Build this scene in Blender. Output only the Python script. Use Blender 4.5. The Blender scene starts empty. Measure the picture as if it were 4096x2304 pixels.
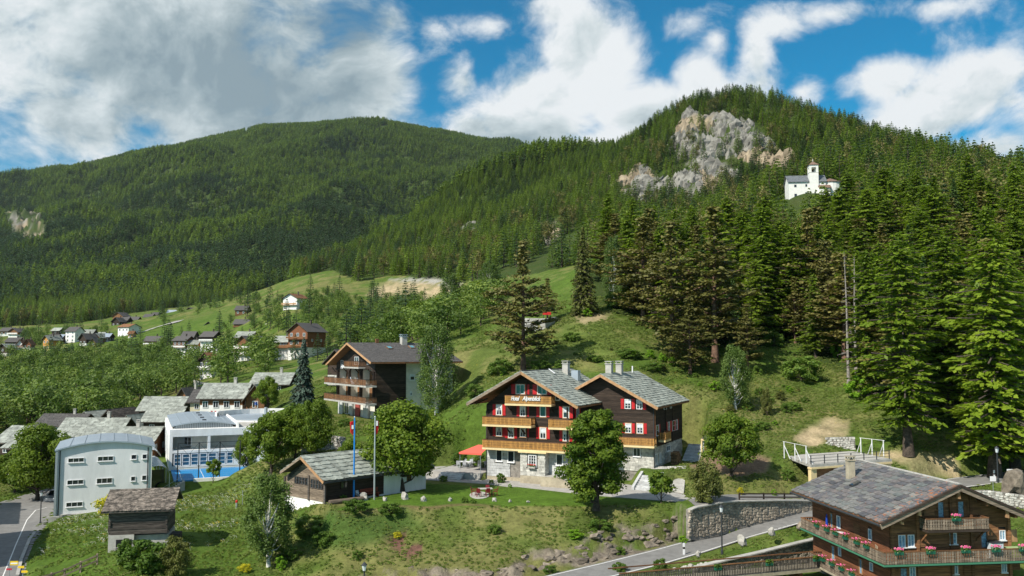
import bpy, math, random
import numpy as np
from mathutils import Vector, Matrix, noise as mnoise
RND = random.Random(11)
NPR = np.random.RandomState(5)
SC = bpy.context.scene
COL = SC.collection
rad = math.radians
# ------------------------------------------------------------------ camera
F = 3500.0
TH = math.atan(248 / 3500)
CT, ST = math.cos(TH), math.sin(TH)
cam_d = bpy.data.cameras.new('camera'); cam = bpy.data.objects.new('camera', cam_d); COL.objects.link(cam)
cam.location = (0, 0, 0); cam.rotation_euler = (rad(90) + TH, 0, 0)
cam_d.sensor_width = 36; cam_d.lens = 36 * F / 4096; cam_d.clip_start = 0.5; cam_d.clip_end = 20000
SC.camera = cam
SC.view_settings.view_transform = 'Standard'; SC.view_settings.look = 'None'
SC.view_settings.exposure = EXPOSURE = 0.34; SC.view_settings.gamma = 1
SC.view_settings.use_curve_mapping = False
SC.cycles.max_bounces = 6; SC.cycles.diffuse_bounces = 3; SC.cycles.transparent_max_bounces = 8
SC.cycles.use_denoising = True
# ------------------------------------------------------------------ sun
SUN_EL = 43; SUN_DIR = Vector((-0.70, -0.71, 0)).normalized()      # towards the sun
sd = bpy.data.lights.new('sun', 'SUN'); sun = bpy.data.objects.new('sun', sd); COL.objects.link(sun)
sd.energy = 4.6; sd.angle = rad(0.5); sd.color = (1.0, 0.94, 0.84)
to_sun = Vector((SUN_DIR.x * math.cos(rad(SUN_EL)), SUN_DIR.y * math.cos(rad(SUN_EL)), math.sin(rad(SUN_EL))))
sun.rotation_euler = to_sun.to_track_quat('Z', 'Y').to_euler()

def ray(u, v):
    return (u - 2048.0, F * CT + (v - 1152) * ST, F * ST - (v - 1152) * CT)
def at(u, v, Y):
    x, y, z = ray(u, v); return Vector((x * Y / y, Y, z * Y / y))
def atz(u, v, z):
    x, y, zz = ray(u, v); k = z / zz; return Vector((x * k, y * k, z))

# ------------------------------------------------------------------ node helpers
class NT:
    def __init__(s, tree): s.t = tree
    def n(s, typ, **kw):
        nd = s.t.nodes.new(typ)
        for k, v in kw.items():
            if k.startswith('i_'):
                key = k[2:]; key = int(key) if key.isdigit() else key.replace('_', ' ')
                nd.inputs[key].default_value = v
            else: setattr(nd, k, v)
        return nd
    def l(s, a, b): s.t.links.new(a, b)
    def m(s, op, a, b=None, c=None, clamp=False):
        nd = s.t.nodes.new('ShaderNodeMath'); nd.operation = op; nd.use_clamp = clamp
        for i, x in enumerate((a, b, c)):
            if x is None: continue
            if isinstance(x, (int, float)): nd.inputs[i].default_value = x
            else: s.l(x, nd.inputs[i])
        return nd.outputs[0]
    def mix(s, fac, a, b, mode='MIX'):
        nd = s.t.nodes.new('ShaderNodeMix'); nd.data_type = 'RGBA'; nd.blend_type = mode
        for sock, x in ((nd.inputs[0], fac), (nd.inputs[6], a), (nd.inputs[7], b)):
            if isinstance(x, (int, float)): sock.default_value = x
            elif isinstance(x, tuple): sock.default_value = x if len(x) == 4 else (*x, 1)
            else: s.l(x, sock)
        return nd.outputs[2]
    def noise(s, vec, scale, detail=4, rough=.55, dist=0):
        nd = s.n('ShaderNodeTexNoise'); nd.inputs['Scale'].default_value = scale
        nd.inputs['Detail'].default_value = detail; nd.inputs['Roughness'].default_value = rough
        nd.inputs['Distortion'].default_value = dist
        if vec is not None: s.l(vec, nd.inputs['Vector'])
        return nd.outputs['Fac']
    def ramp(s, fac, stops):
        nd = s.t.nodes.new('ShaderNodeValToRGB'); e = nd.color_ramp.elements
        while len(e) < len(stops): e.new(0.5)
        for k, (p, c) in enumerate(stops):
            e[k].position = p; e[k].color = (*c, 1) if len(c) == 3 else c
        s.l(fac, nd.inputs[0]); return nd.outputs[0]
    def smooth(s, x, a, b):
        nd = s.n('ShaderNodeMapRange', interpolation_type='SMOOTHSTEP')
        s.l(x, nd.inputs[0]); nd.inputs[1].default_value = a; nd.inputs[2].default_value = b
        return nd.outputs[0]

# ------------------------------------------------------------------ world: Nishita sky with clouds
def azel(u, v):
    x, y, z = ray(u, v); return math.atan2(x, y), math.atan2(z, math.hypot(x, y))
def build_world():
    w = bpy.data.worlds.new('World'); SC.world = w; w.use_nodes = True
    T = NT(w.node_tree); w.node_tree.nodes.clear()
    out = T.n('ShaderNodeOutputWorld'); bg = T.n('ShaderNodeBackground'); bg.inputs[1].default_value = 0.10
    T.l(bg.outputs[0], out.inputs[0])
    sky = T.n('ShaderNodeTexSky', sky_type='NISHITA', sun_disc=False)
    sky.sun_elevation = rad(SUN_EL); sky.sun_rotation = math.atan2(SUN_DIR.x, SUN_DIR.y)
    sky.altitude = 1200; sky.air_density = 1.0; sky.dust_density = 0.15; sky.ozone_density = 2.5
    tc = T.n('ShaderNodeTexCoord'); sep = T.n('ShaderNodeSeparateXYZ'); T.l(tc.outputs['Generated'], sep.inputs[0])
    X, Y, Z = sep.outputs
    az = T.m('ARCTAN2', X, Y); el = T.m('ARCSINE', Z)
    skyc = T.mix(1.0, sky.outputs[0], (0.0, 0.73, 0.90), 'MULTIPLY')
    hz = T.smooth(el, 0.30, 0.02)
    skyc = T.mix(T.m('MULTIPLY', hz, .55), skyc, T.mix(1.0, sky.outputs[0], (0.22, 0.95, 1.05), 'MULTIPLY'))
    nv = T.n('ShaderNodeVectorMath', operation='MULTIPLY'); T.l(tc.outputs['Generated'], nv.inputs[0]); nv.inputs[1].default_value = (1, 1, 1.35)
    vec = nv.outputs[0]
    wn = T.n('ShaderNodeTexNoise'); wn.inputs['Scale'].default_value = 4.0; wn.inputs['Detail'].default_value = 3; T.l(vec, wn.inputs['Vector'])
    wv = T.n('ShaderNodeVectorMath', operation='MULTIPLY_ADD'); T.l(wn.outputs['Color'], wv.inputs[0]); wv.inputs[1].default_value = (.16, .16, .16); T.l(vec, wv.inputs[2])
    wvec = wv.outputs[0]
    f1 = T.noise(wvec, 7.0, 11, .62); f2 = T.noise(wvec, 2.6, 6, .55)
    ov = T.n('ShaderNodeVectorMath', operation='ADD'); T.l(wvec, ov.inputs[0]); ov.inputs[1].default_value = (-.020, -.004, .024)
    f1b = T.noise(ov.outputs[0], 7.0, 6, .58)
    blobs = [(620, 210, 900, 420, 1.3), (350, 470, 330, 250, 1.0), (0, 180, 330, 330, 1.0), (1440, 330, 240, 330, 1.15), (1560, 90, 130, 110, .5),
             (1250, 560, 500, 230, 1.1), (470, 630, 240, 90, .6),
             (2120, 430, 330, 250, 1.2), (2330, 210, 260, 280, 1.15), (2230, 40, 210, 120, .9), (1860, 330, 110, 130, .7), (1890, 510, 150, 110, .8),
             (2600, 440, 330, 110, .9), (2500, 620, 400, 150, .9), (2800, 320, 110, 120, .85), (2890, 420, 220, 110, .95), (3030, 240, 90, 190, .85), (3130, 90, 130, 90, .75),
             (3330, 55, 240, 60, .72), (3040, 330, 150, 90, .8), (3210, 370, 90, 90, .75), (3540, 330, 170, 100, .95), (3760, 400, 280, 130, 1.05),
             (3640, 470, 260, 100, .7), (3950, 300, 190, 80, .7), (4050, 400, 120, 60, .5), (4020, 590, 230, 80, .85), (4250, 480, 200, 260, .8),
             (1760, 130, 110, 90, .42), (1960, 110, 130, 70, .40), (2760, 90, 110, 70, .42), (2860, 160, 60, 90, .38), (3800, 30, 120, 30, .3)]
    def blob(u, v, rx, ry):
        a, e = azel(u, v)
        dx = T.m('MULTIPLY', T.m('SUBTRACT', az, a), F / rx / 1.08); dy = T.m('MULTIPLY', T.m('SUBTRACT', el, e), F / ry / 1.05)
        return T.m('SUBTRACT', 1.0, T.m('SQRT', T.m('ADD', T.m('MULTIPLY', dx, dx), T.m('MULTIPLY', dy, dy))))
    D = None
    for (u, v, rx, ry, wt) in blobs:
        b = T.m('MULTIPLY', T.m('MAXIMUM', blob(u, v, rx, ry), -0.6), wt)
        D = b if D is None else T.m('SMOOTH_MAX', D, b, 0.12)
    # beyond the frame the same broken cumulus goes on
    outm = T.m('MAXIMUM', T.smooth(T.m('ABSOLUTE', az), .60, .85), T.smooth(el, .42, .62))
    gen = T.m('MULTIPLY', T.m('SUBTRACT', f2, .46), 4.0)
    D = T.m('ADD', T.m('MULTIPLY', D, T.m('SUBTRACT', 1.0, outm)), T.m('MULTIPLY', gen, outm))
    dens = T.m('ADD', D, T.m('MULTIPLY', T.m('SUBTRACT', f1, .52), 2.5))
    mask = T.smooth(dens, -0.08, .56)
    core = T.smooth(dens, .25, 1.2)
    greys = [(1000, 330, 900, 380, 1.0), (250, 330, 420, 300, .55), (2080, 560, 330, 110, .75), (2650, 480, 240, 70, .5), (1350, 120, 420, 260, .9), (3700, 520, 200, 60, .4)]
    G = None
    for (u, v, rx, ry, wt) in greys:
        b = T.m('MULTIPLY', T.m('MAXIMUM', blob(u, v, rx, ry), 0.0), wt * 1.9)
        G = b if G is None else T.m('MAXIMUM', G, b)
    lit = T.m('MULTIPLY', T.m('SUBTRACT', f1, f1b), 3.2)
    bigm = T.m('ADD', T.m('MULTIPLY', T.m('SUBTRACT', f2, .5), 1.3), T.m('MULTIPLY', T.m('SUBTRACT', f1, .5), -.5))
    shade = T.m('ADD', T.m('ADD', T.m('MULTIPLY', G, .60), T.m('MULTIPLY', core, .14)), T.m('ADD', T.m('MULTIPLY', lit, -.75), bigm), clamp=False)
    shade = T.m('MINIMUM', T.m('MAXIMUM', shade, 0.0), 1.0)
    cc = T.ramp(shade, [(0.0, (6.9, 7.15, 7.3)), (.3, (5.2, 5.8, 6.0)), (.65, (3.3, 4.0, 4.3)), (1.0, (2.1, 2.8, 3.2))])
    # ramp colours are clamped nowhere: scale happens here
    T.l(T.mix(mask, skyc, cc), bg.inputs[0])
build_world()

# ------------------------------------------------------------------ objects
def tag(o, label=None, cat=None, group=None, kind=None):
    if label: o['label'] = label
    if cat: o['category'] = cat
    if group: o['group'] = group
    if kind: o['kind'] = kind
    return o
def thing(name, loc, rz=0, label=None, cat=None, group=None):
    o = bpy.data.objects.new(name, None); COL.objects.link(o); o.empty_display_size = .2
    o.location = loc; o.rotation_euler = (0, 0, rz); return tag(o, label, cat, group)
def obj(name, me, parent=None, mat=None, loc=None, M=None):
    o = bpy.data.objects.new(name, me); COL.objects.link(o)
    if mat is not None and len(me.materials) == 0: me.materials.append(mat)
    if parent is not None: o.parent = parent
    if M is not None: o.matrix_local = M
    elif loc is not None: o.location = loc
    return o
class MB:
    def __init__(s, M=None): s.v = []; s.f = []; s.M = M; s.mi = []; s.cur = 0
    def add(s, vs, fs):
        b = len(s.v)
        if s.M is not None: vs = [s.M @ Vector(p) for p in vs]
        s.v += [tuple(p) for p in vs]; s.f += [tuple(i + b for i in f) for f in fs]; s.mi += [s.cur] * len(fs); return s
    def box(s, x0, x1, y0, y1, z0, z1):
        return s.add([(x0, y0, z0), (x1, y0, z0), (x1, y1, z0), (x0, y1, z0), (x0, y0, z1), (x1, y0, z1), (x1, y1, z1), (x0, y1, z1)],
                     [(3, 2, 1, 0), (4, 5, 6, 7), (0, 1, 5, 4), (1, 2, 6, 5), (2, 3, 7, 6), (3, 0, 4, 7)])
    def prism(s, poly, d):               # poly: list of 3d points, d: offset vector
        n = len(poly); P = [Vector(p) for p in poly]; d = Vector(d)
        return s.add(P + [p + d for p in P], [tuple(range(n))[::-1], tuple(range(n, 2 * n))] + [(i, (i + 1) % n, (i + 1) % n + n, i + n) for i in range(n)])
    def beam(s, a, b, w, h=None, up=(0, 0, 1)):
        a, b = Vector(a), Vector(b); d = (b - a).normalized(); h = h or w
        up = Vector(up)
        if abs(d.dot(up)) > .98: up = Vector((1, 0, 0))
        sx = d.cross(up).normalized() * w / 2; sy = sx.cross(d).normalized() * h / 2
        return s.add([a - sx - sy, a + sx - sy, a + sx + sy, a - sx + sy, b - sx - sy, b + sx - sy, b + sx + sy, b - sx + sy],
                     [(0, 1, 2, 3), (7, 6, 5, 4), (0, 4, 5, 1), (1, 5, 6, 2), (2, 6, 7, 3), (3, 7, 4, 0)])
    def tube(s, a, b, r0, r1=None, n=8, cap=True):
        a, b = Vector(a), Vector(b); r1 = r0 if r1 is None else r1; d = (b - a).normalized()
        up = Vector((0, 0, 1)) if abs(d.z) < .9 else Vector((1, 0, 0)); X = d.cross(up).normalized(); Yv = d.cross(X)
        ring = lambda c, r: [c + (X * math.cos(2 * math.pi * k / n) + Yv * math.sin(2 * math.pi * k / n)) * r for k in range(n)]
        fs = [(i, (i + 1) % n, (i + 1) % n + n, i + n) for i in range(n)]
        if cap: fs += [tuple(range(n))[::-1], tuple(range(n, 2 * n))]
        return s.add(ring(a, r0) + ring(b, r1), fs)
    def lathe(s, c, prof, n=10):
        c = Vector(c); vs = []; m = len(prof)
        for r, z in prof:
            vs += [c + Vector((r * math.cos(2 * math.pi * k / n), r * math.sin(2 * math.pi * k / n), z)) for k in range(n)]
        fs = [(j * n + i, j * n + (i + 1) % n, (j + 1) * n + (i + 1) % n, (j + 1) * n + i) for j in range(m - 1) for i in range(n)]
        fs += [tuple(range(n))[::-1], tuple(range((m - 1) * n, m * n))]
        return s.add(vs, fs)
    def mesh(s, name, mats, smooth=False):
        me = bpy.data.meshes.new(name); me.from_pydata(s.v, [], s.f)
        mats = mats if isinstance(mats, (list, tuple)) else [mats]
        for m in mats: me.materials.append(m)
        if len(mats) > 1: me.polygons.foreach_set('material_index', s.mi)
        if smooth: me.polygons.foreach_set('use_smooth', [True] * len(me.polygons))
        me.update(); return me
    def build(s, name, mats, parent=None, smooth=False):
        return obj(name, s.mesh(name, mats, smooth), parent)

# ------------------------------------------------------------------ materials
MATS = {}
def mat(name, color, rough=.8, var=.0, scale=3.0, metal=0, bump=0, spec=.3, objvar=0, tint=None, detail=6, stretch=None, sub=None):
    if name in MATS: return MATS[name]
    m = bpy.data.materials.new(name); m.use_nodes = True; T = NT(m.node_tree); b = m.node_tree.nodes['Principled BSDF']
    b.inputs['Roughness'].default_value = rough; b.inputs['Metallic'].default_value = metal; b.inputs['Specular IOR Level'].default_value = spec
    c = None; tc = T.n('ShaderNodeTexCoord'); vec = tc.outputs['Object']
    geo = T.n('ShaderNodeNewGeometry'); vec = geo.outputs['Position']
    if stretch:
        mp = T.n('ShaderNodeVectorMath', operation='MULTIPLY'); T.l(vec, mp.inputs[0]); mp.inputs[1].default_value = stretch; vec = mp.outputs[0]
    base = (*color, 1)
    if var > 0:
        nz = T.noise(vec, scale, detail, .65)
        lo = tuple(x * (1 - var) for x in color); hi = tuple(min(1, x * (1 + var)) for x in color)
        if tint: hi = tint
        c = T.mix(T.smooth(nz, .33, .67), lo, hi)
    if objvar > 0:
        oi = T.n('ShaderNodeObjectInfo'); at_ = T.n('ShaderNodeAttribute', attribute_name='tint')
        rv = T.m('FRACT', T.m('ADD', oi.outputs['Random'], at_.outputs['Fac']))
        k = T.m('ADD', T.m('MULTIPLY', rv, 2 * objvar), 1 - objvar)
        cb = T.n('ShaderNodeCombineColor')
        for i in range(3): T.l(k, cb.inputs[i])
        c = T.mix(1.0, c if c is not None else base, cb.outputs[0], 'MULTIPLY')
    if c is not None: T.l(c, b.inputs['Base Color'])
    else: b.inputs['Base Color'].default_value = base
    if bump:
        bp = T.n('ShaderNodeBump'); bp.inputs['Strength'].default_value = bump; bp.inputs['Distance'].default_value = .05
        T.l(T.noise(vec, scale * 4, 5, .6), bp.inputs['Height']); T.l(bp.outputs[0], b.inputs['Normal'])
    MATS[name] = m; return m
def foliage(name, cols, trans=.25, nscale=.35, objvar=.22, rough=.55):
    m = bpy.data.materials.new(name); m.use_nodes = True; T = NT(m.node_tree); nt = m.node_tree
    b = nt.nodes['Principled BSDF']; out = nt.nodes['Material Output']
    b.inputs['Roughness'].default_value = rough; b.inputs['Specular IOR Level'].default_value = .25
    oi = T.n('ShaderNodeObjectInfo'); at_ = T.n('ShaderNodeAttribute', attribute_name='tint')
    geo = T.n('ShaderNodeNewGeometry')
    nz = T.noise(geo.outputs['Position'], nscale, 3, .6)
    f = T.m('ADD', T.m('MULTIPLY', at_.outputs['Fac'], .45), T.m('MULTIPLY', nz, .55))
    c = T.ramp(f, [(.22, cols[0]), (.5, cols[1]), (.78, cols[2])])
    k = T.m('ADD', T.m('MULTIPLY', oi.outputs['Random'], 2 * objvar), 1 - objvar)
    cb = T.n('ShaderNodeCombineColor'); T.l(k, cb.inputs[0]); T.l(T.m('ADD', T.m('MULTIPLY', k, .8), .2), cb.inputs[1]); T.l(k, cb.inputs[2])
    c = T.mix(1.0, c, cb.outputs[0], 'MULTIPLY')
    T.l(c, b.inputs['Base Color'])
    tr = T.n('ShaderNodeBsdfTranslucent'); T.l(T.mix(1.0, c, (1.25, 1.35, .7), 'MULTIPLY'), tr.inputs[0])
    mx = T.n('ShaderNodeMixShader'); mx.inputs[0].default_value = trans
    T.l(b.outputs[0], mx.inputs[1]); T.l(tr.outputs[0], mx.inputs[2]); T.l(mx.outputs[0], out.inputs[0])
    MATS[name] = m; return m
# ================================================================== TERRAIN
ctl = []
def C(*pts):
    for p in pts: ctl.append(p)
def Z(u, v, z):
    p = atz(u, v, z); ctl.append((u, v, p.y))
# road above the hotel bank (left line / right line), z given
ROAD_L = [(2060, 2336, -18.9), (2185, 2304, -18.8), (2399, 2254, -18.6), (2612, 2201, -18.4), (2826, 2143, -18.2), (2997, 2094, -17.6), (3200, 2043, -17.0), (3279, 2023, -16.7), (3540, 1962, -16.0), (3809, 1913, -15.2), (4096, 1879, -14.8), (4400, 1848, -14.4)]
ROAD_R = [(2330, 2336, -18.9), (2454, 2304, -18.8), (2655, 2254, -18.6), (2826, 2204, -18.4), (2997, 2148, -18.1), (3100, 2119, -17.7), (3200, 2092, -17.2), (3281, 2071, -16.9), (3560, 2004, -16.1), (3875, 1946, -15.3), (4096, 1918, -14.9), (4400, 1886, -14.4)]
for p in ROAD_L + ROAD_R: Z(*p)
LAWN = -15.5
for p in [(1345, 2040), (1500, 2032), (1700, 2026), (2000, 2022), (2300, 2018), (2560, 2014), (2740, 2008), (2500, 1960), (2200, 1930), (1950, 1900), (1720, 1880), (1650, 1900), (1500, 1950)]: Z(*p, LAWN)
C((1450, 2304, 79), (1100, 2304, 80), (1800, 2304, 77), (1900, 2180, 82), (1600, 2160, 84), (1300, 2160, 86), (1150, 2050, 94.8), (1230, 2040, 91.6), (1300, 2022, 89.2), (1110, 2020, 99), (1270, 2090, 87.5), (1200, 2230, 83), (2300, 2110, 83.5), (2100, 2230, 78.5), (2600, 2070, 86.8),
  (2250, 2262, 77), (1450, 2473, 68), (1900, 2520, 60), (2400, 2480, 60), (2900, 2470, 62), (2800, 2245, 76.5), (3150, 2150, 79), (2650, 2300, 72), (3050, 2420, 66), (3536, 2440, 64), (4100, 2440, 64), (3300, 2360, 70), (3700, 2190, 82), (4096, 2060, 86), (4350, 2100, 84),
  (3000, 2700, 50), (2000, 2900, 42), (1000, 2900, 45), (0, 2900, 50), (4200, 2800, 48))
C((560, 2195, 85), (945, 2035, 105), (800, 2100, 98), (720, 1990, 113), (900, 1945, 118), (1000, 1905, 116), (1100, 1950, 107), (1100, 1885, 113), (1000, 2150, 90), (300, 2150, 95), (200, 2304, 82),
  (400, 2270, 80), (700, 2250, 82), (650, 2120, 93), (450, 2080, 103), (330, 2070, 106), (1040, 2080, 95))
for p in [(10, 2304, -21.2), (-80, 2200, -21.3), (110, 2130, -21.2), (170, 2070, -20.9), (0, 2050, -21.2), (-150, 2060, -21.4), (190, 1975, -20.4), (60, 2000, -20.8), (225, 2055, -20.7), (620, 2010, -20.6), (215, 1950, -20.2)]: Z(*p)
C((0, 1960, 132), (110, 1935, 134), (-200, 1950, 135), (0, 1860, 160), (220, 1850, 150), (250, 1830, 170), (500, 1800, 175), (620, 1780, 180), (480, 1740, 215), (150, 1760, 215), (100, 1700, 250), (300, 1700, 245), (0, 1700, 260),
  (560, 1690, 240), (700, 1690, 225), (700, 1640, 260), (850, 1665, 178), (1000, 1660, 176), (1100, 1590, 185), (1200, 1600, 165), (1330, 1640, 150), (1060, 1530, 225), (1180, 1500, 230),
  (1255, 1830, 114), (1400, 1800, 118), (1100, 1760, 135), (1200, 1700, 140), (950, 1760, 140))
# hotel nord, hillside behind the hotels
for p in [(1346, 1683, -11.2), (1500, 1700, -11.3), (1620, 1680, -11.2), (1400, 1720, -11.6), (1450, 1760, -12.8), (1330, 1760, -12.6)]: Z(*p)
C((1550, 1810, 112), (1700, 1790, 113), (1800, 1770, 115), (1820, 1650, 128), (1780, 1560, 146), (1820, 1480, 153), (1766, 1394, 168), (1850, 1360, 172), (1918, 1331, 176), (2000, 1305, 178), (1900, 1450, 150), (1950, 1560, 132), (1920, 1680, 119), (1900, 1740, 114), (2040, 1680, 120), (2200, 1620, 124),
  (2100, 1480, 138), (2090, 1400, 150), (2200, 1500, 134), (2350, 1510, 133), (2250, 1290, 166), (2130, 1300, 172), (2400, 1260, 168), (2500, 1380, 150), (2550, 1500, 133), (2680, 1420, 148), (2700, 1500, 136), (2350, 1130, 205), (2350, 1060, 225), (2250, 1150, 208), (2430, 1150, 200), (2200, 1210, 192),
  (2650, 1700, 122), (2800, 1720, 115), (2800, 1550, 131), (2700, 1600, 127), (3000, 1650, 122), (2980, 1500, 138), (3200, 1650, 124), (3100, 1450, 148), (2900, 1420, 150), (3300, 1480, 145), (3400, 1560, 133), (3300, 1720, 115), (3100, 1790, 107), (2920, 1890, 98), (3050, 1900, 97), (3150, 1850, 101),
  (3500, 1740, 114), (3650, 1812, 107), (3850, 1805, 106), (4050, 1835, 105.5), (4250, 1830, 106), (3950, 1700, 114), (4000, 1600, 120), (3700, 1650, 120), (3600, 1500, 135), (4100, 1500, 130), (3700, 1880, 104.5), (3900, 1865, 106), (4300, 1600, 118))
for p in [(2620, 1870, -13.9), (2760, 1870, -13.8), (2700, 1800, -13.5), (2860, 1900, -14.3), (3000, 1920, -14.5), (3100, 1935, -14.8), (2800, 1955, -15.0), (2900, 2000, -15.6), (3100, 2001, -15.9), (3280, 2004, -16.3), (3150, 1965, -15.4), (3300, 1975, -15.8)]: Z(*p)
# middle valley and village
C((1000, 1520, 262), (820, 1515, 300), (650, 1545, 330), (450, 1560, 360), (250, 1600, 330), (200, 1520, 400), (0, 1600, 340), (-200, 1600, 340), (0, 1480, 460), (300, 1470, 450), (550, 1480, 400), (700, 1440, 430), (950, 1450, 340), (1150, 1440, 335), (1300, 1440, 300), (1400, 1400, 330),
  (1600, 1370, 300), (1500, 1300, 380), (1700, 1330, 300), (1900, 1240, 290), (2050, 1200, 300), (2150, 1130, 330), (1850, 1150, 400), (1750, 1260, 360), (1350, 1300, 400), (1200, 1330, 400), (1050, 1320, 430), (900, 1380, 430), (850, 1290, 520), (600, 1330, 560), (400, 1380, 520), (200, 1410, 500), (50, 1400, 520), (-200, 1420, 500),
  (1150, 1235, 450), (1300, 1220, 470), (1500, 1220, 470), (1600, 1195, 520), (1800, 1195, 500), (1650, 1140, 560), (1480, 1140, 590), (1780, 1140, 540), (1300, 1100, 680), (1180, 1160, 620), (1000, 1215, 620), (900, 1245, 640), (780, 1240, 700), (650, 1265, 690), (500, 1280, 720), (250, 1310, 700), (0, 1340, 660), (-300, 1330, 700), (100, 1290, 850), (-400, 1500, 450))
# far mountain
sky_l = {-500: 810, 0: 735, 200: 695, 400: 653, 600: 618, 800: 570, 1000: 524, 1100: 510, 1300: 503, 1500: 495, 1650: 512, 1800: 543, 2000: 582, 2200: 620, 2500: 700, 3000: 850}
for u, v in sky_l.items(): C((u, v, 4500), (u, v + 260, 6800))
for u, vs in {-500: (1290, 1180, 1060, 940), 0: (1275, 1130, 985, 850), 400: (1240, 1085, 930, 780), 800: (1215, 1050, 880, 715), 1200: (1180, 1060, 870, 680), 1600: (1150, 1080, 900, 690), 2000: (1100, 1060, 900, 730), 2400: (1000, 1000, 900, 780), 3000: (900, 950, 900, 850)}.items():
    for v, Y in zip(vs, (1050, 1550, 2250, 3200)):
        if u >= 1200 and Y < 1500: continue
        C((u, v, Y))
# near hill: ridge line and the drop behind it
RIDGE = [(1180, 1110, 800), (1300, 1050, 860), (1500, 960, 1000), (1700, 835, 1200), (1900, 735, 1350), (2100, 668, 1450), (2300, 630, 1400), (2420, 600, 1250), (2520, 560, 1100), (2620, 510, 950), (2720, 460, 880), (2830, 432, 860), (2950, 416, 850), (3050, 420, 840), (3200, 462, 810), (3400, 525, 740), (3600, 592, 650), (3800, 655, 540), (3960, 705, 460), (4096, 735, 420), (4300, 790, 380), (4500, 830, 360)]
for u, v, Y in RIDGE: C((u, v, Y), (u, v + 110, Y * 1.35))
C((1500, 1060, 780), (1700, 1020, 780), (1700, 920, 1000), (1900, 980, 700), (1900, 850, 1020), (2000, 1050, 480), (2050, 880, 800), (2100, 760, 1150), (2200, 1010, 470), (2200, 850, 760), (2300, 740, 1000), (2400, 930, 560), (2400, 760, 760), (2450, 680, 950),
  (2600, 880, 560), (2600, 740, 690), (2620, 620, 790), (2750, 520, 800), (2750, 640, 740), (2750, 790, 650), (2900, 470, 815), (2900, 600, 740), (2900, 740, 660), (3080, 500, 790), (3100, 620, 720), (3100, 740, 620), (3000, 860, 500), (2800, 950, 430), (2600, 980, 400), (3000, 1050, 300), (2700, 1100, 260), (2550, 1120, 230), (2850, 1230, 200),
  (3165, 795, 327), (3200, 782, 327), (3260, 770, 330), (3340, 768, 338), (3230, 745, 345), (3400, 790, 325), (3140, 850, 318), (3300, 690, 430), (3450, 640, 560), (3600, 740, 400), (3700, 880, 290), (3900, 830, 300), (4000, 900, 250), (3900, 1100, 190), (3600, 1050, 215), (3500, 1300, 165), (3800, 1330, 152), (4050, 1300, 150), (3300, 1080, 230), (3200, 1280, 178), (3300, 900, 285), (4400, 1000, 220), (4400, 1350, 150), (3400, 1000, 240))

CA = np.array([[at(u, v, Y).x / Y, math.log(Y), at(u, v, Y).z / Y] for u, v, Y in ctl])
def _dom(a, lY): return np.stack([a, lY * .42], -1)
_cp = _dom(CA[:, 0], CA[:, 1]); _c0 = .012
def _fit(vals):
    d = np.sqrt(((_cp[:, None] - _cp[None]) ** 2).sum(-1) + _c0 ** 2); n = len(_cp)
    A = np.zeros((n + 3, n + 3)); A[:n, :n] = d - np.eye(n) * .004; A[:n, n] = 1; A[:n, n + 1:] = _cp; A[n, :n] = 1; A[n + 1:, :n] = _cp.T
    return np.linalg.solve(A, np.concatenate([vals, np.zeros(3)]))
_w = _fit(CA[:, 2])
def T0(a, Y):
    P = _dom(a, np.log(Y)); out = np.empty(len(P))
    for k in range(0, len(P), 20000):
        q = P[k:k + 20000]; d = np.sqrt(((q[:, None] - _cp[None]) ** 2).sum(-1) + _c0 ** 2)
        out[k:k + 20000] = d @ _w[:-3] + _w[-3] + q @ _w[-2:]
    return out * Y
# value noise (numpy) ------------------------------------------------
_perm = NPR.permutation(4096); _val = NPR.rand(4096)
def vn(x, y):
    xi = np.floor(x).astype(int); yi = np.floor(y).astype(int); fx = x - xi; fy = y - yi
    fx = fx * fx * (3 - 2 * fx); fy = fy * fy * (3 - 2 * fy)
    h = lambda i, j: _val[_perm[(i + _perm[j & 4095]) & 4095]]
    return (h(xi, yi) * (1 - fx) + h(xi + 1, yi) * fx) * (1 - fy) + (h(xi, yi + 1) * (1 - fx) + h(xi + 1, yi + 1) * fx) * fy
def fbm(x, y, o=4, g=.5):
    s = 0; a = 1; t = 0
    for k in range(o): s = s + a * vn(x * 2 ** k + 17 * k, y * 2 ** k + 31 * k); t += a; a *= g
    return s / t
def inpoly(px, py, poly):
    ins = np.zeros(px.shape, bool); n = len(poly)
    for i in range(n):
        x1, y1 = poly[i]; x2, y2 = poly[(i + 1) % n]
        c = ((y1 > py) != (y2 > py)) & (px < (x2 - x1) * (py - y1) / (y2 - y1 + 1e-12) + x1); ins ^= c
    return ins
def pdist(px, py, poly, closed=True):
    d = np.full(px.shape, 1e9); n = len(poly)
    for i in range(n if closed else n - 1):
        x1, y1 = poly[i]; x2, y2 = poly[(i + 1) % n]; dx, dy = x2 - x1, y2 - y1
        t = np.clip(((px - x1) * dx + (py - y1) * dy) / (dx * dx + dy * dy + 1e-12), 0, 1)
        d = np.minimum(d, np.hypot(px - x1 - t * dx, py - y1 - t * dy))
    return d
def sstep(x): x = np.clip(x, 0, 1); return x * x * (3 - 2 * x)
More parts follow.
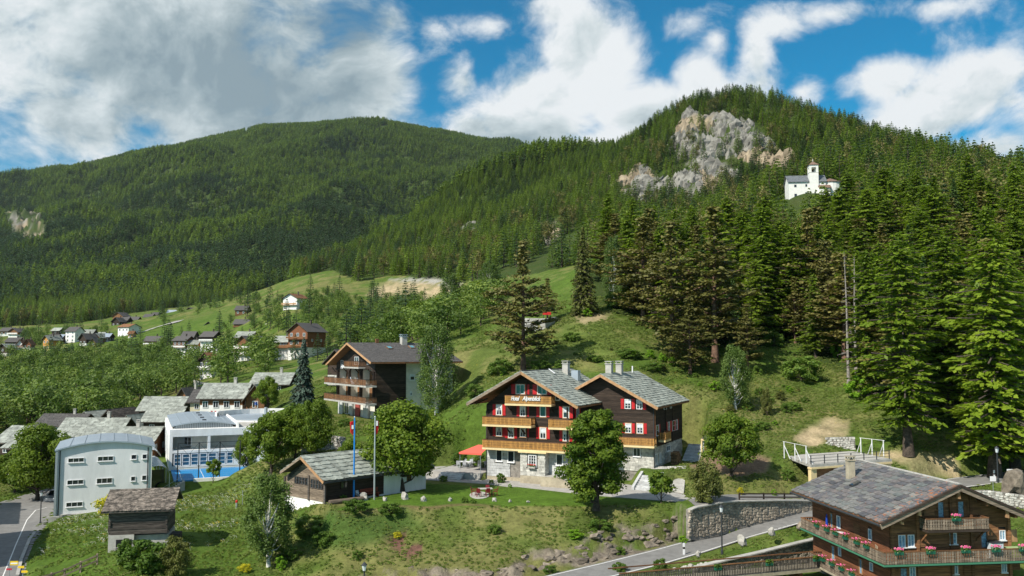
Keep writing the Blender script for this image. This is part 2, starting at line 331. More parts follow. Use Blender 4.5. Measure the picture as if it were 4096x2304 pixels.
# flats: (polygon in x,y ; z or plane function ; blend width)
def PZ(z, *uv): return [tuple(atz(u, v, z)[:2]) for u, v in uv]
def rect(O, ang, x0, x1, y0, y1):
    c, s = math.cos(ang), math.sin(ang)
    return [(O[0] + x * c - y * s, O[1] + x * s + y * c) for x, y in ((x0, y0), (x1, y0), (x1, y1), (x0, y1))]
FR = {}      # building frames: origin (front left corner), angle
def frame(name, u, v, Y, ang): FR[name] = (at(u, v, Y), math.radians(ang)); return FR[name]
kx = at(2272, 1400, 102.0)
_hf = Vector((.904, -.428))
FR['hotel'] = (Vector((kx.x - 10.56 * .904, 102 + 10.56 * .428, LAWN)), math.atan2(-.428, .904))
_k = at(1312, 1400, 90.0); FR['annex'] = (Vector((_k.x - 7.2 * .744, 90 + 7.2 * .668, LAWN)), math.atan2(-.668, .744))
_k = at(1502, 1400, 140.0); _a = math.atan2(-.85, .53); FR['nord'] = (Vector((_k.x - 17 * .53, 140 + 17 * .85, -11.2)), _a)
_k = at(247, 1400, 110.0); FR['school'] = (Vector((_k.x, 110, -20.6)), math.atan2(.41, .91))
_k = at(688, 1400, 133.0); FR['hall'] = (Vector((_k.x, 133, -18.0)), math.atan2(.39, .92))
_k = at(3538, 1400, 64.0); FR['chalet'] = (Vector((_k.x, 64, -18.6)), math.atan2(.12, .99))
_k = at(457, 1400, 85.0); FR['barn'] = (Vector((_k.x, 85, -19.3)), math.radians(12))
path_poly = PZ(LAWN, (1345, 2040), (1500, 2032), (1700, 2028), (2000, 2024), (2300, 2020), (2560, 2016), (2760, 2012), (2700, 1960), (2560, 1925), (2300, 1880), (2000, 1860), (1860, 1850), (1680, 1868), (1560, 1900), (1500, 1880), (1340, 1900))
FLATS = [
    (path_poly, LAWN, 2.2),
    (rect(*FR['hotel'], -1, 12, -1, 9), LAWN, 2.0),
    (rect(*FR['hotel'], -7.5, -.2, -.5, 9), LAWN + .75, .25),
    (rect(*FR['annex'], .2, 7.2, .5, 15), LAWN - .2, .6),
    (rect(*FR['nord'], -2.5, 19, -2.5, 14), -11.25, 3.0),
    (rect(*FR['school'], -.3, 12.5, .5, 12), -20.7, 2.0),
    (rect(*FR['hall'], -1.5, 14, -13.5, 28), -18.1, 1.5),
    (rect(*FR['chalet'], -3, 12, -3, 15), -18.65, 3.0),
    (PZ(-13.9, (2560, 1880), (2640, 1905), (2720, 1875), (2790, 1855), (2800, 1790), (2640, 1790)), -13.9, 1.5),
]
rl = [tuple(atz(u, v, z)) for u, v, z in ROAD_L]; rr = [tuple(atz(u, v, z)) for u, v, z in ROAD_R]
ROADC = [((a[0] + b[0]) / 2, (a[1] + b[1]) / 2, (a[2] + b[2]) / 2, math.hypot(a[0] - b[0], a[1] - b[1]) / 2) for a, b in zip(rl, rr)]
def near_line(px, py, line):
    """distance to a polyline and the interpolated z there"""
    d = np.full(px.shape, 1e9); zz = np.zeros(px.shape)
    for i in range(len(line) - 1):
        x1, y1, z1 = line[i][:3]; x2, y2, z2 = line[i + 1][:3]; dx, dy = x2 - x1, y2 - y1
        t = np.clip(((px - x1) * dx + (py - y1) * dy) / (dx * dx + dy * dy), 0, 1); q = np.hypot(px - x1 - t * dx, py - y1 - t * dy)
        m = q < d; d = np.where(m, q, d); zz = np.where(m, z1 + t * (z2 - z1), zz)
    return d, zz
LROAD_POLY = [tuple(atz(u, v, z)[:2]) for u, v, z in [(60, 2304, -21.2), (75, 2240, -21.2), (110, 2160, -21.2), (165, 2085, -21.1), (230, 2030, -20.9), (235, 1990, -20.6), (240, 1945, -20.3), (190, 1962, -20.4), (110, 1990, -20.7), (0, 2030, -21.0), (-150, 2070, -21.3), (-350, 2130, -21.4), (-300, 2400, -21.4), (-50, 2500, -21.3)]]
CLIFFS = [[(2690, 540), (2760, 490), (2860, 465), (3000, 480), (3060, 540), (3090, 600), (2980, 640), (2900, 620), (2800, 640), (2700, 630)], [(2440, 730), (2560, 690), (2680, 700), (2760, 650), (2900, 660), (2960, 700), (2860, 750), (2740, 830), (2640, 810), (2500, 790)], [(3040, 640), (3120, 610), (3190, 625), (3170, 690), (3110, 730), (3050, 700)],
          [(2080, 960), (2150, 900), (2230, 890), (2240, 930), (2130, 985)], [(1830, 930), (1900, 900), (1960, 910), (1900, 950)],
          [(20, 880), (90, 860), (150, 870), (180, 960), (150, 1010), (90, 970), (30, 930)], [(560, 1070), (640, 1040), (650, 1060), (590, 1090)],
          [(985, 500), (1010, 505), (1010, 540), (985, 545)], [(680, 880), (730, 885), (730, 905), (685, 910)], [(395, 700), (450, 695), (440, 712), (395, 712)]]
SCAR = [[(1470, 1180), (1490, 1150), (1600, 1120), (1800, 1130), (1830, 1160), (1790, 1200), (1680, 1200), (1560, 1195)], [(3480, 1830), (3560, 1840), (3640, 1870), (3720, 1880), (3860, 1870), (3900, 1850), (3800, 1825), (3700, 1815), (3560, 1810)],
        [(3180, 1760), (3230, 1700), (3330, 1670), (3400, 1690), (3400, 1740), (3330, 1770), (3240, 1780)], [(2760, 1840), (2900, 1800), (3080, 1830), (3060, 1880), (2960, 1900), (2840, 1880), (2780, 1880)], [(2330, 1290), (2300, 1270), (2400, 1250), (2440, 1250), (2420, 1270)]]
TALUS = [[(1560, 1120), (1650, 1110), (1850, 1125), (1830, 1150), (1700, 1130)]]
ROCKBANK = [(1400, 2330), (1500, 2260), (1700, 2270), (1990, 2290), (2050, 2260), (2120, 2200), (2300, 2190), (2330, 2150), (2480, 2090), (2560, 2110), (2700, 2060), (2760, 2040), (2790, 2110), (2640, 2180), (2300, 2260), (2080, 2320), (1900, 2345)]
def uv_of(x, y, z):
    f = y * CT + z * ST; return 2048 + F * x / f, 1152 - F * (z * CT - y * ST) / f
def inany(u, v, polys):
    m = np.zeros(u.shape, bool)
    for p in polys: m |= inpoly(u, v, p)
    return m
def softmask(u, v, polys, w):
    m = np.zeros(u.shape)
    for p in polys:
        ins = inpoly(u, v, p); d = pdist(u, v, p); s = np.where(ins, d, -d); m = np.maximum(m, np.clip(s / w + .5, 0, 1))
    return m
def H(x, y, detail=True, masks=None):
    """terrain height at world x, y (arrays)"""
    x = np.asarray(x, float); y = np.asarray(y, float)
    a = x / y; z = T0(a, y)
    u, v = uv_of(x, y, z)
    wob = (fbm(u / 60, v / 60, 3) - .5) * 60
    cl = softmask(u + wob, v + wob, CLIFFS, 30) * ((y > 380) | (u < 300))
    sc = softmask(u + wob * .5, v + wob * .4, SCAR, 24)
    tl = softmask(u + wob * .3, v + wob * .3, TALUS, 16)
    rb = softmask(u + wob * .5, v + wob * .4, [ROCKBANK], 22) * (y < 100)
    n1 = fbm(x / 9, y / 9, 4) - .5
    amp = np.clip((y - 60) / 500, .25, 3.0)
    amp = amp * np.clip(1 - (z > 1e9), 0, 1)
    z = z + n1 * 1.6 * amp * 1.0 + (fbm(x / 1.7, y / 1.7, 3) - .5) * .35 * np.clip(2 - y / 200, .3, 1)
    far = np.clip((y - 900) / 2000, 0, 1)
    gul = np.abs(fbm(x / 330 + y / 900, y / 700, 4) - .5) * 2
    z = z + far * ((fbm(x / 260, y / 260, 5) - .5) * 150 + (gul - .25) * 120) * np.clip((4600 - y) / 900, 0, 1)
    sc_ = y / 800
    r1 = np.abs(fbm(x / 30 + z / 50, z / 26, 4) - .5) * 2; r2 = fbm(x / 11, z / 9, 3) - .5
    z = z + cl * (r1 * 20 - 5 + r2 * 12) * np.clip(y / 700, .3, 2)
    rk = np.abs(fbm(x / 2.2, y / 1.2 + z, 4) - .5) * 2
    z = z + rb * (rk * 1.7 - .5)
    z = z - sc * .25 * np.clip(y / 150, 1, 4) * fbm(x / 2, y / 2, 3)
    for poly, zf, bw in FLATS:
        xs = [p[0] for p in poly]; ys = [p[1] for p in poly]
        bb = (x > min(xs) - bw) & (x < max(xs) + bw) & (y > min(ys) - bw) & (y < max(ys) + bw)
        if not bb.any(): continue
        ix = np.where(bb); px, py = x[ix], y[ix]; ins = inpoly(px, py, poly); d = np.where(ins, 0, pdist(px, py, poly)); k = sstep(1 - d / bw)
        z[ix] = z[ix] * (1 - k) + zf * k
    d, rz = near_line(x, y, ROADC); hw = 2.0
    k = sstep(1 - (d - hw - .9) / 1.3); k = np.where(y > 50, k, 0); z = z * (1 - k) + (rz - .12) * k
    # shelf path above the road wall
    d2, pz = near_line(x, y, PATHL); k = sstep(1 - (d2 - 1.5) / .35); z = z * (1 - k) + pz * k
    ins = inpoly(x, y, LROAD_POLY); d = np.where(ins, 0, pdist(x, y, LROAD_POLY)); k = sstep(1 - (d - .3) / 1.6); rz = LRZ(x, y)
    z = z * (1 - k) + (rz - .12) * k
    if masks is not None: masks.update(u=u, v=v, cliff=cl, scar=sc, talus=tl, rockbank=rb)
    return z
def LRZ(x, y): return -21.3 + np.clip((y - 95) / 35, 0, 1) * .95
def zline(pts): return [tuple(atz(u, v, z)) for u, v, z in pts]
WALLL = [(2760, 2040, 84.8, 2.4), (2785, 2030, 85.4, 2.75), (2880, 2012, 87.0, 2.75), (2950, 2006, 88.7, 2.3), (3100, 2003, 91.0, 1.65), (3200, 2003, 93.0, 1.05), (3290, 2006, 94.4, .6)]
PATHL = [(at(u, v, Y).x, Y + 2.45, at(u, v, Y).z) for u, v, Y, h in WALLL[1:]]
def Hs(x, y): return float(H(np.array([x]), np.array([y]))[0])

def grid_terrain():
    amin, amax = -.80, .80
    aa = np.linspace(amin, amax, 620)
    l1 = np.arange(math.log(38), math.log(135), .0068); l2 = np.arange(math.log(135), math.log(900), .0085); l3 = np.arange(math.log(900), math.log(6900), .014)
    ll = np.concatenate([l1, l2, l3]); Yg = np.exp(ll)
    A, YY = np.meshgrid(aa, Yg); x = (A * YY).ravel(); y = YY.ravel(); M = {}
    z = H(x, y, masks=M); n, m = A.shape
    v = np.stack([x, y, z], -1).astype(np.float32)
    i = np.arange(n - 1)[:, None] * m + np.arange(m - 1)[None]; i = i.ravel()
    f = np.stack([i, i + 1, i + m + 1, i + m], -1).astype(np.int32)
    me = bpy.data.meshes.new('ground'); me.vertices.add(len(v)); me.vertices.foreach_set('co', v.ravel())
    me.loops.add(f.size); me.loops.foreach_set('vertex_index', f.ravel()); me.polygons.add(len(f))
    me.polygons.foreach_set('loop_start', np.arange(0, f.size, 4, dtype=np.int32))
    me.polygons.foreach_set('use_smooth', np.ones(len(f), bool)); me.update(calc_edges=True)
    # albedo by ground type
    def c3(r, g, b): return np.array([r, g, b])
    n1 = fbm(x / 14, y / 14, 4); n2 = fbm(x / 3.1 + 9, y / 3.1, 4); n3 = fbm(x / 45, y / 45, 3)
    lush = c3(.066, .116, .016); dry = c3(.150, .150, .050); mid = c3(.085, .135, .022)
    U, V = M['u'], M['v']
    dryness = np.clip((n1 - .42) * 3 + (n2 - .5) * 2.2, 0, 1)
    meadow = softmask(U, V, [[(80, 2304), (250, 2050), (700, 1990), (1000, 1890), (1160, 1900), (1130, 2060), (900, 2200), (700, 2304)], [(420, 1330), (650, 1290), (930, 1230), (1000, 1260), (800, 1400), (520, 1400), (330, 1360)]], 40)
    dryness *= (1 - .75 * meadow)
    hill = softmask(U, V, [[(1180, 1150), (1350, 1080), (1450, 1140), (1200, 1240), (950, 1280), (900, 1260)], [(1760, 1400), (2350, 1240), (2400, 1050), (2450, 1240), (2550, 1400), (2300, 1500), (1850, 1560)], [(1300, 2060), (2300, 2020), (2700, 2040), (2200, 2260), (1500, 2300)]], 60)
    dryness = np.clip(dryness * (1 + .3 * hill) + hill * .30, 0, 1)
    col = (mid * (1 - n3[:, None]) + lush * n3[:, None]) * (1 - dryness[:, None]) + dry * dryness[:, None]
    col *= (.8 + .5 * n2)[:, None]
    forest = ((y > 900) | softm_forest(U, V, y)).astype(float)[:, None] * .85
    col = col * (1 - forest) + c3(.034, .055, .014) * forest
    lawn = inpoly(x, y, LAWN_POLY)[:, None]; col = np.where(lawn, c3(.085, .155, .018) * (.85 + .3 * n2)[:, None], col)
    bank = softmask(U, V, [[(1540, 2150), (1620, 2110), (1730, 2120), (1740, 2180), (1640, 2230), (1580, 2200)]], 30)[:, None] * (n2 > .42)[:, None]
    col = col * (1 - bank) + c3(.14, .075, .055) * bank
    edge = softmask(U, V, [[(1330, 2070), (1400, 2050), (1700, 2034), (2000, 2032), (2000, 2046), (1700, 2056), (1400, 2080), (1250, 2120)]], 14)[:, None] * .8
    col = col * (1 - edge) + c3(.20, .14, .075) * edge
    greenb = softmask(U, V, [[(1200, 2140), (1330, 2060), (1620, 2060), (1700, 2100), (1500, 2170), (1300, 2200), (1180, 2200)]], 40)[:, None] * .75
    col = col * (1 - greenb) + c3(.035, .095, .014) * greenb
    rk = np.clip(M['cliff'] * 1.3 - .15, 0, 1) * np.clip((fbm(x / 16, z / 9, 4) - .48) * 9, 0, 1)
    orange = np.clip((fbm(x / 40 + 5, z / 30, 3) - .52) * 6, 0, 1)[:, None]
    rockc = (c3(.20, .19, .165) * (1 - orange) + c3(.29, .23, .155) * orange) * (.55 + .9 * fbm(x / 6, z / 3, 4))[:, None]
    col = col * (1 - rk[:, None]) + rockc * rk[:, None]
    s = np.clip(M['scar'], 0, 1)[:, None] * np.clip(.3 + 1.6 * (n2 - .15), 0, 1)[:, None]; col = col * (1 - s) + c3(.42, .33, .20) * (.75 + .5 * n2)[:, None] * s
    garden = softmask(U, V, [SCAR[3]], 20)[:, None] * (y < 110)[:, None]; col = col * (1 - garden) + c3(.19, .13, .085) * garden
    s = M['talus'][:, None] * (n2 > .4)[:, None]; col = col * (1 - s) + c3(.34, .33, .30) * s
    rb = np.clip(M['rockbank'] * 1.2, 0, 1) * np.clip((fbm(x / 2.2, y / 2.2 + z, 4) - .47) * 10, 0, 1)
    rbc = c3(.20, .17, .13) * (.5 + fbm(x / .8, y / .8 + z * 2, 3))[:, None]; col = col * (1 - rb[:, None]) + rbc * rb[:, None]
    ca = me.color_attributes.new('albedo', 'FLOAT_COLOR', 'POINT')
    ca.data.foreach_set('color', np.concatenate([np.clip(col, 0, 1), np.ones((len(col), 1))], 1).astype(np.float32).ravel())
    m_ = bpy.data.materials.new('ground'); m_.use_nodes = True; T = NT(m_.node_tree); b = m_.node_tree.nodes['Principled BSDF']
    b.inputs['Roughness'].default_value = .95; b.inputs['Specular IOR Level'].default_value = .1
    ac = T.n('ShaderNodeAttribute', attribute_name='albedo'); geo = T.n('ShaderNodeNewGeometry'); P = geo.outputs['Position']
    g = T.noise(P, 2.3, 6, .7); g2 = T.noise(P, .55, 4, .6)
    k = T.m('ADD', T.m('MULTIPLY', g, 1.1), T.m('MULTIPLY', g2, .6)); k = T.m('MAXIMUM', T.m('SUBTRACT', T.m('MULTIPLY', k, 1.5), .28), .2)
    cb = T.n('ShaderNodeCombineColor')
    for i_ in range(3): T.l(k, cb.inputs[i_])
    T.l(T.mix(1.0, ac.outputs['Color'], cb.outputs[0], 'MULTIPLY'), b.inputs['Base Color'])
    bp = T.n('ShaderNodeBump'); bp.inputs['Strength'].default_value = .8; bp.inputs['Distance'].default_value = .25
    T.l(T.noise(P, 3.2, 6, .7), bp.inputs['Height']); T.l(bp.outputs[0], b.inputs['Normal'])
    me.materials.append(m_)
    o = obj('ground', me); tag(o, kind='structure'); return o
LAWN_POLY = PZ(LAWN, (1345, 2042), (1500, 2036), (1700, 2030), (2000, 2026), (2300, 2022), (2560, 2018), (2700, 2012), (2350, 1984), (2075, 1950), (2030, 1958), (1960, 1948), (1640, 1928), (1500, 1960))
FOREST = [[(-900, 600), (1500, 440), (2300, 560), (3000, 300), (4600, 600), (4600, 1760), (4120, 1780), (3900, 1740), (3640, 1660), (3560, 1590), (3430, 1500), (3330, 1480), (3180, 1390), (3000, 1390), (2760, 1395), (2620, 1330), (2540, 1260), (2330, 1230), (2300, 1060), (2150, 1090), (1900, 1130), (1560, 1100), (1440, 1130), (1330, 1080), (1180, 1110), (960, 1180), (640, 1235), (330, 1290), (0, 1310), (-900, 1330)]]
def softm_forest(u, v, y): return inany(u, v, FOREST) & (y > 108)
grid_terrain()
# ================================================================== TREES
def leafmesh(name, P, N, S, asp, m, extra=None, extram=None, tint=None, tri=False):
    P = np.asarray(P, float); N = np.asarray(N, float); n = len(P); S = np.asarray(S, float) * np.ones(n)
    N = N / (np.linalg.norm(N, axis=1, keepdims=True) + 1e-9)
    r = NPR.randn(n, 3); t = np.cross(N, r); t /= np.linalg.norm(t, axis=1, keepdims=True) + 1e-9; b = np.cross(N, t)
    if isinstance(asp, tuple): t = asp[1]; t = t / (np.linalg.norm(t, axis=1, keepdims=True) + 1e-9); b = np.cross(N, t); b /= np.linalg.norm(b, axis=1, keepdims=True) + 1e-9; asp = asp[0]
    t = t * (S * asp)[:, None]; b = b * S[:, None]
    if tri: V = np.stack([P - t - b * .6, P + t - b * .6, P + b * 1.1], 1); k = 3
    else: V = np.stack([P - t, P - b * .8, P + t, P + b * .8], 1); k = 4
    V = V.reshape(-1, 3); nv = len(V); Fc = np.arange(nv).reshape(-1, k)
    me = bpy.data.meshes.new(name); ev = extra.v if extra else []; ef = extra.f if extra else []
    tot = nv + len(ev); me.vertices.add(tot)
    co = np.concatenate([V, np.array(ev).reshape(-1, 3)]) if ev else V
    me.vertices.foreach_set('co', co.astype(np.float32).ravel())
    li = [Fc.ravel()]; ls = list(range(0, Fc.size, k)); c = Fc.size; lens = [k] * len(Fc)
    for f in ef: li.append(np.array(f) + nv); ls.append(c); c += len(f)
    li = np.concatenate(li).astype(np.int32); me.loops.add(len(li)); me.loops.foreach_set('vertex_index', li)
    me.polygons.add(len(ls)); me.polygons.foreach_set('loop_start', np.array(ls, np.int32))
    me.materials.append(m)
    if ef:
        me.materials.append(extram); me.polygons.foreach_set('material_index', np.array([0] * len(Fc) + [1] * len(ef), np.int32))
    me.update(calc_edges=True)
    at_ = me.attributes.new('tint', 'FLOAT', 'POINT'); tv = NPR.rand(n) if tint is None else np.asarray(tint)
    at_.data.foreach_set('value', np.concatenate([np.repeat(tv, k), np.zeros(len(ev))]).astype(np.float32)); return me
F_LARCH = foliage('larch_foliage', [(.075, .130, .010), (.150, .225, .015), (.23, .31, .026)], .36, .35)
F_SPRUCE = foliage('spruce_foliage', [(.026, .060, .016), (.050, .100, .022), (.085, .14, .03)], .16, .35, .25)
F_PINE = foliage('pine_foliage', [(.070, .078, .022), (.130, .125, .032), (.20, .175, .05)], .2, .5, .2)
F_OLIVE = foliage('olive_foliage', [(.05, .07, .014), (.10, .115, .024), (.16, .17, .04)], .2, .5, .2)
F_BLUE = foliage('blue_spruce_foliage', [(.028, .052, .034), (.065, .105, .078), (.13, .18, .14)], .1, .6, .1)
F_MAPLE = foliage('maple_foliage', [(.048, .085, .008), (.10, .162, .014), (.175, .235, .022)], .33, .8, .15)
F_BIRCH = foliage('birch_foliage', [(.045, .085, .014), (.085, .14, .026), (.14, .20, .05)], .30, .8, .15)
F_BUSH = foliage('bush_foliage', [(.05, .10, .014), (.095, .165, .022), (.15, .23, .035)], .3, .8, .25)
F_LIME = foliage('lime_foliage', [(.10, .20, .012), (.17, .32, .02), (.26, .42, .03)], .35, .9, .1)
F_GOLD = foliage('gold_blossom', [(.20, .26, .02), (.45, .42, .02), (.65, .55, .03)], .3, .9, .1)
F_DECID = foliage('valley_foliage', [(.055, .100, .020), (.115, .178, .032), (.19, .25, .05)], .32, .05, .32)
F_CONF = foliage('far_conifer_foliage', [(.070, .120, .020), (.138, .205, .028), (.22, .29, .042)], .34, .010, .40, .30)
F_DARKC = foliage('dark_conifer_foliage', [(.028, .060, .020), (.055, .10, .028), (.085, .14, .036)], .18, .010, .35, .30)
F_TUFT = foliage('grass_tuft', [(.09, .15, .02), (.15, .21, .035), (.24, .25, .09)], .4, .06, .25)
BARK = mat('bark', (.075, .058, .045), .95, .45, 3, bump=.6); BARKR = mat('pine_bark', (.16, .095, .065), .95, .45, 2, bump=.6)
BARKG = mat('dead_bark', (.26, .235, .21), .95, .3, 3); BARKB = mat('birch_bark', (.62, .60, .56), .8, .6, 1.5, stretch=(1, 1, 3))
def trunk_mb(h, r, bend=.0, n=9, seg=8, sd=0):
    R_ = random.Random(sd); mb = MB(); pts = []; ox = oy = 0
    for k in range(seg + 1):
        t = k / seg; pts.append(Vector((ox, oy, h * t))); ox += R_.uniform(-1, 1) * bend; oy += R_.uniform(-1, 1) * bend
    vs = []; 
    for k, p in enumerate(pts):
        t = k / seg; rr_ = r * ((1 - t) ** .8 * .93 + .07) * (1.35 if k == 0 else 1)
        vs += [(p.x + rr_ * math.cos(6.2832 * j / n), p.y + rr_ * math.sin(6.2832 * j / n), p.z) for j in range(n)]
    mb.add(vs, [(k * n + j, k * n + (j + 1) % n, (k + 1) * n + (j + 1) % n, (k + 1) * n + j) for k in range(seg) for j in range(n)]); return mb, pts
def conifer(name, kind, h, Rw, m, sd, dens=1.0, start=.12, leafsz=.36, barkm=None):
    """crown of drooping branches carrying flat sprays; returns crown mesh, trunk mesh"""
    R_ = random.Random(sd); P = []; N = []; S = []; Tg = []; tint = []
    tb, _ = trunk_mb(h * .97, h * .018, h * .002, sd=sd)
    z = start * h
    while z < h * .985:
        t = (z / h - start) / (1 - start)
        if kind == 'pine': L = Rw * (math.sin(min(1, t * 1.15 + .18) * math.pi) ** .6) * R_.uniform(.65, 1.15); nb = R_.randint(3, 5); dz = h * .030
        elif kind == 'spruce': L = Rw * (1 - t) ** .85 * R_.uniform(.85, 1.1) + .12; nb = 8; dz = h * .019
        else: L = Rw * ((1 - t) ** .52) * (.70 + .3 * min(1, t * 5)) * R_.uniform(.6, 1.15) + .15; nb = 6; dz = h * .015
        ph = R_.uniform(0, 6.28)
        for b in range(nb):
            an = ph + 6.2832 * b / nb + R_.uniform(-.35, .35); bare = kind == 'larch' and R_.random() < .10 and t < .7; Lb = L * R_.uniform(.42 if kind == 'larch' else .6, 1.18) * (1 + .30 * math.sin(an * 2 + sd + t * 5) * (kind == 'larch')); dx, dy = math.cos(an), math.sin(an)
            zb = z + R_.uniform(-.5, .5) * dz
            rise = {'pine': R_.uniform(.05, .35), 'spruce': R_.uniform(-.45, -.15), 'larch': R_.uniform(-.22, .12)}[kind]
            bt = R_.random()
            if Lb > .9: tb.beam((0, 0, zb), (dx * Lb * .8, dy * Lb * .8, zb + rise * Lb * .8), .05 + .012 * Lb, None)
            if bare: continue
            if kind == 'pine':
                for q in range(max(2, int(Lb * 2.0 * dens))):
                    s = R_.uniform(.35, 1.0) ; c = Vector((dx * Lb * s, dy * Lb * s, zb + rise * Lb * s)) + Vector((R_.gauss(0, .3), R_.gauss(0, .3), R_.gauss(0, .12)))
                    for k in range(9):
                        o = Vector((R_.gauss(0, .42), R_.gauss(0, .42), abs(R_.gauss(0, .22))))
                        P.append(c + o); nn = o + Vector((0, 0, .5)) + Vector((R_.gauss(0, .25), R_.gauss(0, .25), 0)); N.append(nn); S.append(leafsz * R_.uniform(.6, 1.1)); Tg.append((R_.gauss(0, 1), R_.gauss(0, 1), .2)); tint.append(min(1, max(0, .4 * bt + .3 + .3 * R_.random())))
            else:
                ns = max(3, int(Lb * 4.4 * dens))
                for q in range(ns):
                    s = ((q + R_.random()) / ns) ** .8; wv = (.10 + .26 * Lb * (1 - s * .75)) * (1 if kind == 'larch' else .8)
                    for k in range(3):
                        side = R_.gauss(0, .55) * wv
                        zz = zb + rise * Lb * s + (-.25 * Lb * s * s if kind == 'spruce' else -.10 * Lb * s * s + .0) - abs(side) * .28 + R_.gauss(0, .07)
                        P.append((dx * Lb * s - dy * side, dy * Lb * s + dx * side, zz))
                        N.append((dx * .5 + R_.gauss(0, .55), dy * .5 + R_.gauss(0, .55), .9)); S.append(leafsz * R_.uniform(.5, 1.15) * (.55 + .45 * min(1, Lb / 2)))
                        Tg.append((dx + R_.gauss(0, .5), dy + R_.gauss(0, .5), rise - .3)); tint.append(min(1, .5 * bt + .5 * R_.random() * s + .15))
        z += dz * R_.uniform(.8, 1.25)
    for k in range(14): P.append((R_.gauss(0, .07), R_.gauss(0, .07), h * (1 - .012 * k * R_.random()))); N.append((R_.gauss(0, 1), R_.gauss(0, 1), .3)); S.append(.16); Tg.append((0, 0, 1)); tint.append(.6)
    if kind == 'larch' or kind == 'spruce': asp = (1.5, np.array(Tg, float))
    else: asp = (1.1, np.array(Tg, float))
    S = np.array(S) * .62
    cm = leafmesh(name + '_crown', np.array([tuple(p) for p in P]), np.array([tuple(p) for p in N]), S, asp, m, tint=tint)
    return cm, tb.mesh(name + '_trunk', barkm or BARK, True), (P, N, S)
def broadleaf(name, h, Rw, m, sd, n=9000, leaf=.17, base=.28, lobes=26, weep=0, barkm=None, shape=1.0, limb=.045):
    """limbs end in leaf clusters; leaves face outwards with scatter"""
    R_ = random.Random(sd); tb, pts = trunk_mb(h * .62, h * limb * .55, h * .012, sd=sd)
    cl = []; 
    for k in range(lobes):
        t = (k + .5) / lobes; zc = base + (1 - base) * (.10 + .84 * t); 
        prof = math.sin(math.pi * min(1, max(0.04, (zc - base) / (1 - base) * .86 + .12))) ** .7 * shape
        an = k * 2.39996 + R_.uniform(-.4, .4); rr_ = Rw * prof * math.sqrt(R_.uniform(.25, 1)) * .78
        c = Vector((rr_ * math.cos(an), rr_ * math.sin(an), zc * h * .96)); cr = Rw * R_.uniform(.24, .40) * (.75 + .35 * prof)
        cl.append((c, cr)); s = min(len(pts) - 1, max(2, int(len(pts) * (.30 + .5 * t)))); st = pts[s - 1]
        mid = st.lerp(c, .5) + Vector((0, 0, -.04 * h)); r0 = h * limb * .22
        tb.tube(st, mid, r0, r0 * .6, 5, False); tb.tube(mid, c, r0 * .6, r0 * .2, 5, False)
    P = []; N = []; S = []; tint = []; per = n // lobes
    for c, cr in cl:
        q = NPR.randn(per, 3); q /= np.linalg.norm(q, axis=1, keepdims=True); rad_ = NPR.rand(per) ** .38
        # ragged sub-clumps
        sub = NPR.randn(7, 3); sub /= np.linalg.norm(sub, axis=1, keepdims=True); w = (q @ sub.T).max(1); rr_ = rad_ * (.62 + .52 * np.clip(w, 0, 1) ** 3)
        pp = np.array(c) + q * (rr_ * cr)[:, None] * np.array([1, 1, .72])
        if weep: pp[:, 2] -= weep * NPR.rand(per) ** 2 * h * .20
        P.append(pp); N.append(q + NPR.randn(per, 3) * .55 + np.array([0, 0, .35])); S.append(leaf * (.6 + .7 * NPR.rand(per))); tint.append(np.clip(.35 * NPR.rand(per) + .45 * w + NPR.rand() * .3 - .05, 0, 1))
    P = np.concatenate(P); N = np.concatenate(N); S = np.concatenate(S); tint = np.concatenate(tint)
    return leafmesh(name + '_crown', P, N, S, 1.0 if not weep else .7, m, tint=tint), tb.mesh(name + '_trunk', barkm or BARK, True), None
PROTO = {}
def proto(key, kind, *a, **k):
    PROTO[key] = (broadleaf if kind == 'b' else conifer)(key, *a, **k); return PROTO[key]
proto('larch_a', 'c', 'larch', 26, 5.4, F_LARCH, 1, dens=1.0, leafsz=.38); proto('larch_b', 'c', 'larch', 24, 4.9, F_LARCH, 2, dens=1.0, start=.10, leafsz=.38); proto('larch_c', 'c', 'larch', 28, 6.0, F_LARCH, 3, dens=.9, start=.16, leafsz=.40)
proto('spruce_a', 'c', 'spruce', 17, 3.0, F_OLIVE, 4, dens=.9, start=.06, leafsz=.36); proto('spruce_b', 'c', 'spruce', 20, 3.3, F_SPRUCE, 5, dens=.85, start=.05, leafsz=.38)
proto('pine_a', 'c', 'pine', 22, 6.6, F_PINE, 6, dens=1.0, start=.10, leafsz=.50, barkm=BARKR); proto('pine_b', 'c', 'pine', 24, 5.6, F_PINE, 7, dens=1.0, start=.16, leafsz=.50, barkm=BARKR)
proto('blue', 'c', 'spruce', 12, 2.5, F_BLUE, 8, dens=1.6, start=.04, leafsz=.34)
proto('maple_a', 'b', 10, 4.6, F_MAPLE, 9, n=21000, leaf=.135, base=.14, lobes=34); proto('maple_b', 'b', 10.4, 3.3, F_MAPLE, 10, n=19000, leaf=.13, base=.06, lobes=34); proto('maple_c', 'b', 7, 3.3, F_MAPLE, 12, n=13000, leaf=.12, base=.22, lobes=26)
proto('birch_a', 'b', 13, 2.8, F_BIRCH, 13, n=15000, leaf=.11, base=.10, lobes=34, weep=.8, barkm=BARKB, limb=.03); proto('birch_b', 'b', 9.5, 2.5, F_BIRCH, 14, n=13000, leaf=.105, base=.12, lobes=28, weep=.6, barkm=BARKB, limb=.03)
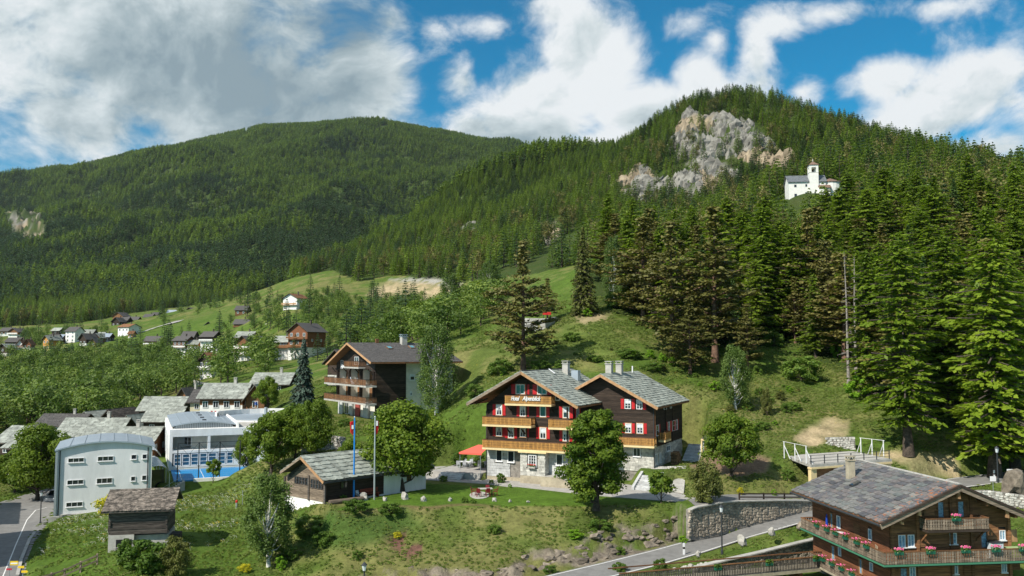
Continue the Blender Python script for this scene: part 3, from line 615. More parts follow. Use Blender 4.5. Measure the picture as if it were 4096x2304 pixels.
proto('juniper', 'b', 4, 2.0, F_OLIVE, 15, n=7000, leaf=.085, base=.0, lobes=22); proto('bush', 'b', 3, 2.0, F_BUSH, 16, n=3600, leaf=.11, base=.0, lobes=14); proto('lime', 'b', 3, 1.4, F_LIME, 17, n=2600, leaf=.11, base=.0, lobes=12); proto('gold', 'b', 3.4, 2.2, F_GOLD, 18, n=3000, leaf=.10, base=.25, lobes=14)
proto('young', 'b', 3.0, 1.5, F_MAPLE, 19, n=1500, leaf=.12, base=.35, lobes=9)
def mergetree(name, key, scale, frac, lm, bm, grow):
    """one light mesh (crown and trunk together) for trees too far to show parts"""
def light(name, kind, h, Rw, m, sd, n, leaf, bm=None):
    R_ = np.random.RandomState(sd); mb = MB(); mb.tube((0, 0, 0), (0, 0, h * .8), h * .018, h * .005, 5, False)
    if kind == 'c':
        t = R_.rand(n) ** .75; lay = np.round(t * 13) / 13 * .45 + t * .55; an = R_.rand(n) * 6.2832; lob = 1 + .22 * np.sin(an * 3 + lay * 33 + sd) + .18 * np.sin(an * 7 - lay * 51)
        rr_ = Rw * (1 - lay) ** .68 * (.35 + .65 * R_.rand(n) ** .5) * lob + .03 * h * (1 - lay)
        P = np.stack([rr_ * np.cos(an), rr_ * np.sin(an), h * (.07 + .92 * lay) - rr_ * .30], -1); N = np.stack([np.cos(an) * .75, np.sin(an) * .75, np.ones(n) * .8], -1) + R_.randn(n, 3) * .35
        S = leaf * h * (.55 + .75 * (1 - t)) * (.7 + .6 * R_.rand(n)); Tg = np.stack([np.cos(an), np.sin(an), -np.ones(n) * .35], -1)
        return leafmesh(name, P, N, S, (1.5, Tg), m, mb, bm or BARK, tint=R_.rand(n) * .7 + .3 * lay)
    nl = 12; P = []; N = []; 
    for k in range(nl):
        c = np.array([R_.randn() * Rw * .45, R_.randn() * Rw * .45, h * (.30 + .55 * (k + .5) / nl)]); sh = math.sin(math.pi * (.25 + .6 * k / nl)); c[:2] *= sh; cr = Rw * R_.uniform(.38, .55)
        q = R_.randn(n // nl, 3); q /= np.linalg.norm(q, axis=1, keepdims=True); P.append(c + q * cr * (.55 + .5 * R_.rand(n // nl))[:, None] * np.array([1, 1, .85])); N.append(q + R_.randn(n // nl, 3) * .35 + np.array([0, 0, .25]))
    P = np.concatenate(P); N = np.concatenate(N)
    return leafmesh(name, P, N, leaf * h * (.6 + .8 * R_.rand(len(P))), 1.0, m, mb, bm or BARK, tint=R_.rand(len(P)))
LIGHT = {'c': [light('larch_tree', 'c', 1, .23, F_CONF, 30 + k, 620, .021) for k in range(3)], 'd': [light('spruce_tree', 'c', 1, .19, F_DARKC, 40 + k, 560, .021) for k in range(2)],
         'p': [light('pine_tree', 'b', 1, .27, F_PINE, 46 + k, 700, .020) for k in range(2)], 'b': [light('leafy_tree', 'b', 1, .40, F_DECID, 50 + k, 900, .024) for k in range(4)]}
TINY = {'c': [light('larch_far', 'c', 1, .23, F_CONF, 60 + k, 90, .060) for k in range(3)], 'd': [light('spruce_far', 'c', 1, .16, F_DARKC, 66 + k, 60, .058) for k in range(2)]}

def tree(name, key, loc, h=None, w=1.0, rz=None, label=None, cat='tree', group=None, bark=None, lean=(0, 0)):
    cm, tm, _ = PROTO[key]; h0 = max(v_.co.z for v_ in tm.vertices) / .97 if key[:2] in ('la', 'sp', 'pi', 'bl') else {'maple_a': 10, 'maple_b': 10.4, 'maple_c': 7, 'birch_a': 13, 'birch_b': 9.5, 'juniper': 4, 'bush': 3, 'lime': 3, 'gold': 3.4, 'young': 3}[key]
    s = (h or h0) / h0; o = thing(name, loc, RND.uniform(0, 6.28) if rz is None else rz, label, cat, group); o.scale = (s * w, s * w, s)
    o.rotation_euler = (lean[0], lean[1], o.rotation_euler[2])
    obj('trunk', tm, o); obj('crown', cm, o); return o
def ground_at(u, v, Y):
    p = at(u, v, Y); return Vector((p.x, Y, Hs(p.x, Y)))
# ================================================================== BUILDING KIT
M_DARK = mat('dark_larch_wood', (.040, .028, .021), .85, .45, 2.5, stretch=(.4, .4, 6), objvar=.30)
M_BROWN = mat('brown_wood', (.20, .095, .042), .8, .4, 2.5, stretch=(.4, .4, 6), objvar=.30)
M_RED_WOOD = mat('red_brown_wood', (.19, .075, .035), .8, .35, 2.5, stretch=(.4, .4, 6), objvar=.25)
M_GREYW = mat('weathered_wood', (.20, .155, .115), .9, .4, 2.5, stretch=(.5, .5, 6), objvar=.30)
M_GREYW2 = mat('old_grey_wood', (.085, .072, .062), .9, .5, 2.5, stretch=(.5, .5, 6), objvar=.35)
M_TRIM = mat('light_wood_trim', (.42, .24, .12), .7, .2, 3, objvar=.15)
M_PINE = mat('varnished_pine', (.46, .235, .065), .5, .18, 3, objvar=.14)
M_CREAM = mat('cream_board', (.72, .56, .30), .6, .08, 2)
M_WHITE = mat('white_render', (.76, .75, .72), .9, .10, .8, stretch=(1, 1, .3))
M_WHITE2 = mat('warm_white_render', (.70, .66, .58), .9, .12, .7)
M_SCHOOL = mat('pale_grey_render', (.72, .73, .73), .9, .07, .8, stretch=(1, 1, .25))
M_PLASTIC = mat('white_window_paint', (.78, .78, .78), .4)
M_REDP = mat('red_shutter_paint', (.46, .018, .022), .5, .12, 3, objvar=.08)
M_GLASS = mat('window_glass', (.022, .030, .038), .08, spec=.9)
M_GLASSB = mat('blue_window_glass', (.03, .10, .17), .08, spec=.9)
M_LACE = mat('lace_curtain', (.62, .66, .70), .9, .25, 9)
M_BLUEC = mat('blue_grey_curtain', (.20, .32, .42), .9, .45, 7)
M_SLATE = mat('grey_green_slate', (.285, .305, .265), .75, .28, 1.6, objvar=.28, bump=.25)
M_SLATE_D = mat('dark_rooftile', (.088, .082, .078), .8, .25, 4, objvar=.15)
M_SLATE_P = mat('pale_slate', (.28, .295, .26), .75, .25, .8, objvar=.22, bump=.25)
M_STONE = mat('grey_ashlar', (.47, .475, .47), .9, .18, 2, objvar=.16, bump=.3)
M_STONEB = mat('brown_wall_stone', (.30, .255, .20), .95, .3, 2, objvar=.32, bump=.5)
M_STONEP = mat('pale_wall_stone', (.50, .485, .44), .95, .25, 2, objvar=.25, bump=.4)
M_MORTAR = mat('dark_mortar', (.23, .21, .185), .95, .3, 3)
M_CONC = mat('concrete', (.40, .385, .35), .9, .15, 1.2, bump=.15)
M_CONCY = mat('stained_concrete', (.38, .33, .24), .9, .2, 1.2, bump=.15)
M_METAL = mat('zinc_sheet', (.40, .46, .52), .35, .06, .5, metal=.35, spec=.5)
M_METALD = mat('dark_metal', (.05, .055, .06), .5, metal=.3)
M_STEEL = mat('galvanised_steel', (.42, .46, .48), .45, metal=.5)
M_BLACK = mat('black_paint', (.012, .012, .013), .5)
M_PLYW = mat('painted_wall_yellow', (.55, .50, .36), .9, .1, 1)

def slate_mats():
    """multi-tone slate: grey, violet-grey, greenish, with orange lichen in patches"""
    m = bpy.data.materials.new('chalet_slate'); m.use_nodes = True; T = NT(m.node_tree); b = m.node_tree.nodes['Principled BSDF']; b.inputs['Roughness'].default_value = .62; b.inputs['Specular IOR Level'].default_value = .35
    oi = T.n('ShaderNodeObjectInfo'); at_ = T.n('ShaderNodeAttribute', attribute_name='tint'); rv = T.m('FRACT', T.m('ADD', oi.outputs['Random'], at_.outputs['Fac']))
    c = T.ramp(rv, [(0, (.075, .078, .085)), (.2, (.12, .12, .13)), (.38, (.17, .155, .15)), (.55, (.14, .155, .15)), (.72, (.20, .20, .19)), (.86, (.11, .115, .13)), (1, (.24, .235, .215))])
    geo = T.n('ShaderNodeNewGeometry'); P = geo.outputs['Position']
    c = T.mix(1.0, c, T.ramp(T.noise(P, 3.0, 5, .65), [(.3, (.62, .62, .62)), (.7, (1.25, 1.22, 1.18))]), 'MULTIPLY')
    lich = T.n('ShaderNodeAttribute', attribute_name='lichen', attribute_type='OBJECT')
    k = T.m('MULTIPLY', T.smooth(T.m('ADD', T.noise(P, 3.6, 6, .75), T.m('MULTIPLY', lich.outputs['Fac'], .085)), .60, .70), .8)
    c = T.mix(k, c, (.50, .165, .045)); T.l(c, b.inputs['Base Color'])
    MATS['chalet_slate'] = m; return m
M_CSLATE = slate_mats()

def slab_variants(name, m, n=6, irr=.10):
    out = []
    for k in range(n):
        R_ = random.Random(k + 50); j = lambda: R_.uniform(-irr, irr)
        # unit slab: x -.5...5, y 0..1 (up the slope), z 0..1 thickness; lower edge irregular
        poly = [(-.5 + abs(j()) * .6, .02 + abs(j())), (-.15 + j(), -.01 - abs(j()) * .4), (.2 + j(), -.02 - abs(j()) * .3), (.5 - abs(j()) * .6, .02 + abs(j()) * .9), (.5, 1), (-.5, 1)]
        mb = MB(); mb.prism([(x, y, 0) for x, y in poly], (0, 0, 1)); out.append(mb.mesh(name, m))
    return out
def slope_slates(parent, A, U, V, L, Hh, sw, sh, m, thick=.035, cap=300, near=None, name='slate', seed=1, lichen=None, skip=None, stuff=False, over=1.45, tilt=.05):
    """real slates laid in courses on one roof slope. A: lower corner, U along the eave, V up the slope (unit vectors)."""
    R_ = random.Random(seed); A, U, V = Vector(A), Vector(U).normalized(), Vector(V).normalized(); Nn = U.cross(V).normalized()
    rows = max(1, round(Hh / sh)); sh = Hh / rows; items = []
    for r in range(rows):
        p = -R_.uniform(0, .6) * sw
        while p < L:
            w = sw * R_.uniform(.72, 1.28); a, b = max(0, p), min(L, p + w)
            if b - a > sw * .25:
                c = (a + b) / 2; q = r * sh + R_.uniform(-.03, .03) * sh
                if not (skip and skip(c, q)): items.append((c, q, (b - a) * .985, min(sh * over, Hh - q + sh * .2), thick * R_.uniform(.8, 1.3), tilt * R_.uniform(.7, 1.3)))
            p += w
    var = slab_variants(name, m)
    def matx(it):
        c, q, w, l, th, ti = it; Vt = (V * math.cos(ti) - Nn * math.sin(ti)).normalized(); Nt = U.cross(Vt)
        o = A + U * c + V * q + Nn * (math.sin(ti) * l * .75 + .012)
        return Matrix(((U.x * w, Vt.x * l, Nt.x * th, o.x), (U.y * w, Vt.y * l, Nt.y * th, o.y), (U.z * w, Vt.z * l, Nt.z * th, o.z), (0, 0, 0, 1)))
    W = parent.matrix_world if parent else Matrix()
    if near is not None: items.sort(key=lambda it: (W @ (A + U * it[0] + V * it[1]) - near).length)
    solo = [] if stuff else items[:cap]; rest = items[len(solo):]
    for it in solo:
        o = obj(name, R_.choice(var), parent, M=matx(it))
        if lichen: o['lichen'] = float(lichen(it[0], it[1]))
    if rest:
        mb = MB(); tv = []
        for it in rest:
            mb.M = matx(it); me = R_.choice(var); mb.add([v_.co for v_ in me.vertices], [tuple(p.vertices) for p in me.polygons]); tv += [R_.random()] * len(me.vertices)
        mb.M = None; me = mb.mesh('slates', m); at_ = me.attributes.new('tint', 'FLOAT', 'POINT'); at_.data.foreach_set('value', tv); o = obj('slates', me, parent); o['kind'] = 'stuff'
bpy.context.view_layer.update()
UBOX = {}
def ubox(m, name):
    k = (m.name, name)
    if k not in UBOX: UBOX[k] = MB().box(0, 1, 0, 1, 0, 1).mesh(name, m)
    return UBOX[k]
def place_box(name, parent, m, x0, x1, y0, y1, z0, z1, M=None):
    """unit box shared between alike pieces, placed in wall space"""
    o = bpy.data.objects.new(name, ubox(m, name)); COL.objects.link(o); o.parent = parent
    Mx = Matrix.Translation((x0, y0, z0)) @ Matrix.Diagonal((x1 - x0, y1 - y0, z1 - z0, 1)); o.matrix_local = (M or Matrix()) @ Mx; return o
class Wall:
    """wall space: x to the right along the wall, y into the wall, z up"""
    def __init__(s, th, M): s.th = th; s.M = M; s.W = th.matrix_basis @ M; s.I = s.W.inverted()
    def hit(s, u, v, y=0.0):
        d = s.I.to_3x3() @ Vector(ray(u, v)); o = s.I @ Vector((0, 0, 0)); t = (y - o.y) / d.y; p = o + d * t; return p.x, p.z
    def mb(s): return MB(s.M)
def wallM(x, y, z, ang): return Matrix.Translation((x, y, z)) @ Matrix.Rotation(ang, 4, 'Z')
def planks(w, x0, x1, z0, z1, m, h=.2, out=.05, prof=None, cap=200, gap=.012, name='plank', holes=()):
    """horizontal boards, each proud of the core wall; prof(z) gives (x0, x1) at height z; boards stop at the openings"""
    n = max(1, round((z1 - z0) / h)); hh = (z1 - z0) / n
    for k in range(n):
        za, zb = z0 + k * hh, z0 + (k + 1) * hh; a, b = (x0, x1) if prof is None else prof((za + zb) / 2)
        if b - a < .25: continue
        segs = [(a, b)]
        for hx0, hx1, hz0, hz1 in holes:
            if hz0 < zb - .05 and hz1 > za + .05:
                ns = []
                for s0, s1 in segs:
                    if hx0 > s0 and hx0 < s1: ns.append((s0, hx0))
                    if hx1 < s1 and hx1 > s0: ns.append((hx1, s1))
                    if hx1 <= s0 or hx0 >= s1: ns.append((s0, s1))
                    elif not (s0 < hx0 < s1 or s0 < hx1 < s1): pass
                segs = ns
        for s0, s1 in segs:
            if s1 - s0 > .08: place_box(name, w.th, m, s0, s1, -out - RND.uniform(0, .012), .02, za + gap, zb, w.M)
def window(w, x0, x1, z0, z1, fm=None, y=-.07, bars=(1, 1), shut=None, sm=None, curtain=None, glass=None, sill=True, fw=.07, name='window', outer=None):
    fm = fm or M_PLASTIC; mb = w.mb(); d = .06
    mb.box(x0, x0 + fw, y - d, y + .08, z0, z1); mb.box(x1 - fw, x1, y - d, y + .08, z0, z1); mb.box(x0 + fw, x1 - fw, y - d, y + .08, z0, z0 + fw); mb.box(x0 + fw, x1 - fw, y - d, y + .08, z1 - fw, z1)
    for k in range(1, bars[0] + 1): c = x0 + (x1 - x0) * k / (bars[0] + 1); mb.box(c - fw * .4, c + fw * .4, y - d * .8, y + .05, z0 + fw, z1 - fw)
    for k in range(1, bars[1] + 1): c = z0 + (z1 - z0) * k / (bars[1] + 1); mb.box(x0 + fw, x1 - fw, y - d * .7, y + .04, c - fw * .25, c + fw * .25)
    fr = mb.build(name, fm, w.th)
    w.mb().box(x0 + fw * .5, x1 - fw * .5, y + .005, y + .03, z0 + fw * .5, z1 - fw * .5).build('pane', glass or M_GLASS, fr)
    if curtain:
        hx = (x1 - x0) * .5 - fw
        if curtain == 'half': w.mb().box(x0 + fw, x1 - fw, y - .004, y + .002, z0 + (z1 - z0) * .55, z1 - fw).build('curtain', M_LACE, fr)
        elif curtain == 'full': w.mb().box(x0 + fw, x1 - fw, y - .004, y + .002, z0 + fw, z1 - fw).build('curtain', M_BLUEC, fr)
        else: 
            q = w.mb(); q.prism([(x0 + fw, y - .004, z1 - fw), (x0 + fw + hx * .95, y - .004, z1 - fw), (x0 + fw + hx * .2, y - .004, z0 + (z1 - z0) * .4), (x0 + fw, y - .004, z0 + fw)], (0, .006, 0))
            q.prism([(x1 - fw, y - .004, z1 - fw), (x1 - fw, y - .004, z0 + fw), (x1 - fw - hx * .2, y - .004, z0 + (z1 - z0) * .4), (x1 - fw - hx * .95, y - .004, z1 - fw)], (0, .006, 0)); q.build('curtain', M_LACE, fr)
    if outer: 
        o = .09; q = w.mb(); q.box(x0 - o, x0, y - .03, 0, z0 - o, z1 + o); q.box(x1, x1 + o, y - .03, 0, z0 - o, z1 + o); q.box(x0, x1, y - .03, 0, z1, z1 + o); q.box(x0, x1, y - .03, 0, z0 - o, z0); q.build('frame', outer, fr)
    if sill: w.mb().box(x0 - .06, x1 + .06, y - .14, y - .002 + .04, z0 - .07, z0 - .004).build('sill', fm, fr)
    if shut:
        for side in shut: shutter(w, (x0 - .09 - shut_w(x0, x1) if side == 'l' else x1 + .09), shut_w(x0, x1), z0 - .02, z1 + .04, sm or M_REDP, y)
    return fr
def shut_w(x0, x1): return min(.52, max(.34, (x1 - x0) * .5))
def shutter(w, x, wd, z0, z1, m, y=-.07):
    mb = w.mb(); f = .06; mb.box(x, x + wd, y - .035, y, z0, z1)
    zs = z0 + (z1 - z0) * .52
    for a, b in ((z0 + f, zs - f * .5), (zs + f * .5, z1 - f)): mb.box(x + f, x + wd - f, y - .05, y - .036, a + .03, b - .03)
    return mb.build('shutter', m, w.th)
def balcony(w, x0, x1, zf, depth, m_slat, m_edge, h=.95, slat=.13, gap=.055, slab=.22, side=(True, True), cap=140, m_rail=None, name='balcony', rail_top=.07, cut=True):
    """slab, posts, rails and single slats; in front of the wall (negative y)"""
    m_rail = m_rail or m_slat; y0 = -depth
    b = w.mb().box(x0, x1, y0, -.06, zf - slab, zf).build(name, m_edge, w.th)
    rl_ = w.mb(); rl_.box(x0, x1, y0 + .0, y0 + .10, zf + h - rail_top, zf + h); rl_.box(x0, x1, y0 + .04, y0 + .09, zf + .10, zf + .16)
    for s, xx in ((0, x0), (1, x1 - .10)):
        if side[s]: rl_.box(xx, xx + .10, y0 + .10, -.06, zf + h - rail_top, zf + h); rl_.box(xx + .03, xx + .08, y0 + .10, -.06, zf + .10, zf + .16)
    rl_.build('handrail', m_rail, b)
    key = ('slat', m_slat.name, slat, round(h, 2))
    if key not in UBOX:
        hh = h - rail_top - .06; s = slat / 2; q = MB(); n_ = s * .55 if cut else s
        q.prism([(-s, 0, 0), (s, 0, 0), (s, 0, hh * .30), (n_, 0, hh * .38), (s, 0, hh * .46), (s, 0, hh * .60), (n_, 0, hh * .68), (s, 0, hh * .76), (s, 0, hh), (-s, 0, hh), (-s, 0, hh * .76), (-n_, 0, hh * .68), (-s, 0, hh * .60), (-s, 0, hh * .46), (-n_, 0, hh * .38), (-s, 0, hh * .30)], (0, .025, 0)); UBOX[key] = q.mesh('slat', m_slat)
    n = max(1, int((x1 - x0) / (slat + gap))); st = (x1 - x0) / n
    for k in range(n): obj('slat', UBOX[key], b, M=w.M @ Matrix.Translation((x0 + (k + .5) * st, y0 + .012, zf + .05)))
    nn = max(1, int((depth - .1) / (slat + gap))); st = (depth - .1) / nn
    for s, xx in ((0, x0 + .015), (1, x1 - .04)):
        if side[s]:
            for k in range(nn): obj('slat', UBOX[key], b, M=w.M @ Matrix.Translation((xx, y0 + .1 + (k + .5) * st, zf + .05)) @ Matrix.Rotation(rad(90), 4, 'Z'))
    return b
def gable_core(th, x0, x1, y0, y1, z0, ze, zr, m, name='wall', xr=None):
    """house body with the gable on the x side, ridge along y"""
    xr = (x0 + x1) / 2 if xr is None else xr
    return MB().prism([(x0, y0, z0), (x1, y0, z0), (x1, y0, ze), (xr, y0, zr), (x0, y0, ze)], (0, y1 - y0, 0)).build(name, m, th)
def roof_pair(th, xr, zr, hw, drop, y0, y1, t=.16, m=None, name='roof'):
    """roof boards: two thick slopes meeting at the ridge"""
    mb = MB()
    for s in (-1, 1):
        P = [(xr, 0, zr), (xr + s * hw, 0, zr - drop), (xr + s * hw, 0, zr - drop - t), (xr, 0, zr - t)]
        if s > 0: P = P[::-1]
        mb.prism([(p[0], y0, p[2]) for p in P], (0, y1 - y0, 0))
    return mb.build(name, m or M_BROWN, th)
def chimney(th, x, y, z0, z1, s=.6, m=None, capm=None):
    c = MB().box(x - s / 2, x + s / 2, y - s / 2, y + s / 2, z0, z1).build('chimney', m or M_CONC, th)
    q = MB(); q.box(x - s * .62, x + s * .62, y - s * .62, y + s * .62, z1 + .003, z1 + .09)
    for a in (-1, 1):
        for b in (-1, 1): q.box(x + a * s * .4 - .05, x + a * s * .4 + .05, y + b * s * .4 - .05, y + b * s * .4 + .05, z1 + .09, z1 + .3)
    q.box(x - s * .6, x + s * .6, y - s * .6, y + s * .6, z1 + .3, z1 + .38); q.build('chimney_cap', capm or m or M_CONC, c); return c

def cottage(name, u, v, Y, wpx, dm, ang, eave, ridge, wm, rm, label, gable='x', base=None, basem=None, group=None, win=(2, 1), over=.6, balc=None, glass=None, shed=False, chim=True, slates=False, sh=None, roofm2=None, wood_up=None):
    """village house: wpx = width of its front in photo pixels, dm = depth in metres; eave and ridge heights in metres above the foot at (u, v)"""
    O = at(u, v, Y); wd = wpx * Y / F / max(.5, math.cos(rad(ang))); th = thing(name, O, rad(ang), label, 'barn' if 'barn' in name else ('church' if 'chapel' in name else 'house'), group)
    HOUSES.append((u, v, wpx, Y, ridge * F / Y)); x0, x1 = -wd / 2, wd / 2; y0, y1 = 0, dm; base = base or 0; fw = Wall(th, Matrix()); BUILT.append((O.x - math.sin(rad(ang)) * dm / 2, Y + dm / 2, max(wd, dm) * .62))
    sink = -max(2.0, .02 * Y * .5)
    if base: MB().box(x0, x1, y0, y1, sink, base).build('foundation', basem or M_WHITE, th)
    else: MB().box(x0 + .02, x1 - .02, y0 + .02, y1 - .02, sink, .02).build('foundation', basem or M_STONEP, th)
    e = .05 if base else 0
    if gable == 'x':
        gable_core(th, x0 - e, x1 + e, y0 - e, y1 + e, base, eave, ridge, wm); hw = wd / 2 + over; dr = (ridge - eave) * hw / (wd / 2)
        roof = roof_pair(th, 0, ridge + .14, hw, dr, y0 - over * 1.4, y1 + over, .14, M_GREYW2)
        L = y1 - y0 + over * 2.4; sl = math.hypot(hw, dr)
        for s in (-1, 1):
            A = Vector((s * hw, y0 - over * 1.4 if s > 0 else y1 + over, ridge + .14 - dr)); U = Vector((0, s, 0)); V = Vector((-s * hw, 0, dr)).normalized()
            if slates: slope_slates(th, A, U, V, L, sl, sh or .9, sh * .6 if sh else .6, rm, stuff=True, seed=int(u), thick=.05)
            else:
                q = MB(); Nn = U.cross(V).normalized(); q.prism([A, A + U * L, A + U * L + V * sl, A + V * sl], Nn * .05); q.build('roof_covering', rm, th)
    else:
        ym = (y0 + y1) / 2; MB().prism([(x0 - e, y0 - e, base), (x0 - e, y1 + e, base), (x0 - e, y1 + e, eave), (x0 - e, ym, ridge), (x0 - e, y0 - e, eave)], (wd + 2 * e, 0, 0)).build('wall', wm, th)
        hd = dm / 2 + over; dr = (ridge - eave) * hd / (dm / 2); q = MB(); zr = ridge + .14
        for s in (-1, 1): q.prism([(x0 - over, ym, zr), (x0 - over, ym + s * hd, zr - dr), (x0 - over, ym + s * hd, zr - dr - .14), (x0 - over, ym, zr - .14)][::s], (wd + 2 * over, 0, 0))
        q.build('roof', M_GREYW2, th); L = wd + 2 * over; sl = math.hypot(hd, dr)
        for s in (-1, 1):
            A = Vector((x0 - over if s < 0 else x1 + over, ym + s * hd, zr - dr)); U = Vector((-s, 0, 0)); V = Vector((0, -s * hd, dr)).normalized()
            if slates: slope_slates(th, A, U, V, L, sl, sh or .9, sh * .6 if sh else .6, rm, stuff=True, seed=int(u), thick=.05)
            else: q = MB(); Nn = U.cross(V).normalized(); q.prism([A, A + U * L, A + U * L + V * sl, A + V * sl], Nn * .05); q.build('roof_covering', rm, th)
    if wood_up: planks(Wall(th, Matrix()), x0, x1, base, eave, wood_up, h=.35, out=.06, gap=.04)
    nx, nz = win
    for r in range(nz):
        zc = (eave) * (r + .55) / nz
        for c in range(nx):
            xc = x0 + wd * (c + .5) / nx; ws = min(.55, wd / nx * .28); hs = min(.65, eave / nz * .26)
            window(fw, xc - ws, xc + ws, zc - hs, zc + hs, bars=(1, 0), y=-e - .03, sill=False, fw=.09, glass=glass)
    rw = Wall(th, wallM(x1 + e, 0, 0, rad(90))); lw = Wall(th, wallM(x0 - e, dm, 0, rad(-90)))
    for w_ in ((rw, lw)[0 if ang > -5 and u < 2048 else 0],):
        for c in range(2): xc = dm * (c + .5) / 2; window(w_, xc - .45, xc + .45, eave * .62 - .5, eave * .62 + .5, bars=(1, 0), y=-.03, sill=False, fw=.09)
    for z_, mm in (balc or []):
        b = MB().box(x0 - .3, x1 + .3, -1.2, -.06, z_ - .15, z_).build('balcony', mm, th); q = MB(); q.box(x0 - .3, x1 + .3, -1.2, -1.12, z_ + .25, z_ + .9); q.build('railing', mm, b)
    if chim: chimney(th, wd * .18, dm * .5, ridge - .4, ridge + 1.0, .55, M_GREYW2 if Y > 300 else M_CONC)
    return th
# ================================================================== KEY BUILDINGS
NEAR = Vector((0, 0, 0))
def zc(sc, u0, v0):      # converter for coordinates read off an enlarged crop
    return lambda x, y: (u0 + x * sc, v0 + y * sc)
def to_mesh(ob, parent):
    bpy.context.view_layer.update(); dg = bpy.context.evaluated_depsgraph_get(); me = bpy.data.meshes.new_from_object(ob.evaluated_get(dg)); n = bpy.data.objects.new(ob.name + '_', me); M_ = ob.matrix_local.copy(); lab = ob.get('label'); bpy.data.objects.remove(ob); n.name = 'lettering'; COL.objects.link(n); n.parent = parent; n.matrix_local = M_
    if lab: n['label'] = lab
def wrect(w, cv, x0, x1, z0, z1, y=0):
    a = w.hit(*cv(x0, z1), y); b = w.hit(*cv(x1, z0), y); c = w.hit(*cv(x0, z0), y); return a[0], b[0], (a[1] + w.hit(*cv(x1, z1), y)[1]) / 2, (b[1] + c[1]) / 2
def hotel():
    O, ang = FR['hotel']; th = thing('hotel', O, ang, 'dark wood mountain hotel with red shutters, pine balconies and grey slate roofs', 'hotel'); BUILT.append((5, 112, 20))
    W, D = 10.56, 14.0; fw = Wall(th, Matrix()); cv = zc(.41408, 1800, 1400)
    g1 = 3.55; ze = 9.0 ; zr = 12.95; f1, f2, f3 = 3.75, 6.5, 9.15
    # ground floor of grey ashlar, timber above
    MB().box(.1, W - .1, .1, D, -2, g1).build('ground_floor', M_MORTAR, th)
    R_ = random.Random(3)
    def ashlar(w, x0, x1, z0, z1, holes, sx=.75, sz=.3, m=M_STONE, out=.1, name='stone'):
        n = round((z1 - z0) / sz); hh = (z1 - z0) / n
        for k in range(n):
            za, zb = z0 + k * hh, z0 + (k + 1) * hh; x = x0 - R_.uniform(0, .5) * sx
            while x < x1:
                w_ = sx * R_.uniform(.6, 1.4); a, b = max(x0, x), min(x1, x + w_); x += w_
                for hx0, hx1, hz0, hz1 in holes:
                    if hz0 < zb - .06 and hz1 > za + .06:
                        if a < hx1 and b > hx0:
                            if a < hx0: b = hx0
                            elif b > hx1: a = hx1
                            else: a = b
                if b - a > .1: place_box(name, w.th, m, a + .008, b - .008, -out + R_.uniform(-.02, .02) + .1, .12, za + .008, zb - .008, w.M)
    gw = [wrect(fw, cv, 445, 505, 965, 1075), wrect(fw, cv, 557, 620, 975, 1085), wrect(fw, cv, 1025, 1090, 1005, 1115)]
    holes = [(a - .1, b + .1, c - .1, d + .1) for a, b, c, d in gw]
    ashlar(fw, .0, W, .45, g1, holes + [(3.1, 6.2, 0, 4)]); MB().box(0, W, -.02, .3, -1.5, .44).build('plinth', M_CONCY, th)
    for a, b, c, d in gw: window(fw, a, b, c, d, y=.02, bars=(0, 0), fw=.08, outer=M_STONE); 
    # window boxes
    def flowerbox(th_, w, x, z, wd=.9, y=-.25, col='pink', green=M_CONC):
        o = w.th.matrix_basis @ w.M @ Vector((x, y, z)); t = thing('flower_box', o, w.th.rotation_euler.z + math.atan2(w.M[1][0], w.M[0][0])); MB().box(-wd / 2, wd / 2, -.11, .11, 0, .2).build('box', green, t)
        obj('flowers', flower_mesh(wd, col), t); return t
    # bay (entrance front) in pale stone
    x0, _ = fw.hit(*cv(680, 1100), -1.1); x1, _ = fw.hit(*cv(920, 1100), -1.1)
    MB().box(x0 + .1, x1 - .1, -1.05, .1, -1.5, g1 + .02).build('bay', M_MORTAR, th); bw = Wall(th, wallM(0, -1.15, 0, 0))
    r_ = wrect(bw, cv, 760, 832, 1015, 1130); ashlar(bw, x0, x1, .95, g1, [(r_[0] - .2, r_[1] + .2, r_[2] - .2, r_[3] + .2)], .5, .16, M_STONEP)
    MB().box(x0, x1, -1.13, .02, -1.5, .94).build('plinth', M_CONCY, th); rw_ = Wall(th, wallM(x1, -1.15, 0, rad(90))); ashlar(rw_, .05, 1.1, .95, g1, [], .5, .16, M_STONEP)
    window(bw, *r_, y=.02, bars=(2, 3), outer=M_STONE); MB().box(x0 - .15, x1 + .25, -1.45, .0, g1 + .03, g1 + .2).build('bay_cornice', M_CREAM, th)
    t = flowerbox(th, bw, (r_[0] + r_[1]) / 2, r_[2] - .12, .9, col='red'); tag(t, 'white flower box with red geraniums under the leaded bay window', 'flower box')
    # entrance steps wall to the right of the bay
    q = MB(); q.prism([(x1 + .05, -2.6, -.3), (x1 + 4.0, -2.6, -.3), (x1 + 3.9, -2.6, .45), (x1 + 2.2, -2.6, 1.15), (x1 + .05, -2.6, 1.15)], (0, .25, 0)); q.build('stair_wall', M_CONCY, th)
    for k in range(6): MB().box(x1 + 2.2 + .3 * k, x1 + 2.5 + .3 * k, -2.3, -.9, -.3, 1.0 - .17 * k).build('step', M_CONC, th)
    MB().box(x1 + .05, x1 + 2.2, -2.35, -.12, -.3, 1.05).build('landing', M_CONC, th)
    # upper timber body
    gable_core(th, 0, W, .0, D, g1 + .01, ze, zr - .25, M_DARK, 'timber_wall')
    slope = (zr - .25 - ze) / (W / 2); prof = lambda z: (0, W) if z < ze else ((z - ze) / slope, W - (z - ze) / slope)
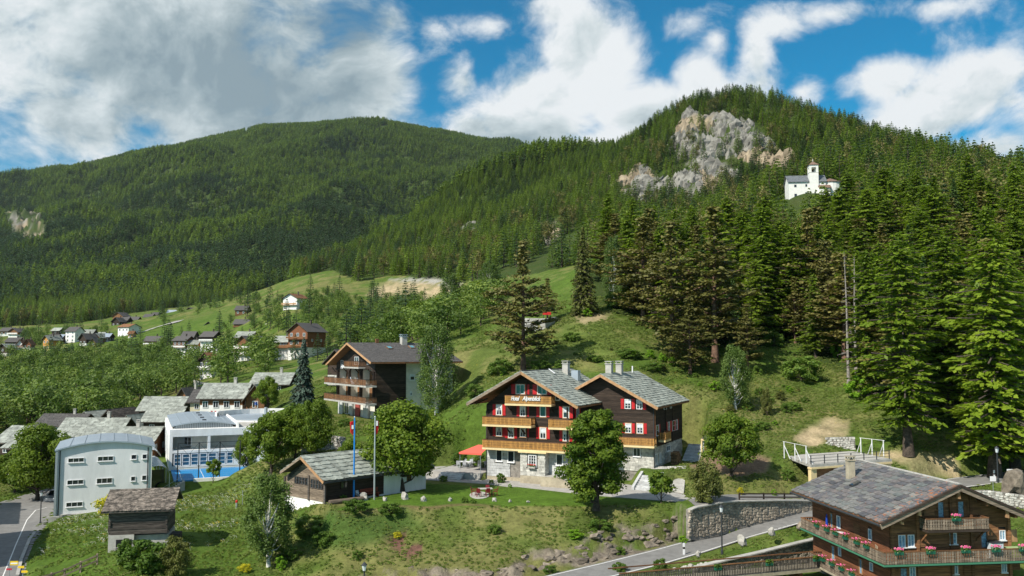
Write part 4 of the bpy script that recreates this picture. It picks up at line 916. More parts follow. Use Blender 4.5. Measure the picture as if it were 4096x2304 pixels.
    wins = [  # x0,x1,z0,z1 of the crop, shutters, bars, curtain
        (450, 505, 527, 628, 'lr', (1, 1), 'side'), (680, 732, 535, 640, 'lr', (1, 2), 'side'), (873, 928, 543, 645, 'lr', (0, 0), None), (1095, 1153, 548, 655, 'lr', (0, 1), 'half'),
        (450, 503, 735, 830, 'lr', (1, 1), 'side'), (567, 618, 742, 850, 'lr', (1, 2), 'side'), (680, 732, 745, 838, 'r', (1, 1), 'side'), (872, 930, 750, 855, 'lr', (1, 1), 'half'), (1095, 1150, 765, 880, 'lr', (1, 2), 'half'),
        (640, 724, 333, 425, 'lr', (1, 0), None), (848, 936, 337, 428, 'lr', (1, 0), None), (1020, 1062, 395, 487, '', (0, 1), None)]
    rects = []; 
    for x0_, x1_, z0_, z1_, sh, bars, cu in wins:
        r_ = wrect(fw, cv, x0_, x1_, z0_, z1_); rects.append(r_)
    planks(fw, 0, W, g1 + .02, zr - .3, M_DARK, .21, .045, prof, holes=[(a - .05, b + .05, c - .03, d + .03) for a, b, c, d in rects])
    for r_, (_, _, _, _, sh, bars, cu) in zip(rects, wins): window(fw, *r_, bars=bars, shut=sh, curtain=cu, outer=M_TRIM, sill=False)
    for xx in (.02, W * .5, W - .14): MB().box(xx - .02, xx + .14, -.13, -.058, g1, (ze - .1 if xx < 1 or xx > 9 else 11.9)).build('corner_post', M_DARK, th)
    # balconies
    b1x1 = fw.hit(*cv(1240, 900), -1.3)[0]; bx0 = fw.hit(*cv(310, 900), -1.3)[0]
    b = balcony(fw, bx0, b1x1, f1 + .18, 1.3, M_PINE, M_CREAM, m_rail=M_BROWN, slat=.115, gap=.05); b['label'] = 'long lowest balcony above the stone ground floor'
    x = fw.hit(*cv(783, 660), -1.3)[0]; b = balcony(fw, bx0, x, f2 + .16, 1.3, M_PINE, M_CREAM, m_rail=M_BROWN, slat=.115, gap=.05)
    xa = fw.hit(*cv(948, 700), -1.3)[0]; balcony(fw, xa, b1x1, f2 + .1, 1.3, M_PINE, M_CREAM, m_rail=M_BROWN, slat=.115, gap=.05)
    xa, xb = fw.hit(*cv(528, 470), -1.3)[0], fw.hit(*cv(978, 470), -1.3)[0]; tb = balcony(fw, xa, xb, f3 + .05, 1.3, M_PINE, M_CREAM, m_rail=M_BROWN, slat=.115, gap=.05); tb['label'] = 'top balcony carrying the white hotel lettering'
    def brace(x, z): MB(fw.M).beam((x, -.05, z - .9), (x, -1.1, z - .24), .12).build('balcony_brace', M_DARK, th)
    for x in (bx0 + .6, 3.2, 5.1): brace(x, f2); 
    for x in (xa + .3, xb - .3): brace(x, f3)
    # lettering: white script on the top balcony
    for txt, cx0, cx1 in (('Hotel', 588, 672), ('Alpenblick', 700, 880)):
        cu = bpy.data.curves.new('lettering', 'FONT'); cu.body = txt; cu.size = .72; cu.shear = .40; cu.extrude = .03; cu.offset = .010; cu.space_character = .95; cu.materials.append(M_PLASTIC)
        ob = bpy.data.objects.new('lettering', cu); COL.objects.link(ob); ob.parent = th; p0 = fw.hit(*cv(cx0, 488), -1.36); p1 = fw.hit(*cv(cx1, 492), -1.36)
        bpy.context.view_layer.update(); w_ = ob.dimensions.x or 1
        ob.matrix_local = Matrix.Translation((p0[0], -1.37, p0[1] + .02)) @ Matrix.Rotation(rad(90), 4, 'X') @ Matrix.Diagonal(((p1[0] - p0[0]) / w_, 1, 1, 1)); ob['label'] = 'white script lettering reading ' + txt; to_mesh(ob, th)
    # roof
    hw = W / 2 + 1.85; y0, y1 = -1.75, D + .6; dr = hw * .545; zt = zr + .05
    roof_pair(th, W / 2, zt, hw, dr, y0, y1, .2, M_BROWN); 
    for s in (-1, 1):   # verge boards
        MB().beam((W / 2, y0 - .03, zt - .16), (W / 2 + s * hw, y0 - .03, zt - dr - .16), .06, .30, up=(0, 0, 1)).build('verge_board', M_TRIM if s > 0 else M_GREYW, th)
        for yy in (.4, -.9): MB().beam((W / 2 + s * (hw - 1.9), yy - .3, zt - dr * (hw - 1.9) / hw - .5), (W / 2 + s * (hw - .25), yy - .3, zt - dr * (hw - .25) / hw - .30), .14).build('rafter', M_DARK, th)
    L = y1 - y0; sl = math.hypot(hw, dr)
    for s, cap in ((1, 300), (-1, 0)):
        A = Vector((W / 2 + s * hw, y0 if s > 0 else y1, zt - dr)); U = Vector((0, s, 0)); V = Vector((-s * hw, 0, dr)).normalized()
        slope_slates(th, A, U, V, L, sl, .66, .44, M_SLATE, thick=.06, cap=cap, near=NEAR, seed=4 + s, tilt=.12)
    MB().beam((W / 2, y0, zt + .08), (W / 2, y1, zt + .08), .3, .08).build('ridge_cap', M_SLATE_D, th)
    rx = lambda yy: 0
    chimney(th, W / 2 + 1.1, 9.8, zt - 1.2, zt + .75, .75, M_CONC); MB().box(W / 2 + 1.9, W / 2 + 2.8, 9.6, 10.5, zt - 1.9, zt - .1).build('roof_vent', M_METAL, th)
    MB().beam((W / 2 + .25, 6.2, zt + .15), (W / 2 + 1.3, 5.6, zt - .38), .16, .05).build('roof_ladder', M_PLASTIC, th)
    # right flank
    rw = Wall(th, wallM(W, 0, 0, rad(90))); planks(rw, 0, 6.2, g1 + .02, ze, M_DARK, .21, .045)
    ashlar(rw, 0, 6, .3, g1, [], .7, .3)
    for z_ in (f1 + .2, f2 + .3): window(rw, 2.3, 3.2, z_ + .1, z_ + 1.9, shut='lr', bars=(1, 1), outer=M_TRIM, sill=False)
    for z_ in (f1 + .15, f2 + .1): balcony(rw, 1.0, 5.9, z_, 1.1, M_PINE, M_CREAM, m_rail=M_BROWN, slat=.115, gap=.05, side=(True, False))
    # ------------- wing
    ox, oy = 10.56 + 8.36, 6.25; wl = 10.9; X1 = ox; X0 = ox - wl; Y0 = oy; Dw = 13; wz = 1.6
    wf = Wall(th, wallM(0, Y0, 0, 0)); xr = fw.hit(2402, 1497, Y0 - 1.2)[0]; wr = Wall(th, wallM(X1, Y0, 0, rad(90)))
    zrid = wf.hit(2402, 1497, -1.2)[1]; zg = 4.0; hwr = X1 - xr
    sl_w = .535; zew = zrid - .35 - hwr * sl_w
    MB().box(X0 + .1, X1 - .1, Y0 + .1, Y0 + Dw, -1, zg).build('wing_ground_floor', M_MORTAR, th)
    g = wrect(wf, cv, 1770, 1840, 945, 1030); ashlar(wf, 11.9, X1, wz - .4, zg, [(g[0] - .1, g[1] + .1, g[2] - .1, g[3] + .1)], .5, .18, M_STONEP); window(wf, *g, y=.02, bars=(1, 0), outer=M_STONE)
    sg = [(wr.hit(*cv(1980, 1020))[0], wr.hit(*cv(2003, 1020))[0], 2.0, 3.2), (wr.hit(*cv(2023, 1000))[0], wr.hit(*cv(2038, 1000))[0], 2.0, 3.2), (wr.hit(*cv(2092, 880))[0], wr.hit(*cv(2125, 880))[0], 3.0, 3.7)]
    ashlar(wr, 0, Dw, wz - .5, zg, [(a - .05, b + .05, c - .05, d + .05) for a, b, c, d in sg], .5, .18, M_STONEP)
    for a, b, c, d in sg: window(wr, a, b, c, d, y=.02, bars=(1, 0), outer=M_STONE)
    MB().prism([(X0, Y0, zg + .01), (X1, Y0, zg + .01), (X1, Y0, zew), (xr, Y0, zrid - .35), (X0, Y0, zrid - .35 - (xr - X0) * sl_w)], (0, Dw, 0)).build('wing_timber_wall', M_DARK, th)
    ww = [(1690, 1750, 475, 568), (1803, 1860, 478, 572), (1697, 1752, 710, 800), (1808, 1866, 710, 805)]; rs = [wrect(wf, cv, *w_) for w_ in ww]
    pf = lambda z: (max(10.6, X0), X1) if z < zew else (max(10.6, xr - (zrid - .35 - z) / sl_w), xr + (zrid - .35 - z) / sl_w)
    planks(wf, X0, X1, zg + .02, zrid - .4, M_DARK, .21, .045, pf, holes=[(a - .05, b + .05, c - .03, d + .03) for a, b, c, d in rs])
    for i, r_ in enumerate(rs): window(wf, *r_, bars=(1, 2), shut=('lr' if i % 2 == 0 else 'r'), curtain='half', outer=M_TRIM if i > 1 else None, sill=False)
    planks(wr, 0, Dw, zg + .02, zew, M_DARK, .21, .045)
    for xa_ in (0, 4.6, 7.9): MB(wr.M).box(xa_, xa_ + .16, -.16, -.06, zg, zew).build('corner_post', M_BROWN if xa_ == 0 else M_DARK, th)
    for a, b in ((1984, 2010), (2098, 2115), (2140, 2165), (2172, 2190)):
        s0 = wr.hit(*cv(a, 750))[0]; s1 = wr.hit(*cv(b, 740))[0]; window(wr, s0, s1, 5.3, 6.6, bars=(0, 1), shut='lr', sill=False, fw=.05)
    for a, b in ((2060, 2085), (2120, 2135)): s0 = wr.hit(*cv(a, 560))[0]; s1 = wr.hit(*cv(b, 555))[0]; window(wr, s0, s1, 8.2, 8.7, bars=(0, 0), sill=False, fw=.05)
    balcony(wf, wf.hit(*cv(1620, 850), -1.2)[0], X1 + .35, f1 + .55, 1.2, M_PINE, M_CREAM, m_rail=M_BROWN, slat=.115, gap=.05); s0 = wr.hit(*cv(2080, 800), -.9)[0]; balcony(wr, s0, s0 + 2.6, f1 + 1.0, .9, M_PINE, M_CREAM, m_rail=M_BROWN, slat=.115, gap=.05)
    hr = wf.hit(2632, 1628, -1.2)[0] - xr; drw = hr * sl_w; ya, yb = Y0 - 1.3, Y0 + Dw + .7; zt = zrid; Lw = yb - ya
    q = MB(); hl = xr - X0 + .3; q.prism([(xr, ya, zt), (xr, ya, zt - .2), (xr + hr, ya, zt - drw - .2), (xr + hr, ya, zt - drw)], (0, Lw, 0)); q.prism([(xr, ya, zt), (xr - hl, ya, zt - hl * sl_w), (xr - hl, ya, zt - hl * sl_w - .2), (xr, ya, zt - .2)], (0, Lw, 0)); q.build('wing_roof', M_BROWN, th)
    for s, hh in ((1, hr), (-1, hl)): MB().beam((xr, ya - .03, zt - .16), (xr + s * hh, ya - .03, zt - .16 - hh * sl_w), .06, .32).build('verge_board', M_TRIM, th)
    A = Vector((xr + hr, ya, zt - drw)); V = Vector((-hr, 0, drw)).normalized(); slope_slates(th, A, (0, 1, 0), V, Lw, math.hypot(hr, drw), .66, .44, M_SLATE, thick=.06, cap=0, near=NEAR, seed=9, tilt=.12)
    A = Vector((xr - hl, yb, zt - hl * sl_w)); V = Vector((hl, 0, hl * sl_w)).normalized(); slope_slates(th, A, (0, -1, 0), V, Lw, hl * math.hypot(1, sl_w), .60, .42, M_SLATE, thick=.045, cap=0, seed=10, tilt=.06)
    for (cx, cy) in ((xr - .2, Y0 + 2.6), (xr + .2, Y0 + 5.4)): chimney(th, cx, cy, zt - .6, zt + 1.15, .75, M_CONC)
    MB().tube((xr + .3, Y0 + 10.5, zt - .4), (xr + .3, Y0 + 10.5, zt + .8), .09).build('vent_pipe', M_PLASTIC, th)
    # gutters and downpipes
    MB().tube((W + .02, -.12, .1), (W + .02, -.12, ze - 1), .06).build('downpipe', M_METALD, th); MB().tube((X1 + .02, Y0 - .1, 1), (X1 + .02, Y0 - .1, zew), .06).build('downpipe', M_METALD, th); MB().tube((-.02, -.1, .1), (-.02, -.1, ze - .8), .05).build('downpipe', M_METALD, th)
    # things on and around it
    aw = thing('awning', th.matrix_basis @ Vector((-1.4, .6, 3.1)), ang, 'coral red parasol awning beside the hotel terrace tables', 'awning'); q = MB(); q.add([(-2.1, -1.2, 0), (1.0, -1.2, 0), (1.0, 1.2, .75), (-.7, 1.2, .75), (-2.1, -1.2, -.2), (1.0, -1.2, -.2), (-2.1, 1.0, .1)], [(0, 1, 2, 3), (0, 4, 5, 1), (0, 3, 6)]); q.build('canvas', mat('coral_canvas', (.75, .13, .09), .8), aw)
    q = MB(); q.tube((-2.0, -1.1, 0), (-2.0, -1.1, -2.35), .03); q.tube((.8, -1.1, 0), (.8, -1.1, -2.35), .03); q.build('pole', M_STEEL, aw)
    # small garage to the right of the wing and log pile
    gt = thing('garage', th.matrix_basis @ Vector((X1 + 3.6, Y0 + 9.0, 1.7)), ang + rad(6), 'small flat roofed garage with dark wooden door behind the hotel wing', 'garage'); q = MB(); q.box(0, .2, 0, 4, -.5, 2.5); q.box(2.6, 2.8, 0, 4, -.5, 2.5); q.box(0, 2.8, 3.8, 4, -.5, 2.5); q.build('wall', M_STONE, gt)
    MB().box(-.15, 3.1, -.3, 4.1, 2.5, 2.72).build('roof', M_CREAM, gt); MB().box(-.1, 3.0, -.25, 4.05, 2.723, 2.78).build('roof_covering', M_SLATE_D, gt); 
    for k in range(2): MB().box(.2 + 1.2 * k, 1.38 + 1.2 * k, .1, .16, -.4, 2.48).build('door', M_BROWN, gt)
    MB().box(-.15, .0, -.25, -.05, -.4, 2.5).build('post', M_CREAM, gt)
    lp = thing('log_pile', th.matrix_basis @ Vector((X1 + 1.2, Y0 + 4.2, 1.6)), ang + rad(90), 'stacked round firewood logs against the stone wing wall', 'log pile'); c = MB().tube((0, -.35, 0), (0, .35, 0), .09, n=7).mesh('log', mat('cut_log', (.22, .13, .07), .9, .4, 4, objvar=.4))
    for r in range(9):
        for k in range(11 - (r > 6) * 2): obj('log', c, lp, M=Matrix.Translation((k * .19 + (r % 2) * .09, RND.uniform(-.06, .06), .1 + r * .165)))
    st = thing('outdoor_stairs', th.matrix_basis @ Vector((X1 + 2.6, Y0 + 7.5, 1.55)), ang, 'grey stone stairs climbing behind the hotel wing', 'stairs')
    for k in range(12): MB().box(-1.3, .8, k * .32, k * .32 + .36, -.4, .16 * (k + 1)).build('step', M_STONE, st)
    return th
def flower_mesh(wd, col):
    key = ('fl', round(wd, 1), col)
    if key in UBOX: return UBOX[key]
    n = int(220 * wd); P = np.stack([(NPR.rand(n) - .5) * wd, NPR.randn(n) * .10, .2 + NPR.rand(n) * .28], -1); N = NPR.randn(n, 3) + np.array([0, -.5, 1])
    t = (P[:, 2] > .34).astype(float)
    cm = {'pink': (.75, .13, .30), 'red': (.65, .03, .03)}[col]; m = MATS.get('blossom_' + col)
    if m is None:
        m = bpy.data.materials.new('blossom_' + col); m.use_nodes = True; T = NT(m.node_tree); b = m.node_tree.nodes['Principled BSDF']; a_ = T.n('ShaderNodeAttribute', attribute_name='tint'); T.l(T.mix(T.m('GREATER_THAN', a_.outputs['Fac'], .5), (.06, .14, .02), cm), b.inputs['Base Color']); MATS['blossom_' + col] = m
    t2 = np.where(t > .5, (NPR.rand(n) > .25) * 1.0, 0); me = leafmesh('flowers', P, N, .045 + .02 * NPR.rand(n), 1, m, tint=t2); UBOX[key] = me; return me

def nord():
    O, ang = FR['nord']; th = thing('apartment_house', O, ang, 'large dark brown chalet hotel with white concrete balcony slabs and grey tiled roof', 'hotel'); BUILT.append((-15, 150, 17))
    W, D = 17.0, 13.9; fw = Wall(th, Matrix()); cv = zc(.24850, 1280, 1340); rw = Wall(th, wallM(W, 0, 0, rad(90)))
    fl = [2.75, 5.55]; z3 = 8.3; ze = fw.hit(1488, 1449)[1] - .1; zr = fw.hit(1397, 1371, -1.2)[1]; xr = fw.hit(1397, 1371, -1.2)[0]
    # inner body in white render, set back behind the loggias
    MB().box(.3, W - .3, 1.6, D, -2, z3).build('wall', M_WHITE2, th)
    MB().prism([(.0, .0, z3), (W, .0, z3), (W, .0, ze), (xr, .0, zr - .3), (0, .0, ze - .1)], (0, D, 0)).build('gable_wall', M_DARK, th)
    sl1 = (zr - .3 - ze) / (W - xr); prof = lambda z: (0, W) if z < ze else (xr - (zr - .3 - z) / sl1 * (xr / (W - xr)), xr + (zr - .3 - z) / sl1)
    lg = wrect(fw, cv, 545, 632, 350, 480)
    planks(fw, 0, W, z3 - .3, zr - .35, M_DARK, .24, .05, prof, holes=[lg])
    window(fw, lg[0] + .5, lg[1], lg[2], lg[3], bars=(1, 0), name='balcony_door', sill=False)
    for a, b in ((345, 380), (765, 800)): r_ = wrect(fw, cv, a, b, 405, 475); window(fw, *r_, bars=(0, 0), sill=False, fw=.06)
    posts = [fw.hit(*cv(x, 600))[0] for x in (280, 462, 650, 862)]
    for x in posts: MB().box(x - .2, x + .2, -.1, .35, .0 if 0 else 2.6, z3 + (2.2 if x < 14 and x > 3 else 0)).build('post', M_DARK, th); MB().beam((x, -.3, z3 - .9), (x, -1.0, z3 - .1), .16).build('brace', M_DARK, th)
    for x in posts: MB().box(x - .9, x + .9, -.06, .12, z3 - .55, z3 - .3).build('arch_board', M_DARK, th)
    for f, g_ in ((2.75, 2.5), (5.55, 2.5)):
        for i in range(3):
            xa, xb = posts[i] + .4, posts[i + 1] - .3; wi = Wall(th, wallM(0, 1.6, 0, 0))
            window(wi, xb - 1.5, xb - .2, f + .3, f + 2.1, bars=(1, 0), sill=False, name='balcony_door'); MB().box(xa, xa + 1.1, 1.45, 1.56, f + .1, f + 2.2).build('door', M_BROWN, th)
            if i != 1 or f > 4: MB().box(xb - .6, xb - .1, 1.30, 1.45, f + .9, f + 2.05).build('blind', mat('pink_blind', (.45, .13, .13), .8), th)
            MB().box(xa - .45, xa - .35, .3, 1.6, f, f + 2.5).build('partition', M_WHITE2, th)
        MB().box(-.02, .3, .36, 1.6, f, f + 2.6).build('side_wall', M_WHITE, th)
    for z_ in (2.75, 5.55):
        b = balcony(fw, -1.1, W + .8, z_, 1.9, M_BROWN, M_CONC, h=1.0, slat=.11, gap=.09, slab=.26, m_rail=M_DARK, cut=False); b['label'] = 'full width balcony on a pale concrete slab'
    xa, xb = fw.hit(*cv(400, 520), -1.1)[0], fw.hit(*cv(636, 520), -1.1)[0]; balcony(fw, xa, xb, z3 + .1, 1.3, M_BROWN, M_CONC, h=1.0, slat=.11, gap=.09, slab=.24, m_rail=M_DARK, cut=False)
    # ground floor
    gx = [fw.hit(*cv(x, 1250), 1.4)[0] for x in (310, 375, 405, 465, 490, 535, 572, 636, 712, 790)]; gw_ = Wall(th, wallM(0, 1.4, 0, 0))
    for a, b in ((0, 1), (4, 5), (8, 9)): MB(gw_.M).box(gx[a], gx[b], -.25, .1, -.4, 2.45).build('stone_pier', M_STONE, th)
    window(gw_, gx[2], gx[3], .1, 2.3, bars=(1, 0), sill=False, y=-.05, name='glass_door'); MB(gw_.M).box(gx[6], gx[7], -.12, .1, 0, 2.3).build('door', mat('old_red_door', (.33, .07, .06), .7), th)
    # flank: black boards, then white render
    xs = rw.hit(*cv(1380, 700))[0]; MB(rw.M).box(0, xs, -.10, -.0, -1.2, ze - .1).build('side_boarding', M_DARK, th); planks(rw, 0, xs, .0, ze - .1, M_DARK, .26, .14)
    MB(rw.M).box(xs, D, -.06, .3, -2, ze - .05).build('side_wall', M_WHITE2, th)
    for a, b, c, d in ((1445, 1518, 628, 725), (1445, 1478, 900, 975), (1630, 1690, 640, 730), (1960, 2010, 640, 730)): r_ = wrect(rw, cv, a, b, c, d); window(rw, *r_, y=-.10, bars=(0, 0), curtain='half')
    # roof
    hr = (fw.hit(*cv(830, 440), -1.5)[0] - xr); hl = xr - fw.hit(*cv(105, 468), -1.5)[0]; ya, yb = -1.6, D + .9; sr = (zr - (ze)) / (W - xr) ; L = yb - ya
    zl = fw.hit(*cv(105, 468), -1.5)[1]; zrr = fw.hit(*cv(830, 440), -1.5)[1]
    q = MB(); q.prism([(xr, ya, zr), (xr, ya, zr - .22), (xr + hr, ya, zrr - .22), (xr + hr, ya, zrr)], (0, L, 0)); q.prism([(xr, ya, zr), (xr - hl, ya, zl), (xr - hl, ya, zl - .22), (xr, ya, zr - .22)], (0, L, 0)); q.build('roof', M_BROWN, th)
    for s, hh, zz in ((1, hr, zrr), (-1, hl, zl)): MB().beam((xr, ya - .04, zr - .14), (xr + s * hh, ya - .04, zz - .14), .07, .32).build('verge_board', M_TRIM, th)
    for s, hh, zz in ((1, hr, zrr), (-1, hl, zl)):
        A = Vector((xr + s * hh, ya if s > 0 else yb, zz)); V = Vector((-s * hh, 0, zr - zz)); slope_slates(th, A, (0, s, 0), V, L, V.length, .55, .36, M_SLATE_D, stuff=True, thick=.03, seed=13, tilt=.03)
    rz_ = lambda x: zr - (x - xr) * (zr - zrr) / hr
    for xx, yy in ((3.1, 4.7), (2.7, 9.0)):
        x = xr + xx; n = Vector((zr - zrr, 0, hr)).normalized(); ang_ = math.atan2(zr - zrr, hr); M_ = Matrix.Translation((x, yy, rz_(x) + .05)) @ Matrix.Rotation(ang_, 4, 'Y'); s_ = MB(M_).box(-.65, .65, -.45, .45, 0, .16).build('roof_window', M_BROWN, th); MB(M_).box(-.55, .55, -.35, .35, .163, .18).build('pane', mat('skylight_glass', (.12, .30, .34), .1, spec=.9), s_)
    chimney(th, xr + .9, 8.3, zr - .8, zr + 1.1, .95, M_CONC, M_METAL); MB().box(xr - .2, xr + .3, 3.5, 4.0, zr - .2, zr + .7).build('small_chimney', M_BROWN, th)
    cu = bpy.data.curves.new('lettering', 'FONT'); cu.body = 'Hotel'; cu.size = .95; cu.shear = .3; cu.extrude = .04; cu.offset = .03; cu.space_character = .82; cu.materials.append(M_PLASTIC); ob = bpy.data.objects.new('lettering', cu); COL.objects.link(ob); ob.parent = th
    p = fw.hit(*cv(335, 535), -.15); ob.matrix_local = Matrix.Translation((p[0], -.16, p[1])) @ Matrix.Rotation(rad(90), 4, 'X'); ob['label'] = 'white lettering reading Hotel'; to_mesh(ob, th)
    # hammock on the middle balcony
    p0 = fw.hit(*cv(505, 695), -.3); p1 = fw.hit(*cv(630, 700), -.3); hm = thing('hammock', th.matrix_basis @ Vector((p0[0], -.5, p0[1])), ang, 'pale blue and white hammock slung on the middle balcony of the dark hotel', 'hammock'); q = MB(); n = 8; Lh = p1[0] - p0[0]
    vs = []; 
    for k in range(n + 1):
        t = k / n; z_ = -1.15 * 4 * t * (1 - t); wd = .04 + .5 * math.sin(math.pi * t); vs += [(Lh * t, -wd / 2, z_ + .1), (Lh * t, wd / 2, z_ + .25)]
    q.add(vs, [(2 * k, 2 * k + 2, 2 * k + 3, 2 * k + 1) for k in range(n)]); q.build('cloth', mat('hammock_cloth', (.55, .62, .72), .9), hm)
    # white annex at the back right, lower slate roof beside it
    wa = thing('white_outbuilding', th.matrix_basis @ Vector((W + 1, D + .2, .6)), ang, 'low white outbuilding with brown door right of the dark hotel', 'outbuilding'); MB().box(-2.0, 5.5, 0, 4.5, -2, 2.4).build('wall', M_WHITE, wa); MB().beam((-2.4, 2.2, 2.6), (6.2, 2.2, 2.35), 5.6, .14).build('roof', M_SLATE_D, wa); MB().box(2.0, 2.9, -.06, .0, 0, 1.9).build('door', M_PINE, wa)
    return th

def annex():
    O, ang = FR['annex']; th = thing('low_barn', O, ang, 'low weathered wood barn with slate roof and white base behind the blue pole', 'barn'); BUILT.append((-15, 97, 10))
    W, D = 7.2, 13.6; fw = Wall(th, Matrix()); rw = Wall(th, wallM(W, 0, 0, rad(90))); cv = zc(.52448, 1100, 1300)
    ze = 1.95; xr = fw.hit(1207.5, 1826, -.8)[0]; zr = fw.hit(1207.5, 1826, -.8)[1]
    MB().box(-.02, W + .02, -.02, D, -5, .05).build('foundation', M_WHITE, th)
    MB().prism([(.05, .05, .05), (W - .05, .05, .05), (W - .05, .05, ze), (xr, .05, zr - .3), (.05, .05, ze + .15)], (0, D - .1, 0)).build('wall', M_GREYW2, th)
    sl = (zr - .3 - ze) / (W - xr); prof = lambda z: (0, W) if z < ze else (xr - (zr - .3 - z) / sl * .98, xr + (zr - .3 - z) / sl)
    bands = [wrect(fw, cv, 150, 258, 1158, 1215), wrect(fw, cv, 272, 385, 1183, 1250)]
    planks(fw, 0, W, .06, zr - .35, M_GREYW, .2, .05, prof, holes=bands)
    for a, b, c, d in bands:
        n = 5
        for k in range(n): s = (b - a) / n; window(fw, a + k * s + .04, a + (k + 1) * s - .04, c, d, bars=(0, 1), sill=False, fw=.05, fm=M_GREYW2, y=-.02, glass=M_GLASS)
    for x in (0, bands[0][1] + .1, W - .15): MB().box(x - .06, x + .18, -.16, -.065, .0, ze + (.1 if x < 1 or x > 6 else .6)).build('post', M_GREYW2, th)
    s1 = 7.5; planks(rw, 0, s1, .06, ze, M_DARK, .2, .05); MB(rw.M).box(s1, D, -.08, .1, -1, ze).build('side_wall', M_WHITE, th)
    r_ = wrect(rw, cv, 1000, 1033, 1118, 1190); window(rw, *r_, y=-.12, bars=(1, 1), fm=M_BROWN, sill=False); r_ = wrect(rw, cv, 495, 555, 1190, 1245); window(rw, *r_, y=-.08, bars=(1, 0), fm=M_DARK, sill=False)
    hr = fw.hit(1299, 1929, -.8)[0] - xr; hl = xr - fw.hit(1126, 1886, -.8)[0]; zrr = fw.hit(1299, 1927, -.8)[1]; zl = fw.hit(1126, 1886, -.8)[1]; ya, yb = -.95, D + .6; L = yb - ya
    q = MB(); q.prism([(xr, ya, zr), (xr, ya, zr - .16), (xr + hr, ya, zrr - .16), (xr + hr, ya, zrr)], (0, L, 0)); q.prism([(xr, ya, zr), (xr - hl, ya, zl), (xr - hl, ya, zl - .16), (xr, ya, zr - .16)], (0, L, 0)); q.build('roof', M_GREYW2, th)
    for s, hh, zz in ((1, hr, zrr), (-1, hl, zl)): MB().beam((xr, ya - .03, zr - .12), (xr + s * hh, ya - .03, zz - .12), .06, .24).build('verge_board', M_TRIM if s > 0 else M_GREYW, th)
    for s, hh, zz, cap in ((1, hr, zrr, 300), (-1, hl, zl, 0)):
        A = Vector((xr + s * hh, ya if s > 0 else yb, zz)); V = Vector((-s * hh, 0, zr - zz)); slope_slates(th, A, (0, s, 0), V, L, V.length, .95, .62, M_SLATE, cap=cap, near=NEAR, thick=.06, seed=23, tilt=.11)
    MB().tube((W + .3, -.3, -.2), (W + .3, -.3, ze - .3), .05).build('downpipe', M_METALD, th); MB().tube((xr + hr, ya, zrr - .15), (xr + hr, yb, zrr - .15), .07).build('gutter', M_METALD, th)
    return th

def barn():
    O, ang = FR['barn']; th = thing('old_barn', O, ang, 'small black log barn on a concrete base in the meadow', 'barn'); BUILT.append((O.x + 2.5, 87, 5))
    W, D = 5.3, 4.6; fw = Wall(th, Matrix()); lw = Wall(th, wallM(0, D, 0, rad(-90))); cv = zc(.55500, 0, 1500)
    MB().box(0, 2.3, 0, .35, -1.5, 1.62).build('base_wall', M_CONC, th); MB().box(.0, W, .9, D, -1.5, 1.45).build('base_wall', M_CONC, th); MB().box(0, .35, .36, 1.0, -1.5, 1.62).build('base_wall', M_CONC, th)
    MB().box(.7, 2.1, -.02, .0, -.6, 1.2).build('dark_doorway_panel', M_BLACK, th); MB().box(2.3, W, .5, .8, -1.5, 1.45).build('base_wall', M_CONC, th)  # black panel stands in for the darkness inside the doorway
    MB().box(.2, W - .1, .25, D - .2, 1.6, 3.9).build('wall', M_BLACK, th)
    def logs(w, x0, x1, z0, z1):
        for k in range(int((z1 - z0) / .21)): place_box('log', th, M_GREYW2, x0 - RND.uniform(0, .25), x1 + RND.uniform(0, .25), -.02 - RND.uniform(0, .05), .16, z0 + k * .21, z0 + k * .21 + .195, w.M)
    logs(Wall(th, wallM(0, .12, 0, 0)), .15, W - .05, 1.66, 3.95); logs(lw, .3, D - .2, 1.66, 4.3); rw = Wall(th, wallM(W - .05, 0, 0, rad(90))); logs(rw, .2, D - .2, 1.66, 4.3)
    ya, yb = -.55, D * .55; z0 = fw.hit(*cv(900, 985), -.5)[1]; z1 = z0 + 1.55; L = W + 1.15
    q = MB(); q.prism([(-.5, ya, z0 - .1), (-.5, yb, z1 - .1), (-.5, yb, z1 + .02), (-.5, ya, z0 + .02)], (L, 0, 0)); q.prism([(-.5, yb, z1 - .1), (-.5, D + .6, z0 + .1), (-.5, D + .6, z0 + .2), (-.5, yb, z1 + .02)], (L, 0, 0)); q.build('roof', M_GREYW2, th)
    ml = mat('old_stone_slate', (.135, .118, .10), .9, .45, 3, objvar=.45, bump=.5, tint=(.24, .20, .165))
    V = Vector((0, yb - ya, z1 - z0)); slope_slates(th, (-.55, ya - .05, z0 + .04), (1, 0, 0), V, L + .1, V.length + .1, .42, .17, ml, cap=300, near=NEAR, thick=.045, seed=31, tilt=.10, over=1.9)
    V = Vector((0, yb - D - .6, z1 - z0 - .18)); slope_slates(th, (L - .5, D + .6, z0 + .2), (-1, 0, 0), V, L, V.length, .5, .3, ml, stuff=True, seed=32)
    for k in range(2): MB().box(-.62 if k == 0 else L - .62, -.54 if k == 0 else L - .54, ya, ya + .2, z0 - .1, z0 + .1).build('rafter_end', M_GREYW2, th)
    MB().box(W + .1, W + 1.0, 1.2, 2.6, -.6, 1.3).build('side_shed', M_GREYW2, th)
    return th

